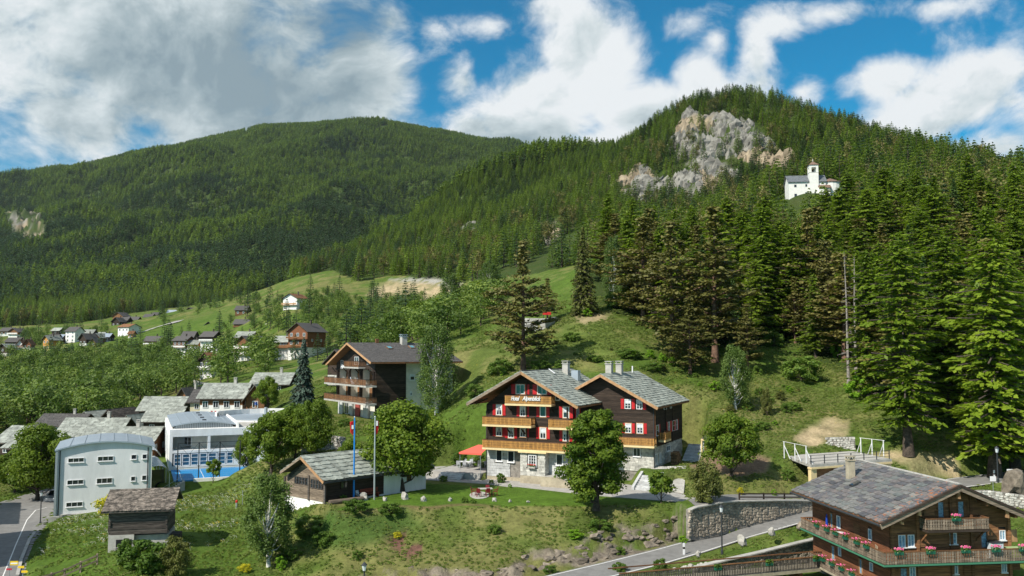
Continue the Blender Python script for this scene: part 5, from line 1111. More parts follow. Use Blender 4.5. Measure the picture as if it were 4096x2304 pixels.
def arc_roof(th, x0, x1, y0, y1, z0, rise, m, name='roof', n=14, t=.18, seams=0):
    mb = MB(); prof = [(x0 + (x1 - x0) * k / n, z0 + rise * (1 - (2 * k / n - 1) ** 2)) for k in range(n + 1)]
    for k in range(n):
        (xa, za), (xb, zb) = prof[k], prof[k + 1]; mb.prism([(xa, y0, za), (xb, y0, zb), (xb, y0, zb - t), (xa, y0, za - t)][::-1], (0, y1 - y0, 0))
    o = mb.build(name, m, th)
    for k in range(1, n):
        if seams and k % seams == 0: xa, za = prof[k]; MB().box(xa - .03, xa + .03, y0, y1, za - .02, za + .07).build('seam', M_STEEL, o)
    return o, prof
def school():
    O, ang = FR['school']; th = thing('school_building', O, ang, 'pale grey three storey building with curved metal roof and strip windows', 'building'); BUILT.append((-50, 116, 12))
    W, D = 10.86, 11.0; fw = Wall(th, Matrix()); cv = zc(.55500, 0, 1500); ze = fw.hit(247, 1803)[1]; zm = fw.hit(430, 1768)[1]; rise = zm - ze
    n = 14; prof = [(W * k / n, ze + rise * (1 - (2 * k / n - 1) ** 2)) for k in range(n + 1)]
    MB().prism([(0, 0, -2), (W, 0, -2)] + [(x, 0, z) for x, z in prof[::-1]], (0, D, 0)).build('wall', M_SCHOOL, th)
    arc_roof(th, -.35, W + .35, -.35, D + .3, ze + .16, rise, M_METAL, seams=2)
    for r_ in ((490, 607, 597, 630), (703, 818, 585, 620), (483, 603, 755, 790), (695, 810, 742, 782), (475, 597, 915, 950), (690, 806, 903, 938)):
        w_ = wrect(fw, cv, *r_); window(fw, *w_, y=-.02, bars=(2, 0), fw=.055)
    for r_ in ((945, 985, 573, 608), (1025, 1060, 570, 605), (942, 977, 730, 765), (1022, 1057, 722, 760)): w_ = wrect(fw, cv, *r_); window(fw, *w_, y=-.02, bars=(0, 0), fw=.055)
    MB().tube((.25, -.1, -.6), (.25, -.1, ze), .06).build('downpipe', M_METALD, th); MB().tube((W - .5, -.1, -.6), (W - .5, -.1, ze), .06).build('downpipe', M_METALD, th)
    MB().box(-.25, -.0, -.3, D, -1, ze).build('recess_shade_strip', M_STEEL, th)  # grey strip put in for the shade of the recess at the left end
    MB().box(.5, 6, -.5, -.02, -1.2, .25).build('plinth', M_CONC, th)
    w2 = MB().box(-.7, .5, -1.9, -1.6, -1.2, .35); w2.build('low_wall', M_CONC, th); return th
def hall():
    O, ang = FR['hall']; th = thing('sports_hall', O, ang, 'white hall with curved metal roof and blue strip windows above a court', 'building'); BUILT.append((-45, 150, 20))
    W, D = 14.5, 26.0; fw = Wall(th, Matrix()); cv = zc(.24838, 600, 1600)
    zb1 = fw.hit(*cv(800, 580))[1]; zb0 = fw.hit(*cv(800, 465))[1]; zt0 = fw.hit(*cv(800, 845))[1]; 
    # frame: left wall, top beam, terrace slab, lower windows
    MB().box(0, .45, 0, D, -1.5, zb0).build('side_wall', M_WHITE, th); MB().box(.45, W, 0, .45, zb1, zb0).build('roof_beam', M_WHITE, th)
    zs = fw.hit(*cv(800, 800))[1]; MB().box(.45, W, .0, 4.5, zt0, zs).build('terrace_slab', M_WHITE, th); MB().box(.45, W, 4.5, D, -1.5, zb0 - .02).build('inner_wall', M_WHITE, th)
    MB().box(.45, W, .45, 4.5, zb0 - .35, zb0 - .05).build('ceiling', M_WHITE, th)
    xm = fw.hit(*cv(950, 700))[0]; MB().box(xm - .2, xm + .2, .02, .4, zs, zb1).build('column', M_WHITE, th)
    xa = fw.hit(*cv(560, 700), 2.2)[0]; bx = Wall(th, wallM(0, 2.2, 0, rad(20))); MB().box(xa + .9, xm - .1, 2.3, 4.5, zs, zb1 - .05).build('stair_box', M_WHITE2, th); window(Wall(th, wallM(xa, 3.4, 0, rad(-48))), 0, 1.5, zs + .5, zb1 - .35, bars=(1, 1), y=-.05)
    zl0 = fw.hit(*cv(800, 1050))[1]; MB().box(.45, W, .0, .3, -1.5, zl0 - .05).build('base_wall', M_WHITE, th)
    xs = [fw.hit(*cv(x, 950))[0] for x in (375, 510, 650, 790, 930, 1080, 1225, 1350)]
    for a, b in zip(xs[:-1], xs[1:]): window(fw, a + .06, b - .06, zl0, zt0 - .1, y=.12, bars=(0, 2), fw=.12, glass=M_GLASSB, sill=False)
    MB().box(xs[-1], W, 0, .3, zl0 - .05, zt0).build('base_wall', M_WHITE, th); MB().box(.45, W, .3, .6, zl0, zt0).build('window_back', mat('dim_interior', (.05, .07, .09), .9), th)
    # left flank with tall narrow windows
    lw = Wall(th, wallM(0, D, 0, rad(-90)))
    for k in range(7): window(lw, 3 + k * 3.1, 4.4 + k * 3.1, 1.2, 5.0, y=-.03, bars=(0, 1), fw=.1, glass=M_GLASSB, sill=False)
    # roof: shallow vault behind a parapet, standing on a ribbed gable
    xr0 = fw.hit(*cv(365, 440), 2.0)[0]; xr1 = fw.hit(*cv(1385, 385), 2.0)[0]; zr0 = zb0 + .35
    rise = fw.hit(*cv(900, 352), 2.0)[1] - zr0
    r_, prof = arc_roof(th, .3, xr1, 2.0, D, zr0 + .1, rise, M_METAL, 'vaulted_roof', seams=2)
    n = 14; MB().prism([(.5, 2.3, zb0 - .2), (xr1 - .2, 2.3, zb0 - .2)] + [(x, 2.3, z - .2) for x, z in prof[::-1]][1:-1], (0, .2, 0)).build('ribbed_gable', M_STEEL, th)
    for k in range(1, 34): x = .6 + k * (xr1 - 1) / 34; q = 2 * (x - .3) / (xr1 - .3) - 1; z_ = zr0 + .1 + rise * (1 - q * q) - .25; MB().box(x - .03, x + .03, 2.24, 2.3, zb0 - .1, max(z_, zb0)).build('rib', M_METALD, th)
    MB().box(.45, W, 2.4, D, zb0 - .02, zb0 + .05).build('flat_roof', M_CONC, th)
    for k in range(4): x = xr1 * .53; MB().box(x - .3, x + .3, 4 + k * 5.5, 4.5 + k * 5.5, zr0 + .1 + rise, zr0 + .25 + rise).build('roof_hatch', M_METALD, th)
    MB().box(xr1 + .05, xr1 + .35, 1.0, D, zb0 - .5, zr0 + rise * .75).build('parapet', M_WHITE, th)
    # round end
    c = MB(); m_ = 28; cx, cy, rr_ = xr1 + 6.2, D * .62, 8.3; ring = [(cx + rr_ * math.cos(a) * (1.0), cy + rr_ * .9 * math.sin(a), -1.5) for a in [2 * math.pi * k / m_ for k in range(m_)]]
    c.prism(ring, (0, 0, zr0 + rise * .75 + 1.5 - .45)); c.build('round_wall', M_WHITE, th); c = MB(); c.prism([(cx + (x - cx) * .97, cy + (y - cy) * .97, zr0 + rise * .75 - .44) for x, y, z in ring], (0, 0, .2)); c.build('round_roof', M_METAL, th)
    c = MB()
    for k in range(m_):
        a, b = ring[k], ring[(k + 1) % m_]
        if (a[1] + b[1]) / 2 > cy - 1: c.add([(a[0], a[1], zr0 + rise * .6), (b[0], b[1], zr0 + rise * .6), (b[0], b[1], zr0 + rise * .75 + .6), (a[0], a[1], zr0 + rise * .75 + .6), (cx + (a[0] - cx) * .96, cy + (a[1] - cy) * .96, zr0 + rise * .75 + .6), (cx + (b[0] - cx) * .96, cy + (b[1] - cy) * .96, zr0 + rise * .75 + .6), (cx + (a[0] - cx) * .96, cy + (a[1] - cy) * .96, zr0), (cx + (b[0] - cx) * .96, cy + (b[1] - cy) * .96, zr0)], [(0, 1, 2, 3), (3, 2, 5, 4), (4, 5, 7, 6)])
    c.build('round_parapet', M_WHITE, th); MB().tube((cx - .5, cy - 5, zr0 + rise * .7), (cx - .5, cy - 5, zr0 + rise * .7 + 1.6), .28).build('flue', M_STEEL, th)
    # ---- court in front
    ct = thing('court_surface', O, ang, 'blue sports court with white lines below the white hall', 'court'); mb_ = mat('blue_court', (.015, .22, .50), .6, .05, 1); X0, X1, Y0, Y1 = .3, 14.8, -12.3, -.35
    MB().box(X0, X1, Y0, Y1, -.1, .05).build('surface', mb_, ct)
    for a in ((X0 + 1, X1 - 1, Y0 + 1, Y0 + 1.08), (X0 + 1, X1 - 1, Y1 - 1.08, Y1 - 1), (X0 + 1, X0 + 1.08, Y0 + 1.084, Y1 - 1.084), (X1 - 1.08, X1 - 1, Y0 + 1.084, Y1 - 1.084), (X0 + 4, X0 + 4.08, Y0 + 1.084, Y1 - 1.084)): MB().box(*a, .054, .058).build('line', M_PLASTIC, ct)
    # ball fence
    fe = thing('ball_fence', O, ang, 'tall steel mesh ball fence in front of the blue court', 'fence'); yF = -12.6; zt = Wall(th, Matrix()).hit(*cv(800, 680), yF)[1]; px = [Wall(th, Matrix()).hit(*cv(x, 900), yF)[0] for x in (447, 788, 1125, 1450)]
    for i, x in enumerate(px): MB().box(x - .07, x + .07, yF - .07, yF + .07, -.5, zt).build('post', M_METALD, fe)
    for a, b in zip(px[:-1], px[1:]):
        zm = zt - 3.4; q = MB(); q.beam((a, yF, zt - .05), (b, yF, zt - .05), .06); q.beam((a, yF, zm), (b, yF, zm), .05); q.build('rail', M_METALD, fe); q = MB(); q.beam((a, yF, zt - .05), (b, yF, zm), .035); q.beam((b, yF, zt - .05), (a, yF, zm), .035); q.build('brace', M_METALD, fe)
        q = MB(); k = a + .25
        while k < b: q.beam((k, yF, .1), (k, yF, zm), .012); k += .25
        for z_ in np.arange(.3, zm, .25): q.beam((a, yF, z_), (b, yF, z_), .012)
        o = q.build('mesh', M_STEEL, fe); o['kind'] = 'stuff'
    sw = thing('retaining_wall', O, ang, 'white stepped concrete retaining wall around the blue court', 'wall'); MB().box(2.8, 12.2, -13.3, -12.9, -2, .35).build('wall', M_WHITE, sw); MB().box(9.2, 15.2, -13.0, -12.7, .35, 1.0).build('upper_wall', M_CONC, sw); MB().box(12.2, 15.5, -13.4, -12.9, -1, 2.0).build('upper_wall', M_CONC, sw)
    def steps(x0, y0, n, z0, dz, dx, lab):
        s = thing('stairs', th.matrix_basis @ Vector((x0, y0, z0)), ang, lab, 'stairs')
        for k in range(n): MB().box(k * dx, k * dx + dx * 1.1, 0, 1.6, -1.5, dz * (k + 1)).build('step', M_CONC, s)
        q = MB(); q.beam((0, -.02, .95), (n * dx, -.02, n * dz + .95), .05); q.beam((0, -.02, .5), (n * dx, -.02, n * dz + .5), .03)
        for k in range(0, n + 1, 3): q.beam((k * dx, -.02, k * dz), (k * dx, -.02, k * dz + .95), .04)
        q.build('handrail', M_STEEL, s)
    steps(-1.4, -15.0, 10, -1.5, .17, .30, 'concrete stairs climbing from the glazed passage to the blue court'); steps(11.4, -13.0, 12, .0, .19, .34, 'concrete stairs rising along the right end of the blue court')
    # glazed passage between the two buildings
    ps = thing('glazed_passage', th.matrix_basis @ Vector((-3.3, -17.0, -1.3)), ang + rad(4), 'translucent barrel vaulted canopy between the two white buildings', 'canopy'); mg = mat('frosted_panel', (.62, .68, .72), .25, spec=.6); n = 8; L = 27; wv = 2.9; zs_ = 3.0
    for j in range(18):
        ya, yb = j * L / 18, (j + 1) * L / 18 - .06; zz = zs_ + (0 if j < 8 else .9); 
        vs = []; fs = []
        for k in range(n + 1): a = math.pi * k / n; vs += [(wv / 2 - math.cos(a) * wv / 2, ya, zz + math.sin(a) * 1.1), (wv / 2 - math.cos(a) * wv / 2, yb, zz + math.sin(a) * 1.1)]
        fs = [(2 * k, 2 * k + 1, 2 * k + 3, 2 * k + 2) for k in range(n)]; MB().add(vs, fs).build('panel', mg, ps)
        q = MB()
        for k in range(n): a, b = math.pi * k / n, math.pi * (k + 1) / n; q.beam((wv / 2 - math.cos(a) * wv / 2, yb + .03, zz + math.sin(a) * 1.1), (wv / 2 - math.cos(b) * wv / 2, yb + .03, zz + math.sin(b) * 1.1), .06)
        q.build('rib', M_STEEL, ps)
    q = MB(); 
    for j in range(0, 18, 3):
        for x in (0, wv): q.beam((x, j * L / 18, -1), (x, j * L / 18, zs_), .09)
    q.build('post', M_STEEL, ps); MB().box(.1, wv - .1, .4, L, -1, -.4).build('floor', M_CONC, ps); MB().box(.2, wv - .2, 4.5, 4.6, -1, zs_).build('glass_wall', M_GLASS, ps)
    return th
def chalet():
    O, ang = FR['chalet']; th = thing('chalet', O, ang, 'large brown timber chalet with slate roof and flower boxes on its balconies', 'chalet'); BUILT.append((35, 70, 12))
    fw = Wall(th, Matrix()); cv = zc(.41691, 3100, 1700); c2 = zc(.27795, 3380, 1950)
    yo = -1.35; xr, zr = fw.hit(3840, 1941, yo); xe, ze_ = fw.hit(3521, 2095, yo); hw = xr - xe; dr = zr - ze_; W = 2 * xr; D = 12.0; sl = dr / hw
    ze = zr - .3 - xr * sl; zf = fw.hit(3527, 2263, -1.15)[1]; zu = fw.hit(*c2(1270, 625), -1.2)[1]; zl = zf - 2.45
    gable_core(th, 0, W, 0, D, zl - .2, ze, zr - .3, M_BLACK, 'wall'); MB().box(.1, W - .1, .1, D, -2.5, zl - .22).build('foundation', M_STONEB, th)
    prof = lambda z: (0, W) if z < ze else ((z - ze) / sl, W - (z - ze) / sl)
    ws = [((1325, 1412, 200, 436), 'door'), ((1612, 1700, 190, 426), 'door'), ((760, 856, 680, 856), 'w'), ((895, 985, 675, 850), 'w'), ((1500, 1592, 650, 808), 'w'), ((1945, 2032, 630, 870), 'door'), ((2212, 2292, 612, 752), 'w'), ((785, 885, 1150, 1330), 'door'), ((920, 1002, 1135, 1290), 'w'), ((1532, 1612, 1100, 1240), 'w'), ((2240, 2312, 1062, 1215), 'w')]
    rs = [wrect(fw, c2, *r) for r, _ in ws]
    planks(fw, 0, W, zl, zr - .4, M_BROWN, .22, .07, prof, holes=[(a - .06, b + .06, c - .05, d + .05) for a, b, c, d in rs])
    for r, (_, k) in zip(rs, ws): window(fw, *r, y=-.06, bars=(1, 0) if k == 'w' else (0, 0), fm=M_BROWN if k == 'door' else M_PLASTIC, curtain='full', outer=M_BROWN, sill=k == 'w', fw=.05)
    for r in ((640, 742, 700, 860), (1040, 1152, 690, 850), (2342, 2458, 600, 780), (1125, 1268, 215, 400), (1745, 1935, 180, 395), (1840, 1940, 640, 880), (2375, 2500, 1040, 1180), (1700, 1850, 1080, 1300)):
        a, b, c, d = wrect(fw, c2, *r); shutter(fw, a, b - a, c, d, M_BROWN if r[0] != 2342 else M_TRIM, -.09)
    for x in (0, xr * .42, xr * .98, W * .66, W - .2): MB().box(x, x + .2, -.2, -.085, zl, min(prof_z(x, W, ze, sl), zr - .6)).build('log_end_post', M_BROWN, th)
    lw = Wall(th, wallM(0, D, 0, rad(-90))); hs = []
    for r, k in (((541, 563, 845, 985), 0), ((605, 634, 872, 992), 1), ((770, 822, 955, 1140), 2), ((908, 936, 998, 1102), 1), ((553, 582, 1158, 1300), 0), ((618, 642, 1170, 1255), 1), ((820, 846, 1285, 1430), 0), ((920, 948, 1320, 1400), 1)):
        a, b, c, d = wrect(lw, cv, *r); hs.append((a - .04, b + .04, c, d)); 
        if k == 2: MB(lw.M).box(a, b, -.09, -.02, c, d).build('door', M_BROWN, th)
        else: window(lw, a, b, c, d, y=-.06, bars=(0, 0), fm=M_PLASTIC if k else M_TRIM, curtain='full', sill=False, fw=.06)
    planks(lw, 0, D, zl, ze - .05, M_RED_WOOD, .22, .07, holes=hs)
    # roof
    y0, y1 = yo, D + 1.0; L = y1 - y0; roof_pair(th, xr, zr, hw, dr, y0, y1, .2, M_BROWN)
    for s in (-1, 1):
        MB().beam((xr, y0 - .05, zr - .22), (xr + s * hw, y0 - .05, zr - dr - .22), .08, .36).build('verge_board', M_GREYW, th); MB().beam((xr, y0 - .10, zr - .02), (xr + s * hw, y0 - .10, zr - dr - .02), .14, .16).build('verge_edge', M_DARK, th)
    MB().tube((xr - hw - .06, y0, zr - dr - .12), (xr - hw - .06, y1, zr - dr - .12), .09).build('gutter', M_METALD, th)
    def lichen(p, q): return 1.0 if p < 1.1 + .5 * math.sin(q * 3) and p > .0 else (.35 if p < 2.5 else 0.0)
    A = Vector((xr - hw, y1, zr - dr)); V = Vector((hw, 0, dr)); slope_slates(th, A, (0, -1, 0), V, L, V.length, .88, .46, M_CSLATE, cap=300, near=NEAR, thick=.075, seed=41, tilt=.10, lichen=lambda p, q: lichen(L - p, q))
    A = Vector((xr + hw, y0, zr - dr)); V = Vector((-hw, 0, dr)); slope_slates(th, A, (0, 1, 0), V, L, V.length, .88, .46, M_CSLATE, stuff=True, thick=.05, seed=42, tilt=.05)
    MB().beam((xr, y0, zr + .10), (xr, y1, zr + .10), .22, .07).build('ridge_board', mat('pale_ridge', (.45, .43, .39), .8, .2, 3), th)
    px, pz = xr - hw * .30, zr - dr * .30; p = fw.hit(3402, 1905, D - 2.6); chimney(th, p[0], D - 2.6, p[1] - .9, fw.hit(3402, 1842, D - 2.6)[1], .55, M_CONCY)
    ang_ = math.atan2(dr, hw); M_ = Matrix.Translation((xr - hw * .52, D * .62, zr - dr * .52 + .12)) @ Matrix.Rotation(-ang_, 4, 'Y'); s_ = MB(M_).box(-.4, .4, -.3, .3, 0, .12).build('roof_window', M_METALD, th); MB(M_).box(-.33, .33, -.23, .23, .122, .14).build('pane', M_GLASS, s_)
    for x, z in ((xr - .02, zr - .55), (xr - hw * .72, zr - dr * .72 - .4), (xr - hw * .50, zr - dr * .50 - .4), (xr + hw * .6, zr - dr * .6 - .45)):
        MB().prism([(x - .09, yo + .12, z + .2), (x + .09, yo + .12, z + .2), (x + .13, yo + .12, z - .45), (x - .1, yo + .12, z - .4)], (0, .16, 0)).build('carved_bracket', M_TRIM, th)
    for k in range(5): x = .2 + k * (W - .6) / 4; zz = min(prof_z(x, W, ze, sl), zr - .5) - .25; MB().box(x, x + .2, yo + .1, .0, zz - .1, zz + .12).build('purlin', M_BROWN, th)
    # balconies
    b = balcony(fw, -1.15, W + 1.15, zf, 1.15, M_GREYW, M_DARK, h=.92, slat=.15, gap=.045, slab=.16, m_rail=M_BROWN, side=(False, True)); b['label'] = 'long front balcony at mid height'
    sb = balcony(lw, 0, D + 1.15, zf - .001, 1.15, M_GREYW, M_DARK, h=.92, slat=.15, gap=.045, slab=.16, m_rail=M_BROWN, side=(True, False)); sb['label'] = 'long balcony on the road side'
    q = MB(); q.box(-1.20, W + 1.2, -1.19, -1.155, zf - .10, zf + .03); q.build('green_edge', mat('green_paint', (.06, .20, .12), .6), b); q = MB(); q.box(-1.20, -1.165, -1.15, D, zf - .10, zf + .03); q.build('green_edge', MATS['green_paint'], sb)
    xa, xb = fw.hit(*c2(1185, 520), -1.2)[0], fw.hit(*c2(2078, 520), -1.2)[0]; b = balcony(fw, xa, xb, zu, 1.2, M_GREYW, M_DARK, h=.85, slat=.16, gap=.03, slab=.14, m_rail=M_BROWN); b['label'] = 'short upper balcony under the gable'
    b = balcony(lw, 1.5, D + 1.15, zl, 1.15, M_GREYW, M_CONCY, h=.85, slat=.15, gap=.045, slab=.16, m_rail=M_BROWN); b['label'] = 'lower balcony by the footbridge'
    for x in (xa + .2, xb - .3): MB().beam((x, -.06, zu - 1.0), (x, -1.0, zu - .16), .12).build('brace', M_BROWN, th)
    # flower boxes
    pk = mat('green_planter', (.015, .10, .06), .5); bxm = MB().box(-.30, .30, -.10, .10, 0, .20).mesh('box', pk); fl = flower_mesh(.62, 'pink')
    def fbox(w, x, y, z, lab, grp='flower boxes on the chalet railings'):
        p = w.th.matrix_basis @ w.M @ Vector((x, y, z)); t = thing('flower_box', p, w.th.rotation_euler.z + (rad(-90) if w is not fw else 0), lab, 'flower box', grp); obj('box', bxm, t); obj('flowers', fl, t)
    names = ['farthest on the road side balcony, beside the slim white door', 'second from the far end of the road side balcony', 'below the round white table', 'fourth from the far end of the road side balcony', 'in front of the dark doorway', 'nearest the corner on the road side balcony']
    for (x, y), nm in zip(((400, 965), (497, 1012), (580, 1052), (675, 1092), (785, 1142), (877, 1187)), names): a = lw.hit(*cv(x, y), -1.25); fbox(lw, a[0], -1.27, zf + .72, 'green box of pink geraniums ' + nm)
    for (x, y), nm in zip(((1190, 1245), (1495, 1228), (1830, 1215), (2120, 1192), (2382, 1183)), ['left end of the front balcony, under the double window', 'second from the corner on the front balcony', 'in the middle of the front balcony', 'in front of the white cabinet', 'right end of the front balcony']): a = fw.hit(*cv(x, y), -1.25); fbox(fw, a[0], -1.27, zf + .74, 'green box of pink geraniums ' + nm)
    a = fw.hit(*cv(1738, 882), -1.28); fbox(fw, a[0], -1.30, zu + .68, 'green box of pink geraniums on the small upper balcony')
    for (x, y), nm in zip(((458, 1255), (543, 1300), (636, 1350), (735, 1395)), ['nearest the footbridge', 'second from the footbridge', 'third from the footbridge', 'fourth from the footbridge']): a = lw.hit(*cv(x, y), -1.25); fbox(lw, a[0], -1.27, zl + .66, 'pink geranium box on the lowest balcony, ' + nm)
    # things kept on the balcony
    def on(w, x, y, z): return w.th.matrix_basis @ w.M @ Vector((x, y, z))
    x = fw.hit(*c2(2160, 760), -.6)[0]; t = thing('cabinet', on(fw, x, -.6, zf), ang, 'white plastic balcony cabinet with dark lid', 'cabinet'); MB().box(-.42, .42, -.3, .3, 0, 1.25).build('body', mat('white_plastic', (.55, .60, .62), .5), t); MB().box(-.46, .46, -.34, .34, 1.253, 1.33).build('lid', M_METALD, t)
    t = thing('table', on(fw, x + 1.6, -.65, zf), ang, 'balcony table with a pale green cloth beside the white cabinet', 'table'); MB().box(-.8, .8, -.35, .35, .82, .88).build('table_top', mat('green_cloth', (.32, .42, .20), .9), t); q = MB(); [q.box(a, a + .05, b_, b_ + .05, 0, .818) for a in (-.75, .7) for b_ in (-.3, .25)]; q.build('leg', M_STEEL, t)
    a = lw.hit(*cv(625, 1030), -.6); t = thing('round_table', on(lw, a[0], -.7, zf), 0, 'round white table on the road side balcony', 'table'); MB().tube((0, 0, .74), (0, 0, .78), .5, n=16).build('table_top', M_PLASTIC, t); MB().tube((0, 0, 0), (0, 0, .738), .04).build('leg', M_STEEL, t)
    a = lw.hit(*cv(898, 1140), -.7); t = thing('folding_chair', on(lw, a[0], -.6, zf), ang + 1, 'dark red folding chair near the balcony corner', 'chair'); mr = mat('dark_red_canvas', (.16, .02, .025), .8); MB().box(-.25, .25, -.25, .25, .42, .46).build('seat', mr, t); MB().box(-.25, .25, .2, .25, .461, 1.0).build('backrest', mr, t); q = MB(); [q.box(i, i + .03, j, j + .03, 0, .418) for i in (-.25, .22) for j in (-.25, .22)]; q.build('leg', M_STEEL, t)
    a = lw.hit(*cv(475, 950), -.7); t = thing('folded_parasol', on(lw, a[0], -.5, zf), 0, 'folded blue parasol standing at the far end of the balcony', 'parasol'); MB().lathe((0, 0, .6), [(.03, 0), (.12, .1), (.07, 1.0), (.02, 1.2)], 8).build('canvas', mat('blue_canvas', (.01, .05, .35), .8), t); MB().tube((0, 0, 0), (0, 0, .6), .025).build('pole', M_STEEL, t)
    a = lw.hit(*cv(968, 1180), -.4); t = thing('board', on(lw, a[0], -.35, zf), rad(80), 'beige board leaning against the wall by the corner', 'board'); MB().box(-.35, .35, -.02, .02, 0, .85).build('board', mat('beige_board', (.42, .33, .22), .8), t)
    return th
def prof_z(x, W, ze, sl): return ze + min(x, W - x) * sl

def stone_wall(pts, height, sx, sz, m, label, name='stone_wall', cap=300, thick=.5, seed=1, core=M_MORTAR, batter=.0, coping=None):
    """dry stone wall: pts are top line points in world space, height a number or a list; stones are parts"""
    R_ = random.Random(seed); hs = height if isinstance(height, (list, tuple)) else [height] * len(pts); th = thing(name, pts[0], 0, label, 'wall'); O = Vector(pts[0]); items = []
    q = MB(); cm = []
    for i in range(len(pts) - 1):
        a, b = Vector(pts[i]) - O, Vector(pts[i + 1]) - O; d = Vector((b.x - a.x, b.y - a.y, 0)); L = d.length; d.normalize(); nrm = Vector((d.y, -d.x, 0))
        if (nrm.dot(O + a)) > 0: nrm = -nrm           # towards the camera side
        q.prism([a, b, b - Vector((0, 0, hs[i + 1] + .4)), a - Vector((0, 0, hs[i] + .4))], -nrm * thick)
        s = 0
        while s < L:
            t = s / L; hh = hs[i] + (hs[i + 1] - hs[i]) * t; top = a.lerp(b, t); n = max(1, round(hh / sz)); zz = 0
            w = sx * R_.uniform(.8, 1.2)
            for k in range(n + 1):
                h_ = sz * R_.uniform(.8, 1.25)
                if zz > hh: break
                items.append((top + d * (R_.uniform(-.2, .4) * sx) - Vector((0, 0, zz + h_)) + nrm * (batter * zz), d, nrm, w * R_.uniform(.75, 1.1), h_ * .94)); zz += h_
            s += w
    q.build('core', core, th); var = []
    for k in range(6):
        r2 = random.Random(k + 7); mb = MB(); e = .22; j = lambda: r2.uniform(-.09, .09)
        f = [(-.5 + e * .4, 0, .06), (.5 - e * .5, 0, .02 + abs(j())), (.5, 0, .5 + j()), (.5 - e * .6, 0, 1 + j() * .5), (-.5 + e * .5, 0, .97), (-.5, 0, .5 + j())]; c = [(x * .78, -.16 + j() * .5, .5 + (z - .5) * .75) for x, _, z in f]
        mb.add(f + c + [(x, .3, z) for x, _, z in f], [(0, 1, 7, 6), (1, 2, 8, 7), (2, 3, 9, 8), (3, 4, 10, 9), (4, 5, 11, 10), (5, 0, 6, 11), (6, 7, 8, 9, 10, 11)] + [(i, (i + 1) % 6, (i + 1) % 6 + 12, i + 12) for i in range(6)]); var.append(mb.mesh('stone', m))
    items.sort(key=lambda it: (O + it[0]).length); solo, rest = items[:cap], items[cap:]
    mx = lambda it: Matrix(((it[1].x * it[3], -it[2].x * thick * .8, 0, it[0].x), (it[1].y * it[3], -it[2].y * thick * .8, 0, it[0].y), (0, 0, it[4], it[0].z), (0, 0, 0, 1)))
    for it in solo: obj('stone', R_.choice(var), th, M=mx(it))
    if rest:
        mb = MB(); tv = []
        for it in rest: mb.M = mx(it); me = R_.choice(var); mb.add([v_.co for v_ in me.vertices], [tuple(p.vertices) for p in me.polygons]); tv += [R_.random()] * len(me.vertices)
        mb.M = None; me = mb.mesh('stones', m); at_ = me.attributes.new('tint', 'FLOAT', 'POINT'); at_.data.foreach_set('value', tv); o = obj('stones', me, th); o['kind'] = 'stuff'
    if coping:
        q = MB()
        for i in range(len(pts) - 1): q.beam(Vector(pts[i]) - O + Vector((0, 0, .05)), Vector(pts[i + 1]) - O + Vector((0, 0, .05)), thick * 1.1, .1)
        q.build('coping', coping, th)
    return th

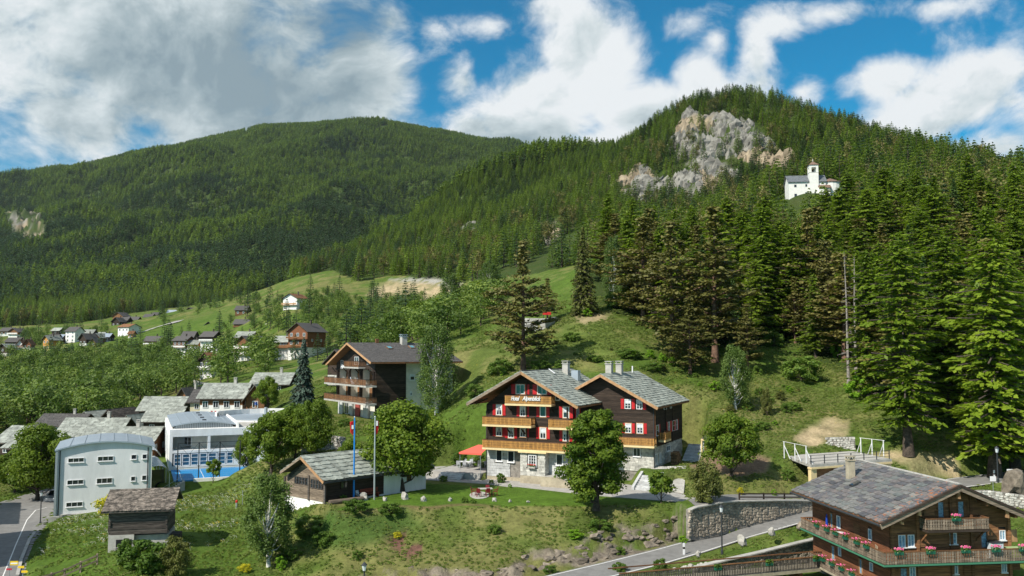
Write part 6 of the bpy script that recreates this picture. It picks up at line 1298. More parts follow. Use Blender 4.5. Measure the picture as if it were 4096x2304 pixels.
def chapel():
    O = at(3156, 783, 330); th = thing('chapel', O, rad(-7), 'white hilltop chapel with square bell tower and round apse', 'church'); fw = Wall(th, Matrix()); BUILT.append((O.x + 9, 336, 15))
    K = .0943; L, D, he, hr = 13.6, 8.0, 5.4, 8.2; mw = mat('chapel_white', (.74, .73, .68), .9, .06, 1)
    MB().prism([(0, 0, -6), (0, D, -6), (0, D, he), (0, D / 2, hr), (0, 0, he)], (L, 0, 0)).build('nave', mw, th)
    q = MB(); o = .5; dz = (hr - he) / (D / 2) * o
    for s in (1, -1):
        yy = -o if s > 0 else D + o; q.prism([(-o, D / 2, hr + .25), (-o, yy, he - dz + .25), (-o, yy, he - dz + .05), (-o, D / 2, hr + .05)][::s], (L + 2 * o, 0, 0))
    q.build('nave_roof', mat('chapel_slate', (.12, .13, .14), .6, .3, 1.5, objvar=.1), th)
    # tower
    tx, tw, tz = 7.6, 3.3, 11.6; MB().box(tx, tx + tw, -.6, tw - .6, -3, tz - 3.0).build('tower', mw, th); MB().box(tx - .08, tx + tw + .08, -.68, tw - .52, tz - 2.98, tz - 2.8).build('string_course', M_STONEP, th)
    q = MB(); p = .8
    for x, y in ((tx, -.6), (tx + tw - p, -.6), (tx, tw - .6 - p), (tx + tw - p, tw - .6 - p)): q.box(x, x + p, y, y + p, tz - 2.79, tz - .9)
    q.box(tx, tx + tw, -.6, tw - .6, tz - .899, tz); q.build('belfry', mw, th); MB().lathe((tx + tw / 2, tw / 2 - .6, tz - 2.4), [(.45, 0), (.35, .3), (.2, .7), (.05, .8)], 10).build('bell', M_METALD, th)
    c = (tx + tw / 2, tw / 2 - .6); r_ = tw / 2 + .35; MB().add([(c[0] - r_, c[1] - r_, tz), (c[0] + r_, c[1] - r_, tz), (c[0] + r_, c[1] + r_, tz), (c[0] - r_, c[1] + r_, tz), (c[0], c[1], tz + 1.6)], [(0, 1, 4), (1, 2, 4), (2, 3, 4), (3, 0, 4), (3, 2, 1, 0)]).build('tower_roof', mat('chapel_tiles', (.19, .12, .09), .8, .35, 2), th); MB().lathe((c[0], c[1], tz + 1.4), [(.12, 0), (.3, .35), (.1, .65), (.2, .9), (.02, 1.25)], 8).build('finial', M_STONEP, th)
    # sacristy lean-to, apse
    MB().box(tx + tw, L + 1.2, -1.9, 0, -4, 2.7).build('sacristy', mw, th); MB().prism([(tx + tw - .3, -2.3, 2.6), (tx + tw - .3, .2, 4.0), (tx + tw - .3, .2, 3.8), (tx + tw - .3, -2.3, 2.4)], (L - tx - tw + 1.9, 0, 0)).build('sacristy_roof', MATS['chapel_tiles'], th)
    a = MB(); ring = [(L + 2.5 + 4.2 * math.cos(t), D / 2 + 4.2 * math.sin(t), -3) for t in [math.pi * 2 * k / 20 for k in range(20)]]; a.prism(ring, (0, 0, 8.1)); a.build('apse', mw, th); MB().lathe((L + 2.5, D / 2, 5.1), [(4.6, 0), (4.6, .15), (.3, 1.9), (.02, 2.0)], 20).build('apse_roof', MATS['chapel_tiles'], th)
    for x, z, w_, h_ in ((2.0, 3.3, .5, .9), (2.0, -1.0, .55, 1.7), (6.0, -.2, .55, 1.4), (6.1, 3.4, .4, .9), (9.2, -.1, .4, 1.2)): window(fw, x, x + w_ * 1.6, z, z + h_, y=-.05 if x < 7 else -.65, bars=(0, 0), fw=.08, sill=False, fm=M_METALD)
    window(Wall(th, wallM(L + .9, -.1, 0, rad(8))), 0, .9, 1.0, 2.6, y=-.1, bars=(1, 1), fm=M_METALD, sill=False)
    return th

def terrace_garage():
    z = -12.4; P = [atz(3143, 1822, z), atz(3408, 1804, z), atz(3567, 1836, z), atz(3243, 1859, z)]; O = P[3]; th = thing('garage', O, 0, 'flat roofed concrete garage whose roof is a fenced terrace', 'garage'); BUILT.append((P[3].x + 4, P[3].y + 3, 7))
    q = MB(); R_ = [p - O for p in P]; q.prism([R_[0], R_[1], R_[2], R_[3]][::-1], (0, 0, -.3)); q.build('terrace_slab', M_CONC, th)
    a, b = R_[3], R_[2]; d = (b - a).normalized(); n = Vector((-d.y, d.x, 0)); L = (b - a).length; ang = math.atan2(d.y, d.x); fw = Wall(th, wallM(0, .05, 0, ang))
    MB(fw.M).box(.02, L, -.12, .5, -.5, -.302).build('fascia', M_CREAM, th); MB(fw.M).box(.1, .9, .05, .5, -3.2, -.502).build('pier', M_CREAM, th); MB(fw.M).box(.9, L, 1.0, 1.3, -3.2, -.31).build('back_wall', M_STONEB, th)
    for k in range(3): MB(fw.M).box(.95 + k * 2.4, 3.3 + k * 2.4, .3, .36, -2.9, -.51).build('garage_door', M_BROWN, th)
    MB(fw.M).box(8.3, L, .05, .5, -3.2, -.502).build('wall', M_CREAM, th)
    def rails(M, L_, h, m, name, nb=4, posts=5, lab=None, brace=False, x=0):
        t = thing(name, th.matrix_basis @ M.translation, M.to_euler().z, lab, 'railing'); q = MB()
        for j in range(nb): zz = h * (j + 1) / nb; q.beam((0, 0, zz), (L_, 0, zz), .04)
        q.build('rail', m, t); 
        for k in range(posts): xx = L_ * (k + .1) / (posts - .8); MB().box(xx - .04, xx + .04, -.04, .04, 0, h).build('post', m, t); 
        if brace:
            for k in range(posts): xx = L_ * (k + .1) / (posts - .8); MB().beam((xx, 0, h * .8), (xx + brace, .3, 0), .06).build('brace', m, t)
    rails(fw.M @ Matrix.Translation((0, .15, 0)), L, .95, M_METALD, 'metal_railing', 3, 7, 'thin dark metal railing along the front of the garage terrace')
    def goal(u0, v0, u1, v1, h, lab, br):
        a = atz(u0, v0, z + .0); b = atz(u1, v1, z + .0); d = b - a; M = Matrix.Translation(a - O) @ Matrix.Rotation(math.atan2(d.y, d.x), 4, 'Z'); rails(M, d.length, h, M_PLASTIC, 'guard_railing', 1, 3, lab, br)
    goal(3133, 1832, 3230, 1855, 1.9, 'white metal frame left of the garage terrace', .8); goal(3440, 1815, 3540, 1828, 1.9, 'white metal frame right of the garage terrace', -.9)
    stone_wall([atz(3310, 1750, -10.9), atz(3420, 1748, -10.8)], 1.6, .42, .26, M_STONEP, 'square dry stone wall behind the garage terrace', seed=71)
    return th

def village():
    D_, B_, G_ = M_DARK, M_BROWN, M_GREYW2; T_ = M_SLATE_D; P_ = M_SLATE_P; S_ = M_SLATE
    mo = mat('orange_boards', (.50, .24, .06), .8, .1, 1); mm = M_METAL
    A = [  # u, v, Y, wpx, depth, angle, eave, ridge, wall, roof, gable, base, balconies, windows, look
        (22, 1346, 640, 42, 10, 5, 4, 6.5, B_, T_, 'y', 2, [], (3, 1), 'brown house with white base at the left edge of the upper hamlet'),
        (52, 1350, 620, 44, 9, -12, 4, 6.5, B_, T_, 'x', 2, [(2.4, M_WHITE)], (2, 1), 'brown gabled house with white balcony below the far left wood'),
        (44, 1396, 540, 48, 9, 0, 4.5, 7, D_, T_, 'y', 2, [], (3, 1), 'dark long roofed house above the left valley trees'),
        (78, 1402, 520, 26, 7, 8, 3.6, 6.4, M_WHITE, B_, 'x', 0, [(2, B_)], (2, 2), 'narrow white house with reddish gable'), (107, 1400, 515, 28, 7, 10, 3.6, 6.4, M_RED_WOOD, B_, 'x', 1.5, [], (2, 1), 'reddish gabled house beside the narrow white one'),
        (10, 1412, 500, 40, 8, -10, 3, 5.2, D_, S_, 'x', 0, [], (1, 1), 'low dark barn cut by the left edge of the picture'),
        (183, 1400, 500, 30, 8, -24, 6, 8.2, mo, P_, 'x', 2.2, [], (2, 2), 'square orange timber house with yellow base'),
        (205, 1378, 540, 36, 8, 0, 3.6, 6.2, D_, T_, 'y', 0, [], (2, 1), 'dark wooden house behind the orange one'), (232, 1370, 545, 28, 7, 0, 3, 5, D_, mm, 'y', 0, [], (2, 1), 'dark barn with shiny metal roof'),
        (221, 1337, 620, 30, 7, -5, 2.6, 4.6, G_, P_, 'y', 0, [], (1, 1), 'lone little grey barn on the meadow edge'), (280, 1369, 545, 44, 8, -15, 7, 9.5, M_WHITE, T_, 'y', 0, [], (2, 3), 'white three storey house with grey roof'),
        (336, 1362, 560, 58, 9, 0, 4, 7, D_, P_, 'y', 0, [], (3, 1), 'long dark barn with pale roof in the hamlet centre'), (330, 1388, 520, 34, 9, -18, 5, 8, D_, T_, 'x', 2.2, [], (2, 1), 'black gabled house on a white base, lowest of the hamlet centre'),
        (384, 1376, 530, 36, 8, -10, 4, 6.4, B_, P_, 'x', 0, [], (2, 1), 'small brown barn right of the black gabled house'), (372, 1388, 515, 22, 6, -10, 3, 5, B_, T_, 'x', 0, [], (1, 1), 'tiny brown shed below the hamlet barns'), (400, 1360, 560, 22, 6, 0, 3, 5, D_, P_, 'y', 0, [], (1, 1), 'small black barn behind the metal roofed one'), (420, 1373, 535, 30, 7, 0, 4, 6, D_, mm, 'y', 1.5, [], (2, 1), 'dark house with bright metal roof at the hamlet end'),
        (492, 1358, 560, 52, 10, -22, 8, 10, M_WHITE, B_, 'y', 0, [], (3, 2), 'white apartment house with brown boarded left side'), (521, 1354, 545, 17, 5, 0, 3, 4.6, mo, B_, 'y', 1.2, [], (1, 1), 'tiny orange cabin beside the white apartment house'),
        (470, 1294, 700, 44, 11, -8, 6, 9, B_, T_, 'x', 0, [], (3, 1), 'big brown gabled house, highest of the meadow group'), (462, 1312, 660, 34, 9, -6, 5, 8, D_, T_, 'x', 1.5, [], (2, 1), 'black house with white base in the meadow group'), (493, 1307, 670, 28, 9, 0, 5, 7.5, D_, T_, 'y', 1.2, [], (2, 1), 'black barn right of it in the meadow group'), (527, 1297, 690, 42, 8, 0, 3.4, 6, B_, T_, 'y', 1.5, [], (3, 1), 'low brown house with grey roof at the group end'),
        (588, 1284, 720, 34, 8, -8, 3.2, 5.8, B_, T_, 'y', 2, [], (2, 1), 'brown chalet on a white base below the forest edge'), (620, 1280, 725, 26, 8, 0, 4.2, 6.4, D_, T_, 'y', 0, [], (1, 1), 'tall black barn next to the chalet at the forest edge'), (684, 1270, 740, 30, 7, 10, 4, 6.4, D_, mm, 'y', 0, [], (1, 1), 'black barn with pale metal roof alone in the meadow'), (757, 1266, 730, 36, 9, -20, 4.5, 7.4, D_, T_, 'x', 0, [], (1, 1), 'black barn with brown roof, rightmost in the meadow'), (731, 1272, 720, 15, 4, 0, 2, 3, G_, B_, 'y', 0, [], (0, 0), 'tiny brown shed between the two black barns'),
        (606, 1391, 500, 58, 8, 0, 4, 6.6, B_, T_, 'y', 0, [(1.8, M_WHITE)], (3, 1), 'brown house with white terrace beside the meadow road'),
        (716, 1412, 420, 52, 9, -8, 6, 8.0, B_, T_, 'y', 2.4, [(2.6, M_WHITE)], (3, 2), 'brown and yellow house with tall white base'), (768, 1404, 420, 38, 8, 0, 3.2, 5.2, mo, P_, 'y', 2, [], (3, 1), 'white and orange house with pale roof'), (745, 1388, 450, 46, 10, 0, 4.5, 8, G_, T_, 'y', 0, [], (0, 0), 'big grey roofed barn behind the orange house'),
        (826, 1391, 420, 52, 9, -8, 5.4, 7.8, D_, T_, 'y', 3, [(3.2, M_WHITE)], (3, 1), 'dark chalet on a high white base with white balcony'), (832, 1330, 520, 30, 7, 20, 4.2, 6.4, G_, P_, 'x', 0, [], (1, 1), 'grey timber barn among meadow trees'),
        (962, 1286, 520, 44, 8, 0, 7, 9.5, B_, T_, 'y', 2.6, [], (2, 2), 'tall brown chalet with pinkish base below the scrub slope'), (962, 1323, 470, 54, 8, 0, 3.8, 6.2, D_, T_, 'y', 0, [(1.8, B_)], (2, 1), 'dark chalet half hidden by bright trees'),
        (973, 1382, 390, 64, 8, -4, 3.8, 6.2, D_, P_, 'y', 0, [(1.5, D_)], (4, 1), 'dark chalet with white window shutters and pale slate roof'),
        (970, 1450, 345, 78, 12, -18, 7.4, 10.4, B_, T_, 'x', 3, [(3.2, M_WHITE), (5.6, M_WHITE)], (3, 3), 'large chalet with two long white balconies'),
        (1190, 1422, 330, 84, 12, -22, 9.2, 12.2, M_RED_WOOD, T_, 'x', 3.0, [(3.2, B_), (6.2, B_)], (3, 3), 'big red brown chalet with three rows of balconies'), (1122, 1424, 335, 58, 9, -3, 5.4, 7.6, B_, P_, 'y', 3.0, [(3.2, B_)], (5, 2), 'long low wing with white ground floor left of the big red chalet'),
        (823, 1513, 300, 58, 8, -24, 6.2, 8.6, D_, B_, 'x', 3.2, [(3.2, M_WHITE)], (3, 2), 'small black and white chalet on a slope above a curved wall'),
        (1160, 1243, 450, 62, 9, -24, 6.6, 8.8, M_WHITE, B_, 'x', 2.4, [(3, M_TRIM)], (2, 1), 'white house with brown balcony alone below the scrub slope'),
        # near slate roofs
        (884, 1652, 176, 168, 8, 0, 3.1, 5.6, B_, P_, 'y', 1.6, [], (4, 1), 'brown chalet with broad pale slate roof behind the white hall'), (1020, 1652, 174, 70, 7, 6, 3.1, 5.4, B_, P_, 'x', 0, [], (1, 1), 'open fronted brown gable with pale slates beside the blue spruce'),
        (1078, 1578, 198, 140, 9, 0, 2.4, 4.6, D_, P_, 'y', 0, [], (2, 1), 'low house with wide pale slate roof above the others'),
        (634, 1722, 215, 160, 9, 0, 5.0, 7.8, D_, P_, 'y', 0, [], (3, 1), 'tall dark barn under a pale slate roof left of the hall'), (640, 1745, 192, 132, 8, 0, 3.4, 6.0, D_, P_, 'y', 1.2, [], (2, 1), 'dark barn with pale slate roof just behind the glazed passage'),
        (732, 1652, 238, 62, 8, -18, 3.6, 6.6, B_, T_, 'x', 0, [], (2, 2), 'orange brown chalet with red shutters behind the slate roofs'), (786, 1650, 205, 52, 8, 0, 2.6, 5.0, M_PLYW, T_, 'y', 0, [], (1, 1), 'cream walled house with grey roof left of the brown chalet'),
        (345, 1814, 168, 238, 9, 0, 3.4, 6.2, D_, P_, 'y', 0, [], (4, 1), 'dark house whose pale slate roof has a rusty streak and two chimneys'), (465, 1845, 148, 270, 8, 4, 3.4, 5.2, B_, P_, 'y', 0, [], (3, 1), 'slate roofed house directly behind the curved metal roof'),
        (228, 1742, 208, 168, 9, 0, 2.4, 4.6, D_, T_, 'y', 0, [], (3, 1), 'black roofed dark house at the edge of the valley wood'), (345, 1702, 228, 66, 8, -14, 1.8, 3.4, D_, P_, 'x', 0, [], (1, 1), 'small pale roofed barn in the roof cluster'), (438, 1712, 216, 70, 9, -12, 2.2, 4.4, D_, G_, 'x', 0, [], (1, 1), 'brown gabled old barn in the roof cluster'), (515, 1722, 200, 44, 6, -14, 1.6, 3.3, D_, P_, 'x', 0, [], (0, 0), 'small slate roofed barn right of the roof cluster'),
        (22, 1832, 150, 84, 8, -12, 2.8, 4.9, D_, P_, 'y', 0, [], (1, 1), 'dark barn with pale roof behind the left oak'), (60, 1850, 138, 80, 6, -14, 2.4, 3.9, B_, P_, 'y', 0, [], (1, 1), 'low brown roofed barn beside the left oak'),
        (1350, 1500, 172, 90, 9, -30, 2.6, 4.8, D_, T_, 'x', 0, [], (0, 0), 'dark house mostly hidden behind the dark hotel')]
    A += [(-664, 2319, 80, 468, 14, 27, 10, 13.5, D_, P_, 'x', 3, [], (2, 3), 'tall dark chalet beyond the left edge whose shadow falls on the road'), (-620, 2140, 98, 400, 13, 27, 9, 12.5, D_, P_, 'x', 3, [], (2, 3), 'second dark chalet beyond the left edge beside the road')]
    for i, (u, v, Y, wp, dm, an, ea, ri, wm, rm, gb, ba, bal, win, look) in enumerate(A):
        near = Y < 240; my = mat('yellow_base', (.55, .46, .22), .8) if 'orange timber' in look else None
        nm = 'barn' if 'barn' in look or 'shed' in look else 'house'
        cottage(nm, u, v, Y, wp, dm, an, ea, ri, wm, rm, look, gable=gb, base=ba, basem=my, win=win, balc=bal, over=.7, group=None, slates=near, sh=.95, chim=not ('barn' in look or 'shed' in look))
# ================================================================== FORESTS
def gn_scatter(name, pts, rots, scales, idx, protos, label=None):
    """points -> instances (geometry nodes); one object for what nobody could count"""
    me = bpy.data.meshes.new(name); n = len(pts); me.vertices.add(n); me.vertices.foreach_set('co', np.asarray(pts, np.float32).ravel())
    for nm, dat in (('rz', rots), ('sc', scales)):
        a_ = me.attributes.new(nm, 'FLOAT', 'POINT'); a_.data.foreach_set('value', np.asarray(dat, np.float32))
    a_ = me.attributes.new('pick', 'INT', 'POINT'); a_.data.foreach_set('value', np.asarray(idx, np.int32))
    o = obj(name, me); tag(o, kind='stuff')
    if label: o['label'] = label
    c = bpy.data.collections.new(name + '_sources')
    for k, m_ in enumerate(protos):
        p = bpy.data.objects.new('%s_source_%02d' % (name, k), m_); c.objects.link(p)
    ng = bpy.data.node_groups.new(name, 'GeometryNodeTree'); ng.interface.new_socket('Geometry', in_out='INPUT', socket_type='NodeSocketGeometry'); ng.interface.new_socket('Geometry', in_out='OUTPUT', socket_type='NodeSocketGeometry')
    N = ng.nodes; L = ng.links; gi = N.new('NodeGroupInput'); go = N.new('NodeGroupOutput'); ip = N.new('GeometryNodeInstanceOnPoints'); ci = N.new('GeometryNodeCollectionInfo')
    ci.inputs[0].default_value = c; ci.inputs['Separate Children'].default_value = True; ci.inputs['Reset Children'].default_value = True
    L.new(gi.outputs[0], ip.inputs['Points']); L.new(ci.outputs[0], ip.inputs['Instance']); ip.inputs['Pick Instance'].default_value = True
    def attr(nm, ty):
        q = N.new('GeometryNodeInputNamedAttribute'); q.data_type = ty; q.inputs[0].default_value = nm; return [s for s in q.outputs if s.enabled and s.name == 'Attribute'][0]
    L.new(attr('pick', 'INT'), ip.inputs['Instance Index']); cx = N.new('ShaderNodeCombineXYZ'); L.new(attr('rz', 'FLOAT'), cx.inputs[2])
    er = N.new('FunctionNodeEulerToRotation'); L.new(cx.outputs[0], er.inputs[0]); L.new(er.outputs[0], ip.inputs['Rotation']); L.new(attr('sc', 'FLOAT'), ip.inputs['Scale'])
    L.new(ip.outputs[0], go.inputs[0]); md = o.modifiers.new('scatter', 'NODES'); md.node_group = ng; return o
def candidates(Y0, Y1, n, amin=-.72, amax=.76, seed=3):
    R_ = np.random.RandomState(seed); Y = np.sqrt(R_.rand(n) * (Y1 ** 2 - Y0 ** 2) + Y0 ** 2); a = amin + (amax - amin) * R_.rand(n); x = a * Y
    M = {}; z = H(x, Y, masks=M); u, v = M['u'], M['v']; return x, Y, z, u, v, M
GLADES = [[(1150, 1150), (1340, 1080), (1420, 1130), (1200, 1190)], [(1600, 740), (1840, 720), (1840, 745), (1640, 760)], [(2230, 1160), (2300, 1060), (2400, 1060), (2440, 1250), (2300, 1260)], [(3080, 820), (3150, 770), (3420, 735), (3440, 800), (3330, 850), (3150, 900)], [(2080, 1080), (2250, 940), (2380, 920), (2330, 1040)]]
HOUSES = []
BUILT = []       # (x, y, r) footprints trees keep clear of
def clear(x, y, extra=0):
    m = np.ones(len(x), bool)
    for bx, by, br in BUILT: m &= np.hypot(x - bx, y - by) > br + extra
    return m
def tree_label(kind, x, y, z, h):
    u, v = uv_of(x, y, z + h * .6); size = 'tall' if h > 19 else ('short' if h < 14.5 else 'medium')
    row = 'front' if y < 150 else ('second row' if y < 190 else ('middle' if y < 250 else 'far back'))
    zones = [(2450, 'left end of the forest'), (2650, 'forest by the white birches'), (2850, 'forest around the huge pines'), (3050, 'forest left of the chapel'), (3250, 'forest under the chapel'), (3450, 'forest by the dead trunks'), (3650, 'forest above the garage'), (3850, 'forest above the brown chalet'), (4060, 'forest above the right lamp'), (9999, 'forest at the right edge')]
    zn = next(n for a, n in zones if u < a); col = {'larch': 'fresh green larch', 'pine': 'brownish pine', 'spruce': 'olive spruce'}[kind]; return '%s %s, %s, %s' % (size, col, row, zn)
def val_label(conif, u, v, h):
    bands = [(0, 'beyond the left edge'), (180, 'at the left edge'), (330, 'behind the black roofed house'), (480, 'above the roof cluster'), (620, 'left of the tall slate barn'), (760, 'behind the orange brown chalet'), (900, 'below the black and white chalet'), (1050, 'near the two balconied chalets'), (1250, 'above the low slate roof'), (1500, 'above the dark hotel roof'), (1600, 'below the talus scar'), (1700, 'behind the dark hotel chimney'), (1800, 'behind the weeping birch'), (1880, 'beyond the ridge'), (9999, 'in the gully before the pine')]
    rows = [(1400, 'high on the slope'), (1470, 'at the upper wood edge'), (1540, 'in the upper wood'), (1610, 'in the middle wood'), (9999, 'in the lowest wood')]
    return '%s %s, %s, %s' % ('big' if h > 11.5 else ('small' if h < 8 else 'middling'), 'dark conifer' if conif else 'round leafy tree', next(n for a, n in rows if v < a), next(n for a, n in bands if u < a))
def build_forests():
    # far mountain
    x, y, z, u, v, M = candidates(1250, 5200, 125000, -.72, .20, 3)
    sp = fbm(x / 220, y / 220, 4) + np.clip((v - 800) / 700, -.25, .35) * .55
    k = (M['cliff'] < .35) & ~inany(u, v, GLADES) & (fbm(x / 60, y / 60, 3) > .22)
    keep = k & inany(u, v, FOREST)
    x, y, z, sp = x[keep], y[keep], z[keep], sp[keep]; R_ = np.random.RandomState(1); dark = (sp + R_.randn(len(x)) * .09 + (fbm(x / 90, y / 90, 3) - .5) * .5) > .55
    idx = np.where(dark, 3 + R_.randint(0, 2, len(x)), R_.randint(0, 3, len(x)))
    gn_scatter('mountain_forest', np.stack([x, y, z - .3], -1), R_.rand(len(x)) * 6.28, (17 + 12 * R_.rand(len(x))) * np.clip(y / 3200, 1.0, 1.2), idx, TINY['c'] + TINY['d'], 'dense conifer forest covering the far mountain')
    # near hill, mid distance
    x, y, z, u, v, M = candidates(420, 1500, 26000, -.72, .76, 4)
    dens = fbm(x / 35, y / 35, 3)
    k = inany(u, v, FOREST) & ~inany(u, v, GLADES) & clear(x, y) & ((M['cliff'] < .4) | (NPR.rand(len(x)) < np.where(v > 650, .10, .22))) & (dens > .26) & ~((y < 900) & (NPR.rand(len(x)) < .15))
    x, y, z, u, v = x[k], y[k], z[k], u[k], v[k]; R_ = np.random.RandomState(2); r = R_.rand(len(x)); nz = fbm(x / 70, y / 70, 3)
    idx = np.where(r < .24 + (nz - .5) * 1.4, 3 + R_.randint(0, 2, len(x)), np.where((r > .86) & (y < 900), 5 + R_.randint(0, 2, len(x)), R_.randint(0, 3, len(x))))
    cx, cy, cz, cu, cv_, CM = candidates(560, 900, 70000, -.02, .40, 21); kk = (cu > 2420) & (CM['cliff'] > .4) & (fbm(cx / 16, cz / 10, 3) > .47); cx, cy, cz = cx[kk][:2600], cy[kk][:2600], cz[kk][:2600]
    oc = fbm(cx / 40 + 5, cz / 30, 3) > .60; ra, rb_ = rock_meshes(mat('cliff_rock', (.21, .20, .175), .95, .4, .12, bump=.5), 1, .55, 1.25), rock_meshes(mat('cliff_rock_orange', (.30, .24, .165), .95, .3, .12, bump=.5), 1, .55, 1.25)
    cs = 2.0 + 7.5 * NPR.rand(len(cx)) ** 1.8; gn_scatter('cliff_rocks', np.stack([cx, cy + cs * .35, cz - cs * .3], -1), NPR.rand(len(cx)) * .9, cs, np.where(oc, 7, 0) + NPR.randint(0, 7, len(cx)), ra + rb_, 'broken rock faces of the hillside cliff')
    gn_scatter('hill_forest', np.stack([x, y, z - .4], -1), R_.rand(len(x)) * 6.28, np.where(idx >= 5, 11, 13) + 8 * R_.rand(len(x)), idx, LIGHT['c'] + LIGHT['d'] + LIGHT['p'], 'mixed conifer forest on the near hill')
    # right-hand forest: each tree a thing of its own
    x, y, z, u, v, M = candidates(113, 420, 9000, -.05, .74, 6)
    k = inany(u, v, FOREST) & ~inany(u, v, GLADES) & clear(x, y, 1)
    k &= ~((u > 2250) & (u < 2500) & (v > 1150)) & (u > 2200) & (M['cliff'] < .2)
    k &= ~((u > 3090) & (u < 3420) & (v > 730) & (v < 960) & (y > 255))
    x, y, z = x[k], y[k], z[k]; o = np.argsort(y); px = []; n = 0; late = []
    groups = {'larch': ('tall green larch in the hillside forest', 'larches in the forest on the right slope'), 'pine': ('brownish Scots pine standing among the larches', 'pines in the forest on the right slope'), 'spruce': ('narrow olive spruce among the forest trees', 'spruces in the forest on the right slope')}
    for i in o:
        need = 3.2 + y[i] * .007 + (2.0 if y[i] < 150 else 0)
        if any((x[i] - a) ** 2 + (y[i] - b) ** 2 < need ** 2 for a, b in px[-400:]): continue
        px.append((x[i], y[i])); n += 1
        if n <= 290:
            r = RND.random(); kind = 'larch' if r < .68 else ('pine' if r < .90 else 'spruce')
            key = {'larch': RND.choice(['larch_a', 'larch_b', 'larch_c']), 'pine': RND.choice(['pine_a', 'pine_b']), 'spruce': RND.choice(['spruce_a', 'spruce_b'])}[kind]
            hh = {'larch': RND.triangular(10, 26, 19), 'pine': RND.uniform(11, 21), 'spruce': RND.uniform(9, 19)}[kind]
            if y[i] > 235: hh *= .8
            if y[i] < 135: hh *= .85
            tree(kind + '_tree', key, (x[i], y[i], z[i] - .3), hh, RND.uniform(1.05, 1.55), label=tree_label(kind, x[i], y[i], z[i], hh), group=groups[kind][1])
        else: late.append((x[i], y[i], z[i] - .4))
    if late:
        L_ = np.array(late); R_ = np.random.RandomState(8); r = R_.rand(len(L_)); idx = np.where(r < .15, 3 + R_.randint(0, 2, len(L_)), np.where(r > .80, 5 + R_.randint(0, 2, len(L_)), R_.randint(0, 3, len(L_))))
        gn_scatter('slope_forest', L_, R_.rand(len(L_)) * 6.28, 12 + 8 * R_.rand(len(L_)), idx, LIGHT['c'] + LIGHT['d'] + LIGHT['p'], 'conifers filling the slope behind the front trees')
    # leafy woods in the valley on the left
    VAL = [[(-500, 1450), (0, 1440), (330, 1440), (560, 1400), (700, 1440), (820, 1480), (800, 1530), (740, 1590), (600, 1600), (560, 1640), (420, 1700), (150, 1720), (-500, 1800)]]
    SPARSE = [[(330, 1300), (560, 1280), (700, 1240), (1000, 1130), (1150, 1140), (1400, 1200), (1850, 1200), (2000, 1190), (1950, 1290), (1750, 1400), (1350, 1380), (1180, 1480), (900, 1560), (700, 1560), (820, 1430), (560, 1400), (330, 1440), (0, 1420), (0, 1340)]]
    BUSHY = [[(1000, 1270), (1180, 1250), (1350, 1210), (1500, 1250), (1900, 1220), (2010, 1200), (1960, 1290), (1770, 1385), (1560, 1395), (1350, 1390), (1150, 1345)]]
    OPEN = [[(420, 1395), (440, 1340), (700, 1290), (930, 1230), (1010, 1220), (1000, 1270), (830, 1330), (620, 1395)], [(960, 1180), (1340, 1080), (1400, 1140), (1150, 1220)], [(1440, 1180), (1600, 1120), (1860, 1140), (1780, 1220), (1560, 1200)]]
    x, y, z, u, v, M = candidates(170, 760, 22000, -.75, .03, 9)
    inv = inany(u, v, VAL); ins = inany(u, v, SPARSE) & ~inany(u, v, OPEN); pr = NPR.rand(len(x)); dn = fbm(x / 40, y / 40, 3)
    k = clear(x, y, 1.5) & (inv | (ins & (pr < .40) & (dn > .46)) | inany(u, v, BUSHY)); x, y, z, u, v = x[k], y[k], z[k], u[k], v[k]; o = np.argsort(y); px = []; rest = []; n = 0
    for i in o:
        need = 4.8 + .004 * y[i]
        if any((x[i] - a) ** 2 + (y[i] - b) ** 2 < need ** 2 for a, b in px[-500:]): continue
        if any(abs(u[i] - hu) < hw_ * .5 + 14 and hY + 4 > y[i] and v[i] - 9.0 * F / y[i] < hv - hh_ * .25 and v[i] > hv - hh_ for hu, hv, hw_, hY, hh_ in HOUSES): continue
        px.append((x[i], y[i])); conif = RND.random() < (.10 if y[i] < 420 else .2); hh = RND.uniform(8, 14) if not conif else RND.uniform(10, 16)
        bushy = inany(u[i:i + 1], v[i:i + 1], BUSHY)[0]
        if v[i] < 1425 and not conif: hh *= .72 if bushy else .55
        if n < 290:
            n += 1; kk = RND.choice('cd') if conif else 'b'; me = RND.choice(LIGHT[kk])
            ob = obj('fir_tree' if conif else 'leafy_tree', me); ob.location = (x[i], y[i], z[i] - .4); wd_ = RND.uniform(1.0, 1.4) * (1.25 if v[i] < 1425 else 1); ob.scale = (hh * wd_, hh * wd_, hh); ob.rotation_euler = (0, 0, RND.uniform(0, 6.28))
            tag(ob, val_label(conif, u[i], v[i], hh), 'tree', 'conifers in the valley woods' if conif else 'leafy trees in the valley woods')
        else: rest.append((x[i], y[i], z[i] - .4, hh, (RND.choice([4, 5]) if conif else RND.randint(0, 3))))
    if rest:
        q = np.array(rest); gn_scatter('valley_woods', q[:, :3], NPR.rand(len(q)) * 6.28, q[:, 3], q[:, 4].astype(int), LIGHT['b'] + LIGHT['d'], 'leafy woods further up the valley')
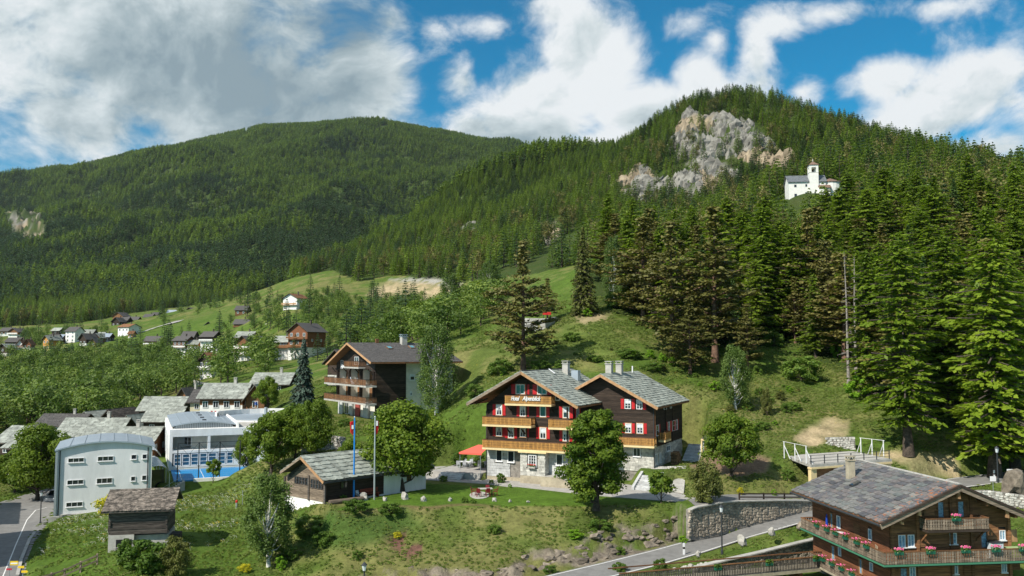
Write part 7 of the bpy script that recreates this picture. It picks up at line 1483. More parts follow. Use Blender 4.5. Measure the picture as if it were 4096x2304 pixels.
# ================================================================== ROADS, WALLS, PLANTS AND SMALL THINGS
M_ASPH = mat('asphalt', (.20, .195, .185), .9, .12, 1.2, bump=.1); M_ASPHL = mat('dark_asphalt', (.10, .10, .10), .9, .15, 1.0); M_LINE = mat('road_paint', (.72, .71, .68), .7, .08, 6); M_GRAVEL = mat('pale_path', (.36, .345, .32), .95, .15, 1.5, bump=.2)
def dense(L, n=6):
    out = []
    for i in range(len(L) - 1):
        a, b = Vector(L[i]), Vector(L[i + 1]); out += [a.lerp(b, k / n) for k in range(n)]
    return out + [Vector(L[-1])]
def ribbon(name, A, B, m, dz=0, kind='structure', parent=None, cross=1):
    mb = MB(); vs = []; k = cross + 1
    for a, b in zip(A, B): vs += [(*(a.lerp(b, j / cross))[:2], a.lerp(b, j / cross).z + dz) for j in range(k)]
    mb.add(vs, [(i * k + j, i * k + j + 1, (i + 1) * k + j + 1, (i + 1) * k + j) for i in range(len(A) - 1) for j in range(cross)]); o = mb.build(name, m, parent)
    if kind: o['kind'] = kind
    return o
def roads():
    A, B = dense(rl), dense(rr); 
    for a, b in zip(A, B): pass
    oa = [a + (a - b).normalized() * .22 for a, b in zip(A, B)]; ob = [b + (b - a).normalized() * .22 for a, b in zip(A, B)]
    r = ribbon('road', oa, ob, M_ASPH, .0)
    ribbon('edge_line', [a.lerp(b, .015) for a, b in zip(A, B)], [a.lerp(b, .045) for a, b in zip(A, B)], M_LINE, .006, None, r); ribbon('edge_line', [b.lerp(a, .035) for a, b in zip(A, B)], [b.lerp(a, .0) for a, b in zip(A, B)], M_LINE, .006, None, r)
    # road beside the grey building, lower left
    P = LROAD_POLY; zf = lambda p: float(LRZ(np.array([p[0]]), np.array([p[1]]))[0]); mb = MB(); xs = [p[0] for p in P]; ys = [p[1] for p in P]; g = 1.0; pts = {}
    nx, ny = 90, 60; X = np.linspace(min(xs), max(xs), nx); Yy = np.linspace(min(ys), max(ys), ny); XX, YY = np.meshgrid(X, Yy); ins = inpoly(XX.ravel(), YY.ravel(), P) | (pdist(XX.ravel(), YY.ravel(), P) < 1.2); ZZ = LRZ(XX, YY).ravel()
    vs = list(zip(XX.ravel(), YY.ravel(), ZZ)); fs = [(i * nx + j, i * nx + j + 1, (i + 1) * nx + j + 1, (i + 1) * nx + j) for i in range(ny - 1) for j in range(nx - 1) if ins[i * nx + j] and ins[i * nx + j + 1] and ins[(i + 1) * nx + j + 1] and ins[(i + 1) * nx + j]]
    mb.add(vs, fs); r = mb.build('village_road', M_ASPH); r['kind'] = 'structure'
    E = dense([atz(u, v, -21.2) for u, v in ((62, 2304), (78, 2240), (112, 2160), (165, 2088))], 4); ribbon('kerb', [e + Vector((.0, 0, .14)) for e in E], [e + Vector((.35, 0, .14)) for e in E], M_CONC)
    E = dense([atz(u, v, -21.2) for u, v in ((8, 2304), (60, 2180), (105, 2090), (140, 2055), (185, 2045))], 4); ribbon('lane_line', [Vector((e.x, e.y, zf(e) + .01)) for e in E], [Vector((e.x + .12, e.y, zf(e) + .01)) for e in E], M_LINE, 0, None, r)
    # paths in front of the hotel
    def patch(name, pts, z, m, dz):
        P = [tuple(atz(u, v, z)[:2]) for u, v in pts]; o = MB().prism([(x, y, z + dz - .05) for x, y in P], (0, 0, .05)).build(name, m); o['kind'] = 'structure'; return o
    PZ_ = lambda *a: list(a)
    patch('path', [(1640, 1912), (1700, 1920), (1960, 1938), (2030, 1948), (2072, 1948), (2350, 1980), (2700, 2008), (2960, 2006), (2960, 1985), (2740, 1972), (2480, 1935), (2280, 1905), (2100, 1880), (1960, 1866), (1850, 1862), (1740, 1868), (1650, 1890)][::-1], LAWN, M_GRAVEL, .05)
    ribbon('path_shelf', [Vector(p) + Vector((0, -2.0, .06)) for p in dense(PATHL)], [Vector(p) + Vector((0, 1.5, .06)) for p in dense(PATHL)], M_ASPH, 0)
    patch('paved_circle', [(1918 + 40 * math.cos(t), 1982 + 14 * math.sin(t)) for t in [6.283 * k / 16 for k in range(16)]][::-1], LAWN, M_CONC, .054)
    # terrace beside the hotel with its steps
    O, ang = FR['hotel']; t = thing('terrace', O, ang, 'raised stone terrace with dining tables left of the hotel', 'terrace'); MB().box(-7.0, -.3, -1.2, 11, .0, .78).build('paving', M_GRAVEL, t); 
    for k in range(4): MB().box(-5.6, -2.4, -2.4 + .3 * k, -1.21 + 0 * k, -.1, .18 * (k + 1)).build('step', M_STONE, t)
    # ramp with cobbles right of the maple
    t = thing('cobbled_ramp', (0, 0, 0), 0, 'pale cobbled ramp climbing to the hotel side door', 'ramp'); q = MB(); a, b, c, d = atz(2640, 1960, -15.4), atz(2735, 1975, -15.4), atz(2745, 1868, -13.85), atz(2600, 1870, -13.85); q.prism([a, b, c, d][::-1], (0, 0, .12)); q.build('bed', M_CONC, t); me = MB().box(-.5, .5, -.5, .5, 0, 1).mesh('cobble', M_STONEP)
    for i in range(15):
        for j in range(18): f, g = (i + .5) / 15, (j + .5) / 18; p = a.lerp(b, f).lerp(d.lerp(c, f), g); o = obj('cobble', me, t, M=Matrix.Translation(p + Vector((0, 0, .1))) @ Matrix.Rotation(-.35, 4, 'Z') @ Matrix.Diagonal((.22, .20, .06, 1)))
    st = thing('garden_stairs', atz(2575, 1960, -15.4), rad(62), 'stone steps between low walls right of the maple', 'stairs')
    for k in range(7): MB().box(k * .36, k * .36 + .4, -1.0, 1.0, -.3, .18 * (k + 1)).build('step', M_STONE, st)
    for y in (-1.35, 1.05): MB().prism([(-.2, y, -.3), (2.9, y, -.3), (2.9, y, 1.65), (-.2, y, .35)], (0, .3, 0)).build('side_wall', M_STONE, st)
def walls():
    stone_wall([at(u, v, Y) for u, v, Y, h in WALLL], [h for *_, h in WALLL], .42, .26, M_STONEB, 'grey and rusty stone retaining wall above the road bend', cap=300, seed=5, batter=-.0, coping=M_CONC)
    stone_wall([at(u, v, Y) for u, v, Y in ((2780, 2272, 72.5), (2900, 2242, 73.5), (3050, 2208, 75), (3170, 2178, 77), (3290, 2150, 79))], [.5, .9, 1.3, 1.5, 1.6], .45, .28, M_STONEB, 'curved rough stone garden wall below the flower bed', cap=200, seed=6, coping=M_CONC)
    stone_wall([atz(u, v, z) for u, v, z in ((2855, 1925, -14.55), (2960, 1935, -14.6), (3060, 1940, -14.7), (3130, 1925, -14.7), (3225, 1880, -13.9))], 1.3, .5, .26, M_STONEB, 'low rockery wall with yellow flowers beside the path', cap=150, seed=7)
    stone_wall([at(3800, 1968, 88), at(3950, 1962, 89), at(4120, 1985, 88)], 1.1, .4, .24, M_STONEP, 'pale stone wall below the boulder at the right edge', cap=130, seed=8)
    stone_wall([at(u, v, 118) for u, v in ((1210, 1742), (1290, 1738), (1380, 1750))], [3.2, 3.6, 3.0], .5, .34, M_STONEP, 'high pale stone wall below the dark hotel lawn', cap=120, seed=9)
    stone_wall([at(u, v, Y) for u, v, Y in ((775, 1520, 290), (830, 1535, 288), (870, 1530, 292))], 1.6, .9, .5, M_STONEP, 'curved pale garden wall below the black and white chalet', cap=40, seed=10)
    stone_wall([at(2100, 1272, 164), at(2190, 1274, 163), at(2225, 1268, 168)], 1.9, 2.5, 1.9, M_CONC, 'grey concrete retaining wall on the hillside behind the pine', cap=20, seed=12, core=M_CONC)
    t = thing('curtain_wall', at(1047, 1398, 395), 0, 'large pale concrete retaining wall between the village chalets', 'wall'); MB().box(-3.4, 3.4, 0, .5, -1, 5.0).build('wall', M_CONC, t)
    # meadow road and low walls in the village
    E = dense([at(u, v, Y) + Vector((0, 0, .3)) for u, v, Y in ((545, 1378, 560), (600, 1370, 575), (660, 1366, 590), (715, 1360, 600))], 5); ribbon('meadow_road', [Vector((e.x, e.y, Hs(e.x, e.y) + .5)) for e in E], [Vector((e.x, e.y + 9, Hs(e.x, e.y + 9) + .7)) for e in E], M_GRAVEL)
    E = dense([at(u, v, Y) for u, v, Y in ((630, 1405, 470), (680, 1420, 440), (730, 1432, 420), (860, 1448, 360), (930, 1452, 340))], 5); ribbon('village_lane', [Vector((e.x, e.y, Hs(e.x, e.y) + .3)) for e in E], [Vector((e.x, e.y + 5, Hs(e.x, e.y + 5) + .4)) for e in E], M_GRAVEL)
def rock_meshes(m, sub=2, sy=1, sz=1):
    out = []
    for k in range(7):
        bm = __import__('bmesh').new(); __import__('bmesh').ops.create_icosphere(bm, subdivisions=sub, radius=1)
        for v_ in bm.verts:
            n = mnoise.noise(v_.co * 1.3 + Vector((k * 9, 0, 0))); n2 = mnoise.noise(v_.co * 3.1 + Vector((0, k * 5, 0))); v_.co *= .8 + .5 * n + .18 * n2
            v_.co.z = round(v_.co.z * 3.2) / 3.2 * .6 + v_.co.z * .4; v_.co.y *= sy; v_.co.z *= sz
        me = bpy.data.meshes.new('rock'); bm.to_mesh(me); bm.free(); me.materials.append(m); out.append(me)
    return out
def rocks():
    mr = mat('outcrop_rock', (.185, .155, .12), .95, .35, 2.2, objvar=.35, bump=.6); rv = rock_meshes(mr); mw = mat('white_boulder', (.38, .36, .32), .9, .15, 2, bump=.3); wv = rock_meshes(mw)
    t = thing('rock_outcrop', at(2400, 2200, 78), 0, 'layered rocky outcrop crumbling beside the road', 'rocks'); O = t.location; n = 0; R_ = random.Random(6)
    while n < 190:
        u = R_.uniform(1430, 2780); v = R_.uniform(2040, 2320)
        if not inpoly(np.array([u]), np.array([v]), ROCKBANK)[0]: continue
        if u < 2000 and R_.random() < .6: continue
        Y = 84 - (v - 2120) * .045 if u < 2300 else 86 - (v - 2080) * .06; p = at(u, v, Y)
        best = None                                  # walk the view ray onto the ground
        for yy in np.arange(68, 92, .5):
            q = at(u, v, yy)
            if q.z < Hs(q.x, q.y): best = q; break
        if best is None: continue
        s = R_.uniform(.14, .5) * (1.0 if R_.random() < .8 else 1.7); o = obj('rock', R_.choice(rv), t, M=Matrix.Translation(best - O - Vector((0, 0, s * .15))) @ Matrix.Rotation(R_.uniform(-.5, .5) + .4, 4, 'Z') @ Matrix.Rotation(R_.uniform(-.3, .3), 4, 'X') @ Matrix.Diagonal((s * 1.5, s, s * .62, 1))); n += 1
    B = [(1458, 2003, .62, 'large white boulder between the blue and the grey flag pole'), (1539, 2006, .36, 'small white boulder just right of the grey flag pole'), (1619, 2000, .58, 'tall white boulder below the big maple trunk'), (1693, 2008, .42, 'cream and white stone right of the tall white boulder'), (1800, 2008, .32, 'small round white stone in the middle of the lawn edge'), (1978, 2008, .34, 'flat pale stone below the red garden chairs'), (2040, 2012, .24, 'small stone at the lawn edge right of the round patio'), (2113, 2014, .27, 'low white stone at the right part of the lawn edge')]
    for k, (u, v, s, lab) in enumerate(B): p = atz(u, v - 3, LAWN); o = obj('boulder', wv[k % 7]); s *= .85; o.location = (p.x, p.y, LAWN + s * .5); o.scale = (s, s * .9, s * (1.15 if k != 7 else .6)); o.rotation_euler = (0, 0, k); tag(o, lab, 'boulder', 'white stones along the lawn edge')
    for k, (u, v, Y, s, lab, vv) in enumerate([(2968, 2172, 78.3, .62, 'rounded white boulder on the verge beside the lamp', wv), (3085, 2135, 80, .5, 'upright white stone on the road verge', wv), (2792, 2222, 76, .38, 'square pale block on the verge near the flower bed', wv), (4062, 1955, 90, 1.75, 'huge reddish boulder standing at the right edge', rv), (3200, 2112, 81, .5, 'grey boulder at the top of the verge', rv), (1080, 1905, 108, .5, 'small rock in the meadow', rv)]):
        p = at(u, v, Y); g = Hs(p.x, p.y); o = obj('boulder', vv[(k + 2) % 7]); o.location = (p.x, p.y, max(g, p.z) + s * .3); o.scale = (s * .75, s * .7, s * (1.25 if s > 1.5 else 1)); o.rotation_euler = (0, .3 if s > 1.5 else 0, 2 + k); tag(o, lab, 'boulder')
    # small stones round the flower beds
    gm = []; 
    for k in range(46):
        u = R_.uniform(2680, 3250); v = 2262 - (u - 2680) * .205 + R_.uniform(-14, 8) - (18 if u < 2820 else 0); Y = 73.5 + (u - 2680) * .010; p = at(u, v, Y); o = obj('edging_stone', R_.choice(wv)); s = R_.uniform(.13, .28); o.location = (p.x, p.y, Hs(p.x, p.y) + s * .5); o.scale = (s, s, s); o.rotation_euler = (0, 0, k); tag(o, 'pale stone edging the flower bed by the garden wall', 'stone', 'stones edging the flower bed')
def lamp(u, v, Y, h, lab, z=None):
    p = at(u, v, Y); z = Hs(p.x, p.y) if z is None else z; t = thing('street_lamp', (p.x, p.y, z), .3, lab, 'street lamp', 'black lantern street lamps')
    MB().lathe((0, 0, 0), [(.14, 0), (.12, .4), (.07, .5), (.055, h - .75)], 8).build('pole', M_METALD, t); q = MB(); q.lathe((0, 0, h - .62), [(.11, 0), (.19, .42)], 6); q.build('lantern_glass', mat('lantern_glass', (.62, .66, .68), .3, spec=.6), t); q = MB(); q.lathe((0, 0, h - .199), [(.24, 0), (.20, .06), (.09, .18), (.03, .24)], 6); q.lathe((0, 0, h - .75), [(.06, 0), (.10, .128)], 6); q.build('lantern_cap', M_METALD, t)
def plank_fence(pts, label, h=.95, m=None, r=.07, group=None, rails=2):
    t = thing('wooden_fence', pts[0], 0, label, 'fence'); O = Vector(pts[0]); m = m or M_GREYW2
    for p in pts: q = Vector(p) - O; MB().box(q.x - r, q.x + r, q.y - r, q.y + r, q.z - .4, q.z + h).build('post', m, t)
    for a, b in zip(pts[:-1], pts[1:]):
        for k in range(rails): z_ = Vector((0, -r - .02, h * (.42 + .44 * k))); MB().beam(Vector(a) - O + z_, Vector(b) - O + z_, .05, .13).build('rail', m, t)
def chair_mesh(m): 
    return dict(seat=MB().box(-.22, .22, -.22, .22, .42, .46).mesh('seat', m), backrest=MB().prism([(-.22, .20, .50), (.22, .20, .50), (.20, .30, .92), (-.20, .30, .92)], (0, .03, 0)).mesh('backrest', m), leg=MB().beam((0, 0, 0), (0, 0, .42), .04).mesh('leg', m), arm=MB().box(-.03, .03, -.2, .24, .62, .66).mesh('armrest', m))
def chair(me, p, rz, lab, grp):
    t = thing('garden_chair', p, rz, lab, 'chair', grp); obj('seat', me['seat'], t); obj('backrest', me['backrest'], t)
    for x in (-.2, .2):
        obj('armrest', me['arm'], t, loc=(x * 1.15, 0, 0))
        for y in (-.2, .2): obj('leg', me['leg'], t, loc=(x, y, 0))
def table(p, rz, sx, sy, mt, ml, lab, grp=None):
    t = thing('garden_table', p, rz, lab, 'table', grp); MB().box(-sx / 2, sx / 2, -sy / 2, sy / 2, .70, .75).build('table_top', mt, t); me = MB().box(-.03, .03, -.03, .03, 0, .698).mesh('leg', ml)
    for x in (-1, 1):
        for y in (-1, 1): obj('leg', me, t, loc=(x * (sx / 2 - .06), y * (sy / 2 - .06), 0))
def props():
    lamp(2888, 2194, 80.0, 4.4, 'tall street lamp on the verge below the road wall', None); p = at(1455, 2250, 69); lamp(1455, 2470, 69, 4.4, 'lantern rising from below the bottom edge of the picture', p.z - 4.4)
    p = atz(161, 2100, -21.2); lamp(161, 2100, p.y, 4.1, 'street lamp beside the lower left road', -21.2); p = at(3992, 1930, 92); lamp(3992, 1930, 92, 3.7, 'street lamp near the sign at the right edge', p.z)
    E = [Vector(q) for q in PATHL]; pts = []
    for u in (2960, 3058, 3141, 3223, 3300):
        t_ = (u - 2950) / 340; q = at(u, 2004, 88.9 + 5.6 * t_); pts.append((q.x, q.y + .25, q.z + .05))
    plank_fence(pts, 'dark two rail wooden fence on top of the road wall', .75, M_DARK)
    pts = []
    for u, v in ((100, 2318), (151, 2312), (206, 2304), (258, 2300), (322, 2282), (388, 2262)): q = at(u, v, 79 + (u - 150) * .008); pts.append((q.x, q.y, Hs(q.x, q.y) - .02))
    plank_fence(pts, 'weathered wooden fence in the bottom left meadow', 1.05, M_GREYW)
    plank_fence([tuple(at(u, v, 90) ) for u, v in ((3940, 2035), (4010, 2040), (4100, 2050))], 'brown wooden fence right of the chalet ridge', .8, M_BROWN)
    # flag poles
    for u, vt, vb, m, lab in ((1414.7, 1671, 2000, mat('blue_pole_paint', (.02, .22, .62), .4), 'bright blue flag pole on the lawn edge'), (1497, 1670, 1998, M_STEEL, 'grey metal flag pole on the lawn edge')):
        p = atz(u, vb, LAWN); h = at(u, vt, p.y).z - LAWN; t = thing('flagpole', (p.x, p.y, LAWN), 0, lab, 'flagpole'); MB().tube((0, 0, 0), (0, 0, h), .10, .07, 10).build('pole', m, t); MB().lathe((0, 0, h), [(.05, 0), (.1, .06), (.05, .14)], 8).build('finial', M_STEEL, t)
        f = thing('flag', (p.x, p.y, LAWN + h - .25), .3, 'red and white flag hanging limp from the ' + ('blue' if u < 1450 else 'grey') + ' pole', 'flag'); mb = MB(); n = 6
        for i in range(n): mb.prism([(-.12 - .06 * i if u < 1450 else .12 + .0 * i, -.02 + .06 * (-1) ** i, -.05 - .02 * i), (-.18 - .06 * i if u < 1450 else .17 + .05 * i, .05 * (-1) ** (i + 1), -.08 - .02 * i), (-.16 - .05 * i if u < 1450 else .15 + .03 * i, .04 * (-1) ** (i + 1), -1.55 + .05 * i), (-.12 - .05 * i if u < 1450 else .10 + .03 * i, .05 * (-1) ** i, -1.6 + .05 * i)], (0, .02, 0))
        mb.build('red_cloth', mat('flag_red', (.60, .02, .03), .8), f); MB().box(-.32 if u < 1450 else .1, -.12 if u < 1450 else .28, -.10, -.07, -.9 if u < 1450 else -.6, -.5 if u < 1450 else -.1).build('white_field', M_PLASTIC, f)
    # garden table and chairs on the round patio
    me = chair_mesh(mat('dark_red_plastic', (.16, .010, .016), .5)); c = atz(1930, 1984, LAWN); z = LAWN + .06; table((c.x + .3, c.y, z), .15, 1.5, .85, M_CONC, M_DARK, 'pale topped garden table on the round lawn patio')
    for dx, dy, rz, lab in ((-.95, .1, 1.4, 'dark red garden chair left of the lawn table'), (-.35, -.85, 2.9, 'dark red garden chair in front of the lawn table'), (.6, -.7, 3.3, 'dark red garden chair at the front right of the lawn table'), (1.35, -.05, -1.5, 'dark red garden chair at the right end of the lawn table'), (.5, .9, 0, 'dark red garden chair behind the lawn table')): chair(me, (c.x + dx, c.y + dy, z), rz, lab, 'dark red chairs round the lawn table')
    me = chair_mesh(mat('grey_mesh_chair', (.40, .42, .44), .5)); z = LAWN + .80
    O, ang = FR['hotel']; W_ = Matrix.Translation(O) @ Matrix.Rotation(ang, 4, 'Z'); tops = [(-4.6, 3.0), (-2.2, 4.2), (-4.3, 6.4), (-1.9, 8.0)]
    for k, (x, y) in enumerate(tops):
        p = W_ @ Vector((x, y, .80)); table(p, ang + .2, 1.6, .85, M_PLASTIC if k < 2 else M_METALD, M_STEEL, ['white topped dining table nearest the terrace steps', 'white topped dining table nearest the hotel wall', 'dark dining table at the back left of the terrace', 'dark dining table under the red awning'][k], 'dining tables on the hotel terrace')
        for j, (dx, dy, rz) in enumerate(((-.5, -.75, 3.14), (.45, -.75, 3.0), (-.5, .75, 0), (.45, .75, .1))): q = W_ @ Vector((x + dx, y + dy, .80)); chair(me, q, ang + rz + .2, 'grey mesh garden chair on the hotel terrace', 'grey chairs on the hotel terrace')
    # bench, log by the low barn
    O, ang = FR['annex']; W_ = Matrix.Translation(O) @ Matrix.Rotation(ang, 4, 'Z'); t = thing('garden_bench', W_ @ Vector((7.2 + .55, 5.3, -.02)), ang + rad(90), 'dark red wooden bench against the low barn wall', 'bench'); mr = mat('bench_red', (.24, .05, .03), .7, .15, 3)
    for k in range(3): MB().box(-1.2, 1.2, -.22 + .15 * k, -.10 + .15 * k, .42, .46).build('seat_slat', mr, t); MB().box(-1.2, 1.2, .26, .29, .55 + .14 * k, .66 + .14 * k).build('back_slat', mr, t)
    for x in (-1.0, .95): MB().box(x, x + .06, -.2, .3, 0, .418).build('leg', mr, t)
    chair(chair_mesh(M_STEEL), W_ @ Vector((7.2 + .6, 3.7, -.02)), ang + rad(90), 'grey chair standing left of the red bench', None)
    t = thing('log', W_ @ Vector((7.2 + 1.3, 1.6, .2)), ang + rad(80), 'thick pale log lying in front of the low barn', 'log'); MB().tube((-1.9, 0, 0), (1.9, 0, .05), .26, .22, 10).build('log', M_GREYW, t)
    # hydrant, stakes
    p = at(946, 2035, 105); z = Hs(p.x, p.y); t = thing('fire_hydrant', (p.x, p.y, z), 0, 'small white and red hydrant in the flowery meadow', 'hydrant'); MB().lathe((0, 0, -.1), [(.16, 0), (.12, .1), (.12, .75)], 8).build('body', M_STEEL, t); MB().lathe((0, 0, .651), [(.15, 0), (.15, .18), (.06, .3)], 8).build('cap', mat('hydrant_red', (.5, .02, .02), .5), t); MB().tube((.6, .3, 0), (.6, .3, 2.0), .03).build('marker_pole', M_STEEL, t)
    # signposts at lower left
    p = at(92, 2290, 80); z = Hs(p.x, p.y); t = thing('signpost', (p.x, p.y, z - .2), 0, 'footpath signpost with two yellow arrow boards', 'signpost'); MB().tube((0, 0, -.5), (0, 0, 2.2), .035).build('pole', M_STEEL, t); my = mat('sign_yellow', (.75, .50, .02), .6)
    for zz, s, lab in ((1.95, -1, 0), (1.55, 1, 0)): MB().prism([(s * -.12, -.06, zz), (s * .38, -.06, zz), (s * .5, -.06, zz + .1), (s * .38, -.06, zz + .2), (s * -.12, -.06, zz + .2)][::s], (0, .02, 0)).build('arrow_board', my, t)
    p = at(42, 2290, 78); t = thing('bus_stop_sign', (p.x, p.y, -21.2), .1, 'bus stop sign with white and yellow panel at the lower left corner', 'sign'); h = at(42, 2240, 78).z + 21.2; MB().tube((-.1, 0, 0), (-.1, 0, h), .03).build('pole', M_STEEL, t); q = MB().box(-.05, .62, -.03, .03, h - .45, h - .10).build('panel', my, t); MB().box(-.0, .57, -.04, -.031, h - .34, h - .23).build('white_strip', M_PLASTIC, q); q = MB().box(-.35, .12, -.06, -.032, h - .85, h - .7).build('name_board', mat('sign_red', (.45, .03, .05), .6), t)
    # right side signs and delineators
    for u, v, Y, lab in ((2735, 2146, 80.7, 'white and black road marker post by the rock outcrop'), (3976, 1888, 104, 'white and black road marker post near the right lamp')):
        p = at(u, v, Y); z = Hs(p.x, p.y); t = thing('marker_post', (p.x, p.y, z - .05), .2, lab, 'marker post'); MB().prism([(-.09, -.04, 0), (.09, -.04, 0), (.09, -.04, .62), (-.09, -.04, .62)], (0, .08, 0)).build('post', M_PLASTIC, t); MB().box(-.09, .09, -.04, .04, .623, .8).build('black_band', M_BLACK, t); MB().box(-.09, .09, -.04, .04, .803, 1.15).build('post_top', M_PLASTIC, t)
    for u, v, w, h, lab, m in ((4040, 1893, .62, .85, 'white roadside board with a blue symbol', mat('sign_blue', (.01, .06, .35), .6)), (3972, 1915, .62, .5, 'small blank white roadside board', None)):
        p = at(u, v, 92); t = thing('road_sign', (p.x, 92, p.z - h / 2), 0, lab, 'sign'); MB().box(-w / 2, w / 2, -.02, .02, 0, h).build('board', M_PLASTIC, t); MB().tube((0, .04, -1.2), (0, .04, h), .03).build('pole', M_STEEL, t)
        if m: MB().box(-.15, .15, -.03, -.021, h * .55, h * .88).build('symbol', m, t)
    t = thing('trail_sign', at(2067, 1270, 166), 0, 'yellow footpath sign on the hill behind the pine', 'sign'); MB().tube((0, 0, 0), (0, 0, 1.6), .04).build('pole', M_STEEL, t); MB().box(-.45, .4, -.05, -.02, 1.2, 1.45).build('arrow_board', my, t)
    p = at(2188, 1268, 166); t = thing('park_bench', (p.x, p.y, p.z), .1, 'bright red bench on the hillside above the concrete wall', 'bench'); mr = mat('bright_red', (.62, .03, .03), .6)
    for k in range(3): MB().box(-.8, .8, .2, .24, .5 + .16 * k, .62 + .16 * k).build('back_slat', mr, t); MB().box(-.8, .8, -.25 + .15 * k, -.13 + .15 * k, .42, .46).build('seat_slat', mr, t)
    for x in (-.7, .65): MB().box(x, x + .06, -.2, .26, -.5, .418).build('leg', M_METALD, t)
    # parked car
    p = atz(176, 2017, -20.9); t = thing('parked_car', (p.x + .6, p.y + 2.0, -20.85), rad(8), 'silver estate car parked beside the grey building', 'car'); mc = mat('silver_paint', (.34, .38, .42), .3, metal=.6); B = MB(); prof = [(-2.2, .35), (2.15, .35), (2.2, .75), (1.9, .95), (.9, 1.0), (-.0, 1.5), (-1.0, 1.52), (-2.15, 1.0), (-2.25, .6)]
    R90 = Matrix.Rotation(rad(-90), 4, 'Z'); B.M = R90; B.prism([(x, -.86, z) for x, z in prof], (0, 1.72, 0)); B.build('body', mc, t); g = MB(R90); g.prism([(.95, -.7, 1.03), (.05, -.66, 1.49), (.05, .66, 1.49), (.95, .7, 1.03)][::-1], (.03, 0, .03)); g.build('windscreen', M_GLASS, t); g = MB(R90); g.prism([(.7, -.88, 1.02), (0, -.88, 1.42), (-1.0, -.88, 1.44), (-1.7, -.88, 1.05)], (0, .015, 0)); g.prism([(.7, .865, 1.02), (0, .865, 1.42), (-1.0, .865, 1.44), (-1.7, .865, 1.05)], (0, .015, 0)); g.build('side_window', M_GLASS, t)
    for x in (1.35, -1.35):
        for y in (-.82, .70): w_ = MB(R90).tube((x, y, .33), (x, y + .14, .33), .33, n=14).build('wheel', M_BLACK, t); MB(R90).tube((x, y - .01, .33), (x, y + .15, .33), .18, n=10).build('rim', M_STEEL, w_)
    for y in (-.62, .42): MB(R90).box(2.12, 2.22, y, y + .25, .66, .82).build('headlight', M_PLASTIC, t)
    for y in (-1.02, .88): MB(R90).box(.6, .78, y, y + .16, .98, 1.12).build('mirror', mc, t)
    def dup(root, loc, rz, lab):
        r = root.copy(); COL.objects.link(r); r.location = loc; r.rotation_euler = (0, 0, rz); r['label'] = lab
        for ch in list(root.children):
            c = ch.copy(); COL.objects.link(c); c.parent = r
            for g_ in ch.children: d_ = g_.copy(); COL.objects.link(d_); d_.parent = c
    dup(t, at(903, 1447, 352), rad(95), 'small pale car parked beside the chalet with two long white balconies'); dup(t, at(645, 1412, 470), rad(70), 'car standing under the village carport by the lane')
    # footbridge to the chalet
    a, b = at(2640, 2320, 67.5), at(3275, 2262, 73.5); t = thing('footbridge', a, 0, 'timber footbridge with dark railing leading to the lowest chalet balcony', 'bridge'); d = b - a; L = d.length; M_ = Matrix.Rotation(math.atan2(d.y, d.x), 4, 'Z') @ Matrix.Rotation(-math.asin(d.z / L), 4, 'Y'); MB(M_).box(-4, L, -.8, .9, -.25, 0).build('deck', M_CONCY, t); key = MB().box(-.05, .05, 0, .03, 0, .85).mesh('slat', M_GREYW2); n = int((L + 4) / .155)
    for k in range(n): obj('slat', key, t, M=M_ @ Matrix.Translation((-4 + k * .155, -.8, .04)))
    for y in (-.82, .8): MB(M_).box(-4, L, y, y + .1, .9, .98).build('handrail', M_BROWN, t)
    for k in range(4): MB(M_).box(2 + k * 3.6, 2.3 + k * 3.6, -.6, .6, -3.5, -.26).build('support', M_BROWN, t)
    pk = MATS['green_planter']; bx = MB().box(-.30, .30, -.1, .1, 0, .2).mesh('box', pk); fm = UBOX.get('herb') or leafmesh('leaves', np.stack([(NPR.rand(160) - .5) * .6, NPR.randn(160) * .08, .2 + NPR.rand(160) * .25], -1), NPR.randn(160, 3) + np.array([0, 0, 1]), .06, 1, F_BUSH)
    for k, (s, lab) in enumerate(((L * .30, 'leafy planter nearest the start of the footbridge'), (L * .62, 'leafy planter half way along the footbridge'), (L * .93, 'leafy planter at the chalet end of the footbridge'))): f = thing('planter', a + M_ @ Vector((s, -.95, .62)), M_.to_euler().z, lab, 'planter', 'planters on the footbridge'); obj('box', bx, f); obj('leaves', fm, f)
    # red and white barriers, person
    for k, (u, lab) in enumerate(((862, 'left'), (895, 'middle'), (925, 'right'))):
        p = at(u, 1664, 170); t = thing('barrier', p, .1, 'red and white striped barrier, %s one behind the curved hall roof' % lab, 'barrier', 'striped barriers above the hall'); rd = mat('barrier_red', (.5, .03, .03), .6)
        for j in range(5): MB().box(-.9 + j * .36, -.56 + j * .36, -.02, .02, .7, .98).build('stripe', rd if j % 2 == 0 else M_PLASTIC, t)
        for j in range(5): MB().box(-.9 + j * .36, -.56 + j * .36, -.02, .02, .2, .45).build('stripe', M_PLASTIC if j % 2 == 0 else rd, t)
        for x in (-.88, .86): MB().box(x, x + .05, -.03, .03, -.4, 1.1).build('post', M_STEEL, t)
    p = at(1024, 1640, 170); person(p)
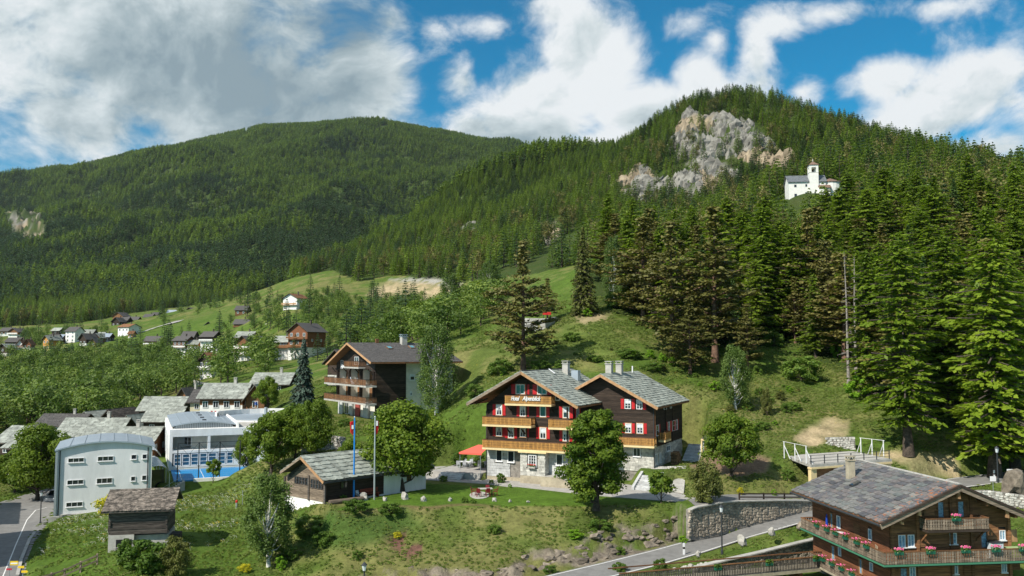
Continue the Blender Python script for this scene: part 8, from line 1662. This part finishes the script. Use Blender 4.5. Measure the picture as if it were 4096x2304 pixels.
def person(p):
    """a small standing figure: one skinned body, trousers and shirt by height"""
    me = bpy.data.meshes.new('person'); J = [(0, 0, .95), (0, 0, 1.2), (0, 0, 1.42), (0, -.01, 1.52), (0, -.02, 1.66), (.10, 0, .88), (.11, -.02, .48), (.11, 0, .06), (.12, -.14, .03), (-.10, 0, .88), (-.12, .02, .48), (-.13, .03, .06), (-.13, -.10, .03), (.2, 0, 1.38), (.26, -.04, 1.12), (.24, -.2, .95), (-.2, 0, 1.38), (-.28, -.02, 1.12), (-.26, -.22, 1.0)]
    E = [(0, 1), (1, 2), (2, 3), (3, 4), (0, 5), (5, 6), (6, 7), (7, 8), (0, 9), (9, 10), (10, 11), (11, 12), (2, 13), (13, 14), (14, 15), (2, 16), (16, 17), (17, 18)]; r = [.15, .14, .16, .06, .105, .10, .07, .05, .045, .10, .07, .05, .045, .07, .05, .04, .07, .05, .04]
    me.from_pydata(J, E, []); o = obj('person', me); md = o.modifiers.new('skin', 'SKIN'); md.use_smooth_shade = True
    for i, v_ in enumerate(me.skin_vertices[0].data): v_.radius = (r[i], r[i] * .85); v_.use_root = (i == 0)
    o.modifiers.new('sub', 'SUBSURF').levels = 1; m = bpy.data.materials.new('clothed_person'); m.use_nodes = True; T = NT(m.node_tree); tc = T.n('ShaderNodeTexCoord'); sp = T.n('ShaderNodeSeparateXYZ'); T.l(tc.outputs['Object'], sp.inputs[0])
    c = T.ramp(T.m('DIVIDE', sp.outputs[2], 2.0), [(0, (.02, .02, .02)), (.05, (.45, .22, .08)), (.43, (.02, .10, .45)), (.745, (.45, .26, .18)), (.86, (.06, .035, .02))]); 
    for n_ in m.node_tree.nodes:
        if n_.type == 'VALTORGB': n_.color_ramp.interpolation = 'CONSTANT'
    T.l(c, m.node_tree.nodes['Principled BSDF'].inputs['Base Color']); me.materials.append(m); o.location = p; o.rotation_euler = (0, 0, .6); tag(o, 'person in blue top and tan trousers standing beside the green bushes', 'person')
def near_trees():
    def T_(key, u, v, Y, h, lab, w=1.0, name='tree', z=None, grp=None, cat='tree', lean=(0, 0)):
        p = at(u, v, Y); zz = Hs(p.x, p.y) if z is None else z; return tree(name, key, (p.x, p.y, zz - .1), h, w, label=lab, cat=cat, group=grp, lean=lean)
    def big_maple():
        p = atz(1606, 1965, LAWN); tree('maple_tree', 'maple_a', (p.x, p.y, LAWN), 10.2, 1.25, rz=.6, label='broad old maple tree on the lawn before the low barn', cat='tree')
        p = atz(2385, 2030, LAWN); tree('maple_tree', 'maple_b', (p.x, p.y, LAWN - .3), 10.6, 1.18, rz=2, label='tall maple tree standing in front of the red shuttered hotel', cat='tree')
    big_maple()
    T_('maple_c', 2925, 1892, 98, 7.3, 'round leafy cherry tree beside the vegetable bed', 1.08, 'cherry_tree'); T_('maple_a', 1255, 1838, 113, 8.0, 'leafy tree left of the low barn roof, its trunk showing', .85, 'leafy_tree'); T_('maple_c', 1085, 1880, 113, 8.0, 'leafy tree reaching over the court stairs', 1.0, 'leafy_tree'); T_('maple_c', 1180, 1880, 116, 7.5, 'smaller leafy tree between the court and the low barn', .9, 'leafy_tree'); T_('maple_c', 985, 1790, 128, 6.5, 'leafy tree growing against the white hall', .6, 'leafy_tree'); T_('maple_c', 1400, 1880, 104, 5.2, 'small leafy tree behind the blue flag pole', .9, 'leafy_tree')
    T_('maple_a', 150, 1985, 122, 11.0, 'large broad oak beside the lower left road', 1.05, 'oak_tree'); T_('maple_c', 60, 1960, 128, 6.5, 'shorter broad tree at the left edge of the picture', 1.2, 'leafy_tree')
    T_('blue', 1212, 1612, 160, 12.2, 'tall blue green spruce left of the dark hotel', 1.0, 'blue_spruce'); T_('birch_a', 1745, 1668, 134, 15.2, 'weeping birch against the white flank of the dark hotel', 1.15, 'birch_tree'); T_('birch_b', 1075, 2262, 82, 9.3, 'slender birch growing in the meadow at the bottom', 1.15, 'birch_tree'); T_('birch_b', 2945, 1665, 122, 10.0, 'weeping pale green birch on the slope above the cherry tree', .95, 'birch_tree'); T_('birch_a', 2455, 1255, 183, 15.5, 'tall white trunked birch at the forest edge', .85, 'birch_tree'); T_('birch_a', 2505, 1275, 180, 13, 'second white trunked birch at the forest edge', .7, 'birch_tree')
    T_('birch_a', 1800, 1330, 240, 15, 'pale feathery birch behind the dark hotel roof', 1.2, 'birch_tree'); T_('birch_a', 1960, 1290, 260, 15, 'feathery birch left of the big lone pine', 1.2, 'birch_tree'); T_('maple_c', 1665, 1400, 230, 10, 'pale green rounded tree above the chimney', 1.2, 'leafy_tree'); T_('maple_c', 1900, 1340, 225, 9, 'yellow green tree on the gully side', .9, 'leafy_tree')
    T_('pine_a', 2093, 1490, 138, 20.5, 'big solitary pine on the slope behind the hotels', 1.0, 'pine_tree'); T_('pine_b', 2190, 1290, 170, 8.5, 'small pine beside the hillside bench', 1.3, 'pine_tree')
    T_('pine_a', 2690, 1430, 147, 23, 'huge brown pine at the forest front, left of two', 1.05, 'pine_tree'); T_('pine_b', 2860, 1440, 145, 26, 'huge brown pine at the forest front, right of two', 1.15, 'pine_tree'); T_('pine_a', 2760, 1500, 137, 12, 'low spreading pine below the two huge pines', 1.3, 'pine_tree'); T_('pine_b', 2990, 1470, 140, 11, 'low dark pine at the forest foot', 1.2, 'pine_tree'); T_('pine_a', 3240, 1350, 168, 24, 'tall brown topped pine below the chapel', 1.0, 'pine_tree'); T_('pine_a', 3860, 1250, 160, 18, 'dark brown pine among the right hand larches', 1.2, 'pine_tree')
    T_('spruce_a', 2333, 1262, 170, 17.5, 'olive spruce at the left end of the forest', 1.0, 'spruce_tree'); T_('larch_c', 3635, 1808, 107, 27, 'great larch standing on the bank above the road', 1.15, 'larch_tree', lean=(0, -.02)); T_('larch_a', 3975, 1822, 105, 29, 'great larch with a thick leaning trunk at the right', 1.3, 'larch_tree', lean=(0, -.06)); T_('larch_b', 4060, 1830, 108, 26, 'larch right of the leaning one', 1.2, 'larch_tree'); T_('larch_b', 3480, 1600, 128, 22, 'slim larch behind the bright green bush', 1.1, 'larch_tree'); T_('larch_a', 3620, 1560, 128, 24, 'larch on the bank behind the great larch', 1.2, 'larch_tree'); T_('larch_c', 3800, 1640, 118, 25, 'larch between the two great larches', 1.15, 'larch_tree')
    for u, v, Y, h, lab in ((3395, 1525, 135, 21, 'bare grey dead spruce trunk at the meadow edge'), (3425, 1480, 141, 19, 'second bare grey dead trunk beside it')):
        p = at(u, v, Y); t = thing('dead_tree', (p.x, p.y, Hs(p.x, p.y) - .2), 0, lab, 'tree'); mb, _ = trunk_mb(h, .24, .05, sd=int(u)); mb.build('trunk', BARKG, t); R_ = random.Random(int(u)); q = MB()
        for k in range(46): z = h * R_.uniform(.25, .97); an = R_.uniform(0, 6.28); L = R_.uniform(.8, 2.6) * (1.1 - z / h); q.beam((0, 0, z), (math.cos(an) * L, math.sin(an) * L, z - .25 * L), .045)
        q.build('branch', BARKG, t)
    T_('juniper', 2830, 2020, 87.5, 4.3, 'big olive juniper at the left end of the road wall', .95, 'juniper', cat='shrub'); T_('juniper', 3068, 1665, 121, 4.2, 'small columnar juniper on the slope', .42, 'juniper', cat='shrub'); T_('juniper', 705, 2290, 78.5, 3.6, 'dark yellowish juniper right of the log barn bush', .85, 'juniper', cat='shrub'); T_('bush', 590, 2270, 79, 3.0, 'wide green bush in front of the log barn', 1.25, 'bush', cat='shrub'); T_('bush', 520, 2262, 80.5, 2.4, 'lower green bush left of the wide one', 1.0, 'bush', cat='shrub')
    T_('gold', 470, 2035, 102, 3.5, 'shrub with yellow blossom against the grey building', 1.1, 'laburnum', cat='shrub'); T_('young', 2645, 2015, 90, 3.4, 'thin young tree at the foot of the cobbled ramp', 1.0, 'young_tree'); T_('maple_c', 1072, 1650, 165, 7.0, 'dense dark green tree before the slate roofed gable', .8, 'leafy_tree'); T_('birch_b', 868, 1668, 160, 6.2, 'thin pale tree before the brown chalet roof', .7, 'leafy_tree'); T_('young', 852, 1900, 121, 3.4, 'small sapling at the court edge', .8, 'young_tree')
    B = [('lime', 3438, 1590, 128, 3.6, 'bright lime green bush at the meadow corner', 1.25), ('bush', 3205, 1520, 139, 4.0, 'large olive juniper bush at the upper meadow edge', 1.5), ('bush', 3095, 1370, 158, 3.0, 'green bush at the forest foot', 1.2), ('lime', 2695, 1468, 141, 2.2, 'small lime bush below the pines', 1.0), ('bush', 2460, 1240, 176, 3.6, 'dark round bush under the birches', 1.1), ('lime', 2350, 1262, 168, 1.8, 'low lime bush beside the olive spruce', 1.3), ('bush', 3220, 1588, 128, 1.0, 'tiny shrub in the right meadow', 1.2), ('bush', 1060 + 780, 1760, 113, 2.0, 'bush beside the terrace corner', 1.0), ('bush', 1375, 1760, 132, 1.4, 'clipped dark bush beside the dark hotel steps', 1.3), ('bush', 1900, 1560, 131, 2.0, 'bush on the slope between the hotels', 1.3), ('bush', 1930, 1730, 112, 1.8, 'bush behind the terrace', 1.3), ('bush', 1870, 1480, 145, 2.2, 'scrub on the ridge right of the dark hotel', 1.6),
         ('bush', 2000, 1500, 138, 2.4, 'dark scrub left of the lone pine', 1.6), ('bush', 2900, 1340, 165, 2.4, 'shrub between the pines', 1.4), ('lime', 3350, 1440, 150, 3.6, 'light green sapling at the forest edge', .8), ('bush', 2250, 1500, 134, 1.6, 'low juniper on the slope behind the hotel', 2.0), ('bush', 2520, 1455, 142, 1.6, 'dark heather patch on the slope', 2.6), ('bush', 2610, 1500, 136, 1.4, 'dark juniper mat right of the chimneys', 2.4), ('bush', 2380, 1470, 140, 1.2, 'low shrub above the hotel ridge', 2.0), ('bush', 3000, 1430, 149, 1.6, 'juniper scrub on the upper slope', 2.2), ('bush', 2990, 1650, 122.5, 1.2, 'low scrub beside the weeping birch', 1.4), ('bush', 3150, 1870, 99, 1.2, 'green shrub by the white frame', 1.2), ('bush', 1980, 2110, 83.5, .9, 'low shrub on the bank below the patio', 1.4),
         ('bush', 1240, 2120, 86.5, 2.0, 'leafy thicket below the white barn base', 1.6), ('bush', 1300, 2200, 84, 1.4, 'nettle clump on the bank', 1.6), ('bush', 1420, 2130, 86, 1.3, 'green clump on the bank under the lawn', 1.8), ('bush', 1150, 2240, 83, 1.4, 'dark thicket right of the birch foot', 1.6), ('bush', 1560, 2100, 86.5, 1.3, 'tall weeds below the lawn edge', 1.6), ('lime', 2300, 2140, 82, .9, 'bright clump on the bank under the tall maple', 2.0), ('bush', 2400, 2110, 84, 1.2, 'shady thicket under the tall maple', 1.9), ('bush', 2480, 2150, 81.5, .8, 'small shrub on the rock ledge', 1.3), ('lime', 2730, 2085, 85, .9, 'shrub growing on the outcrop', 1.2), ('bush', 2480, 2245, 76, .9, 'green clump at the foot of the rocks', 1.4), ('bush', 2200, 2280, 76, .8, 'low shrub by the lower road edge', 1.4), ('bush', 1430, 2260, 81, .8, 'low shrub near the lantern', 1.2), ('lime', 1120, 2290, 81, 1.4, 'lime green shrub at the bottom edge', .9), ('gold', 1590, 2150, 84, .7, 'yellow flowering tuft on the bank', 1.2), ('gold', 980, 2300, 80.5, .9, 'yellow flowering clump at the bottom edge', 1.2), ('gold', 2962, 1935, 93, 1.0, 'yellow flowering shrub on the rockery', .6), ('lime', 3095, 1940, 94.5, .9, 'yellow green cushion on the rockery', .8),
         ('lime', 2040, 1925, 100, .6, 'yellow green cushion plant by the hotel bay', .9), ('bush', 1965, 1915, 103, .6, 'green cushion plant at the hotel corner', .9), ('bush', 2005, 1905, 103.5, 1.3, 'climbing shrub under the hotel windows', .8), ('bush', 1858, 2002, 90.5, .7, 'grey green lavender tuft on the lawn edge', 1.1), ('bush', 1893, 2004, 90, .6, 'second lavender tuft beside the patio', 1.0), ('bush', 1775, 1905, 105, .8, 'clipped shrub by the terrace steps', 1.2), ('bush', 1375, 2010, 91, .8, 'small shrub at the foot of the blue pole', 1.0), ('bush', 3250, 2120, 79.5, 1.2, 'leafy garden plants near the chalet wall', 1.1), ('bush', 3120, 2165, 77.5, .9, 'vegetable leaves in the garden bed', 1.2), ('bush', 2920, 2215, 75.5, .6, 'low green plants in the garden bed', 1.3), ('bush', 2640, 2270, 73, 1.3, 'leafy shrub at the start of the footbridge', .9), ('bush', 3950, 1940, 91, .7, 'spiky green plant under the right lamp', 1.6), ('lime', 3225, 1915, 95.5, 1.4, 'yellow green shrub beside the garage pier', .9)]
    for k, u, v, Y, h, lab, w in B: T_(k, u, v, Y, h, lab, w, 'bush', cat='shrub', grp='bushes on the slopes')
    poly = [(1890, 1450), (2250, 1310), (2480, 1400), (2960, 1480), (3350, 1560), (3120, 1760), (2820, 1680), (2740, 1560), (2560, 1440), (2300, 1480), (1960, 1600)]; R_ = random.Random(77); n = 0
    while n < 46:
        Y = R_.uniform(112, 170); a = R_.uniform(-.06, .40); x = a * Y; z = Hs(x, Y); f = Y * CT + z * ST; uu, vv = uv_of(x, Y, z)
        if not inpoly(np.array([uu]), np.array([vv]), poly)[0]: continue
        k = R_.choice(['bush', 'bush', 'juniper', 'lime']); h = R_.uniform(.5, 1.7); n += 1
        side = 'left of the lone pine' if uu < 2060 else ('right of the lone pine' if uu < 2350 else ('above the wing chimneys' if uu < 2700 else ('between the pines and the cherry tree' if uu < 3000 else 'in the right meadow')))
        tree('scrub', k, (x, Y, z - .1), h, R_.uniform(1.0, 1.9), label='%s %s on the slope %s' % ('low' if h < 1 else 'waist high', {'bush': 'green scrub', 'juniper': 'olive juniper scrub', 'lime': 'lime green scrub'}[k], side), cat='shrub', group='scrub on the hotel slope')
    # individual conifers near the village
    M = [(428 * 0 + 1385, 1330, 330, 17), (1600 - 155, 1318, 335, 19), (1480, 1290, 360, 15), (1620, 1245, 420, 15), (1590, 1265, 400, 13), (675, 1410, 470, 11), (675 + 6, 1250 + 160, 470, 14), (725, 1375, 480, 9), (780, 1500, 300, 10), (1270, 1395, 300, 10), (1310, 1400, 290, 9), (465, 1420, 455, 12), (1180, 1400, 330, 10), (1080, 1420, 335, 8), (990, 1290, 500, 12), (968, 1360, 430, 6), (1340, 1480, 175, 9)]
    for k, (u, v, Y, h) in enumerate(M):
        p = at(u, v, Y); o = obj('fir_tree', LIGHT['d'][k % 2]); o.location = (p.x, p.y, Hs(p.x, p.y) - .3); o.scale = (h * 1.15, h * 1.15, h); tag(o, '%s dark fir %s' % ('tall' if h > 13 else ('short' if h < 9 else 'medium'), 'in the bushy slope left of the talus scar' if u > 1400 else ('above the dark hotel gable' if u > 1230 else ('near the two balconied chalets' if u > 950 else 'in the meadow village'))) , 'tree', 'dark firs round the village')
def tufts():
    """grass tufts and meadow flowers, far too many to count"""
    n = 9; P = []; N = []; S = []
    ang = NPR.rand(n) * 6.28; P = np.stack([np.cos(ang) * .12, np.sin(ang) * .12, .10 + .06 * NPR.rand(n)], -1); Nn = np.stack([np.cos(ang) * .55, np.sin(ang) * .55, .9 * np.ones(n)], -1)
    me = [leafmesh('tuft', P, Nn, .14, (.35, np.stack([np.cos(ang) * .3, np.sin(ang) * .3, np.ones(n)], -1)[:, [1, 0, 2]] * 0 + np.array([0, 0, 1.]) + NPR.randn(n, 3) * .25), F_TUFT, tint=NPR.rand(n)) for _ in range(3)]
    x, y, z, u, v, M = candidates(66, 190, 120000, -.62, .62, 12); vis = (v > 1000) & (v < 2420) & ~inpoly(x, y, path_poly) & ~inpoly(x, y, LAWN_POLY) & ~inpoly(x, y, LROAD_POLY) & ~inpoly(x, y, rect(*FR['hall'], -4, 17, -17, 1)) & clear(x, y, -4)
    d, _ = near_line(x, y, ROADC); vis &= (d > 2.4); d, _ = near_line(x, y, PATHL); vis &= (d > 2); vis &= (M['scar'] < .3) & (M['rockbank'] < .6) & ((fbm(x / 3, y / 3, 3) > .42) | (fbm(x / 14, y / 14, 3) > .5))
    x, y, z = x[vis], y[vis], z[vis]; n = len(x); gn_scatter('meadow_grass', np.stack([x, y, z - .03], -1), NPR.rand(n) * 6.28, (.45 + .75 * NPR.rand(n)) * (.7 + y / 300), NPR.randint(0, 3, n), me, 'tufts of rough meadow grass')
    fm = [leafmesh('blossom', NPR.randn(5, 3) * .10 + np.array([0, 0, .3]), np.tile([0, -.5, 1.], (5, 1)), .022, 1, m) for m in (mat('white_blossom', (.75, .75, .68), .8), mat('yellow_blossom', (.75, .55, .03), .8))]
    x, y, z, u, v, M = candidates(78, 160, 90000, -.6, .5, 14); k = inany(u, v, [[(120, 2230), (250, 2080), (700, 1990), (1000, 1900), (1130, 1920), (1120, 2060), (900, 2180), (400, 2260)]]) | (inany(u, v, [[(1850, 1400), (2300, 1250), (2500, 1380), (3000, 1450), (3400, 1700), (3000, 1780), (2700, 1560), (1900, 1560)]]) & (NPR.rand(len(x)) < .12))
    k &= fbm(x / 5, y / 5, 3) > .5; x, y, z = x[k], y[k], z[k]; n = len(x); gn_scatter('meadow_flowers', np.stack([x, y, z], -1), NPR.rand(n) * 6.28, .6 + NPR.rand(n), (NPR.rand(n) < np.where(y > 120, .9, .25)).astype(int), fm, 'small white and yellow flowers in the meadow')
village(); hotel(); nord(); annex(); barn(); school(); hall(); chalet(); chapel(); terrace_garage()
roads(); walls(); rocks(); props(); near_trees()
build_forests(); tufts()
def haze():
    o = MB().box(-6800, 6800, -60, 7300, -420, 1750).build('haze', mat('haze_air', (1, 1, 1))); m = bpy.data.materials.new('air'); m.use_nodes = True; nt = m.node_tree; nt.nodes.clear(); v = nt.nodes.new('ShaderNodeVolumePrincipled'); out = nt.nodes.new('ShaderNodeOutputMaterial')
    v.inputs['Color'].default_value = (.80, .90, 1.0, 1); v.inputs['Density'].default_value = 1.6e-5; v.inputs['Anisotropy'].default_value = .2; nt.links.new(v.outputs[0], out.inputs['Volume']); o.data.materials.clear(); o.data.materials.append(m); o['kind'] = 'stuff'
haze()
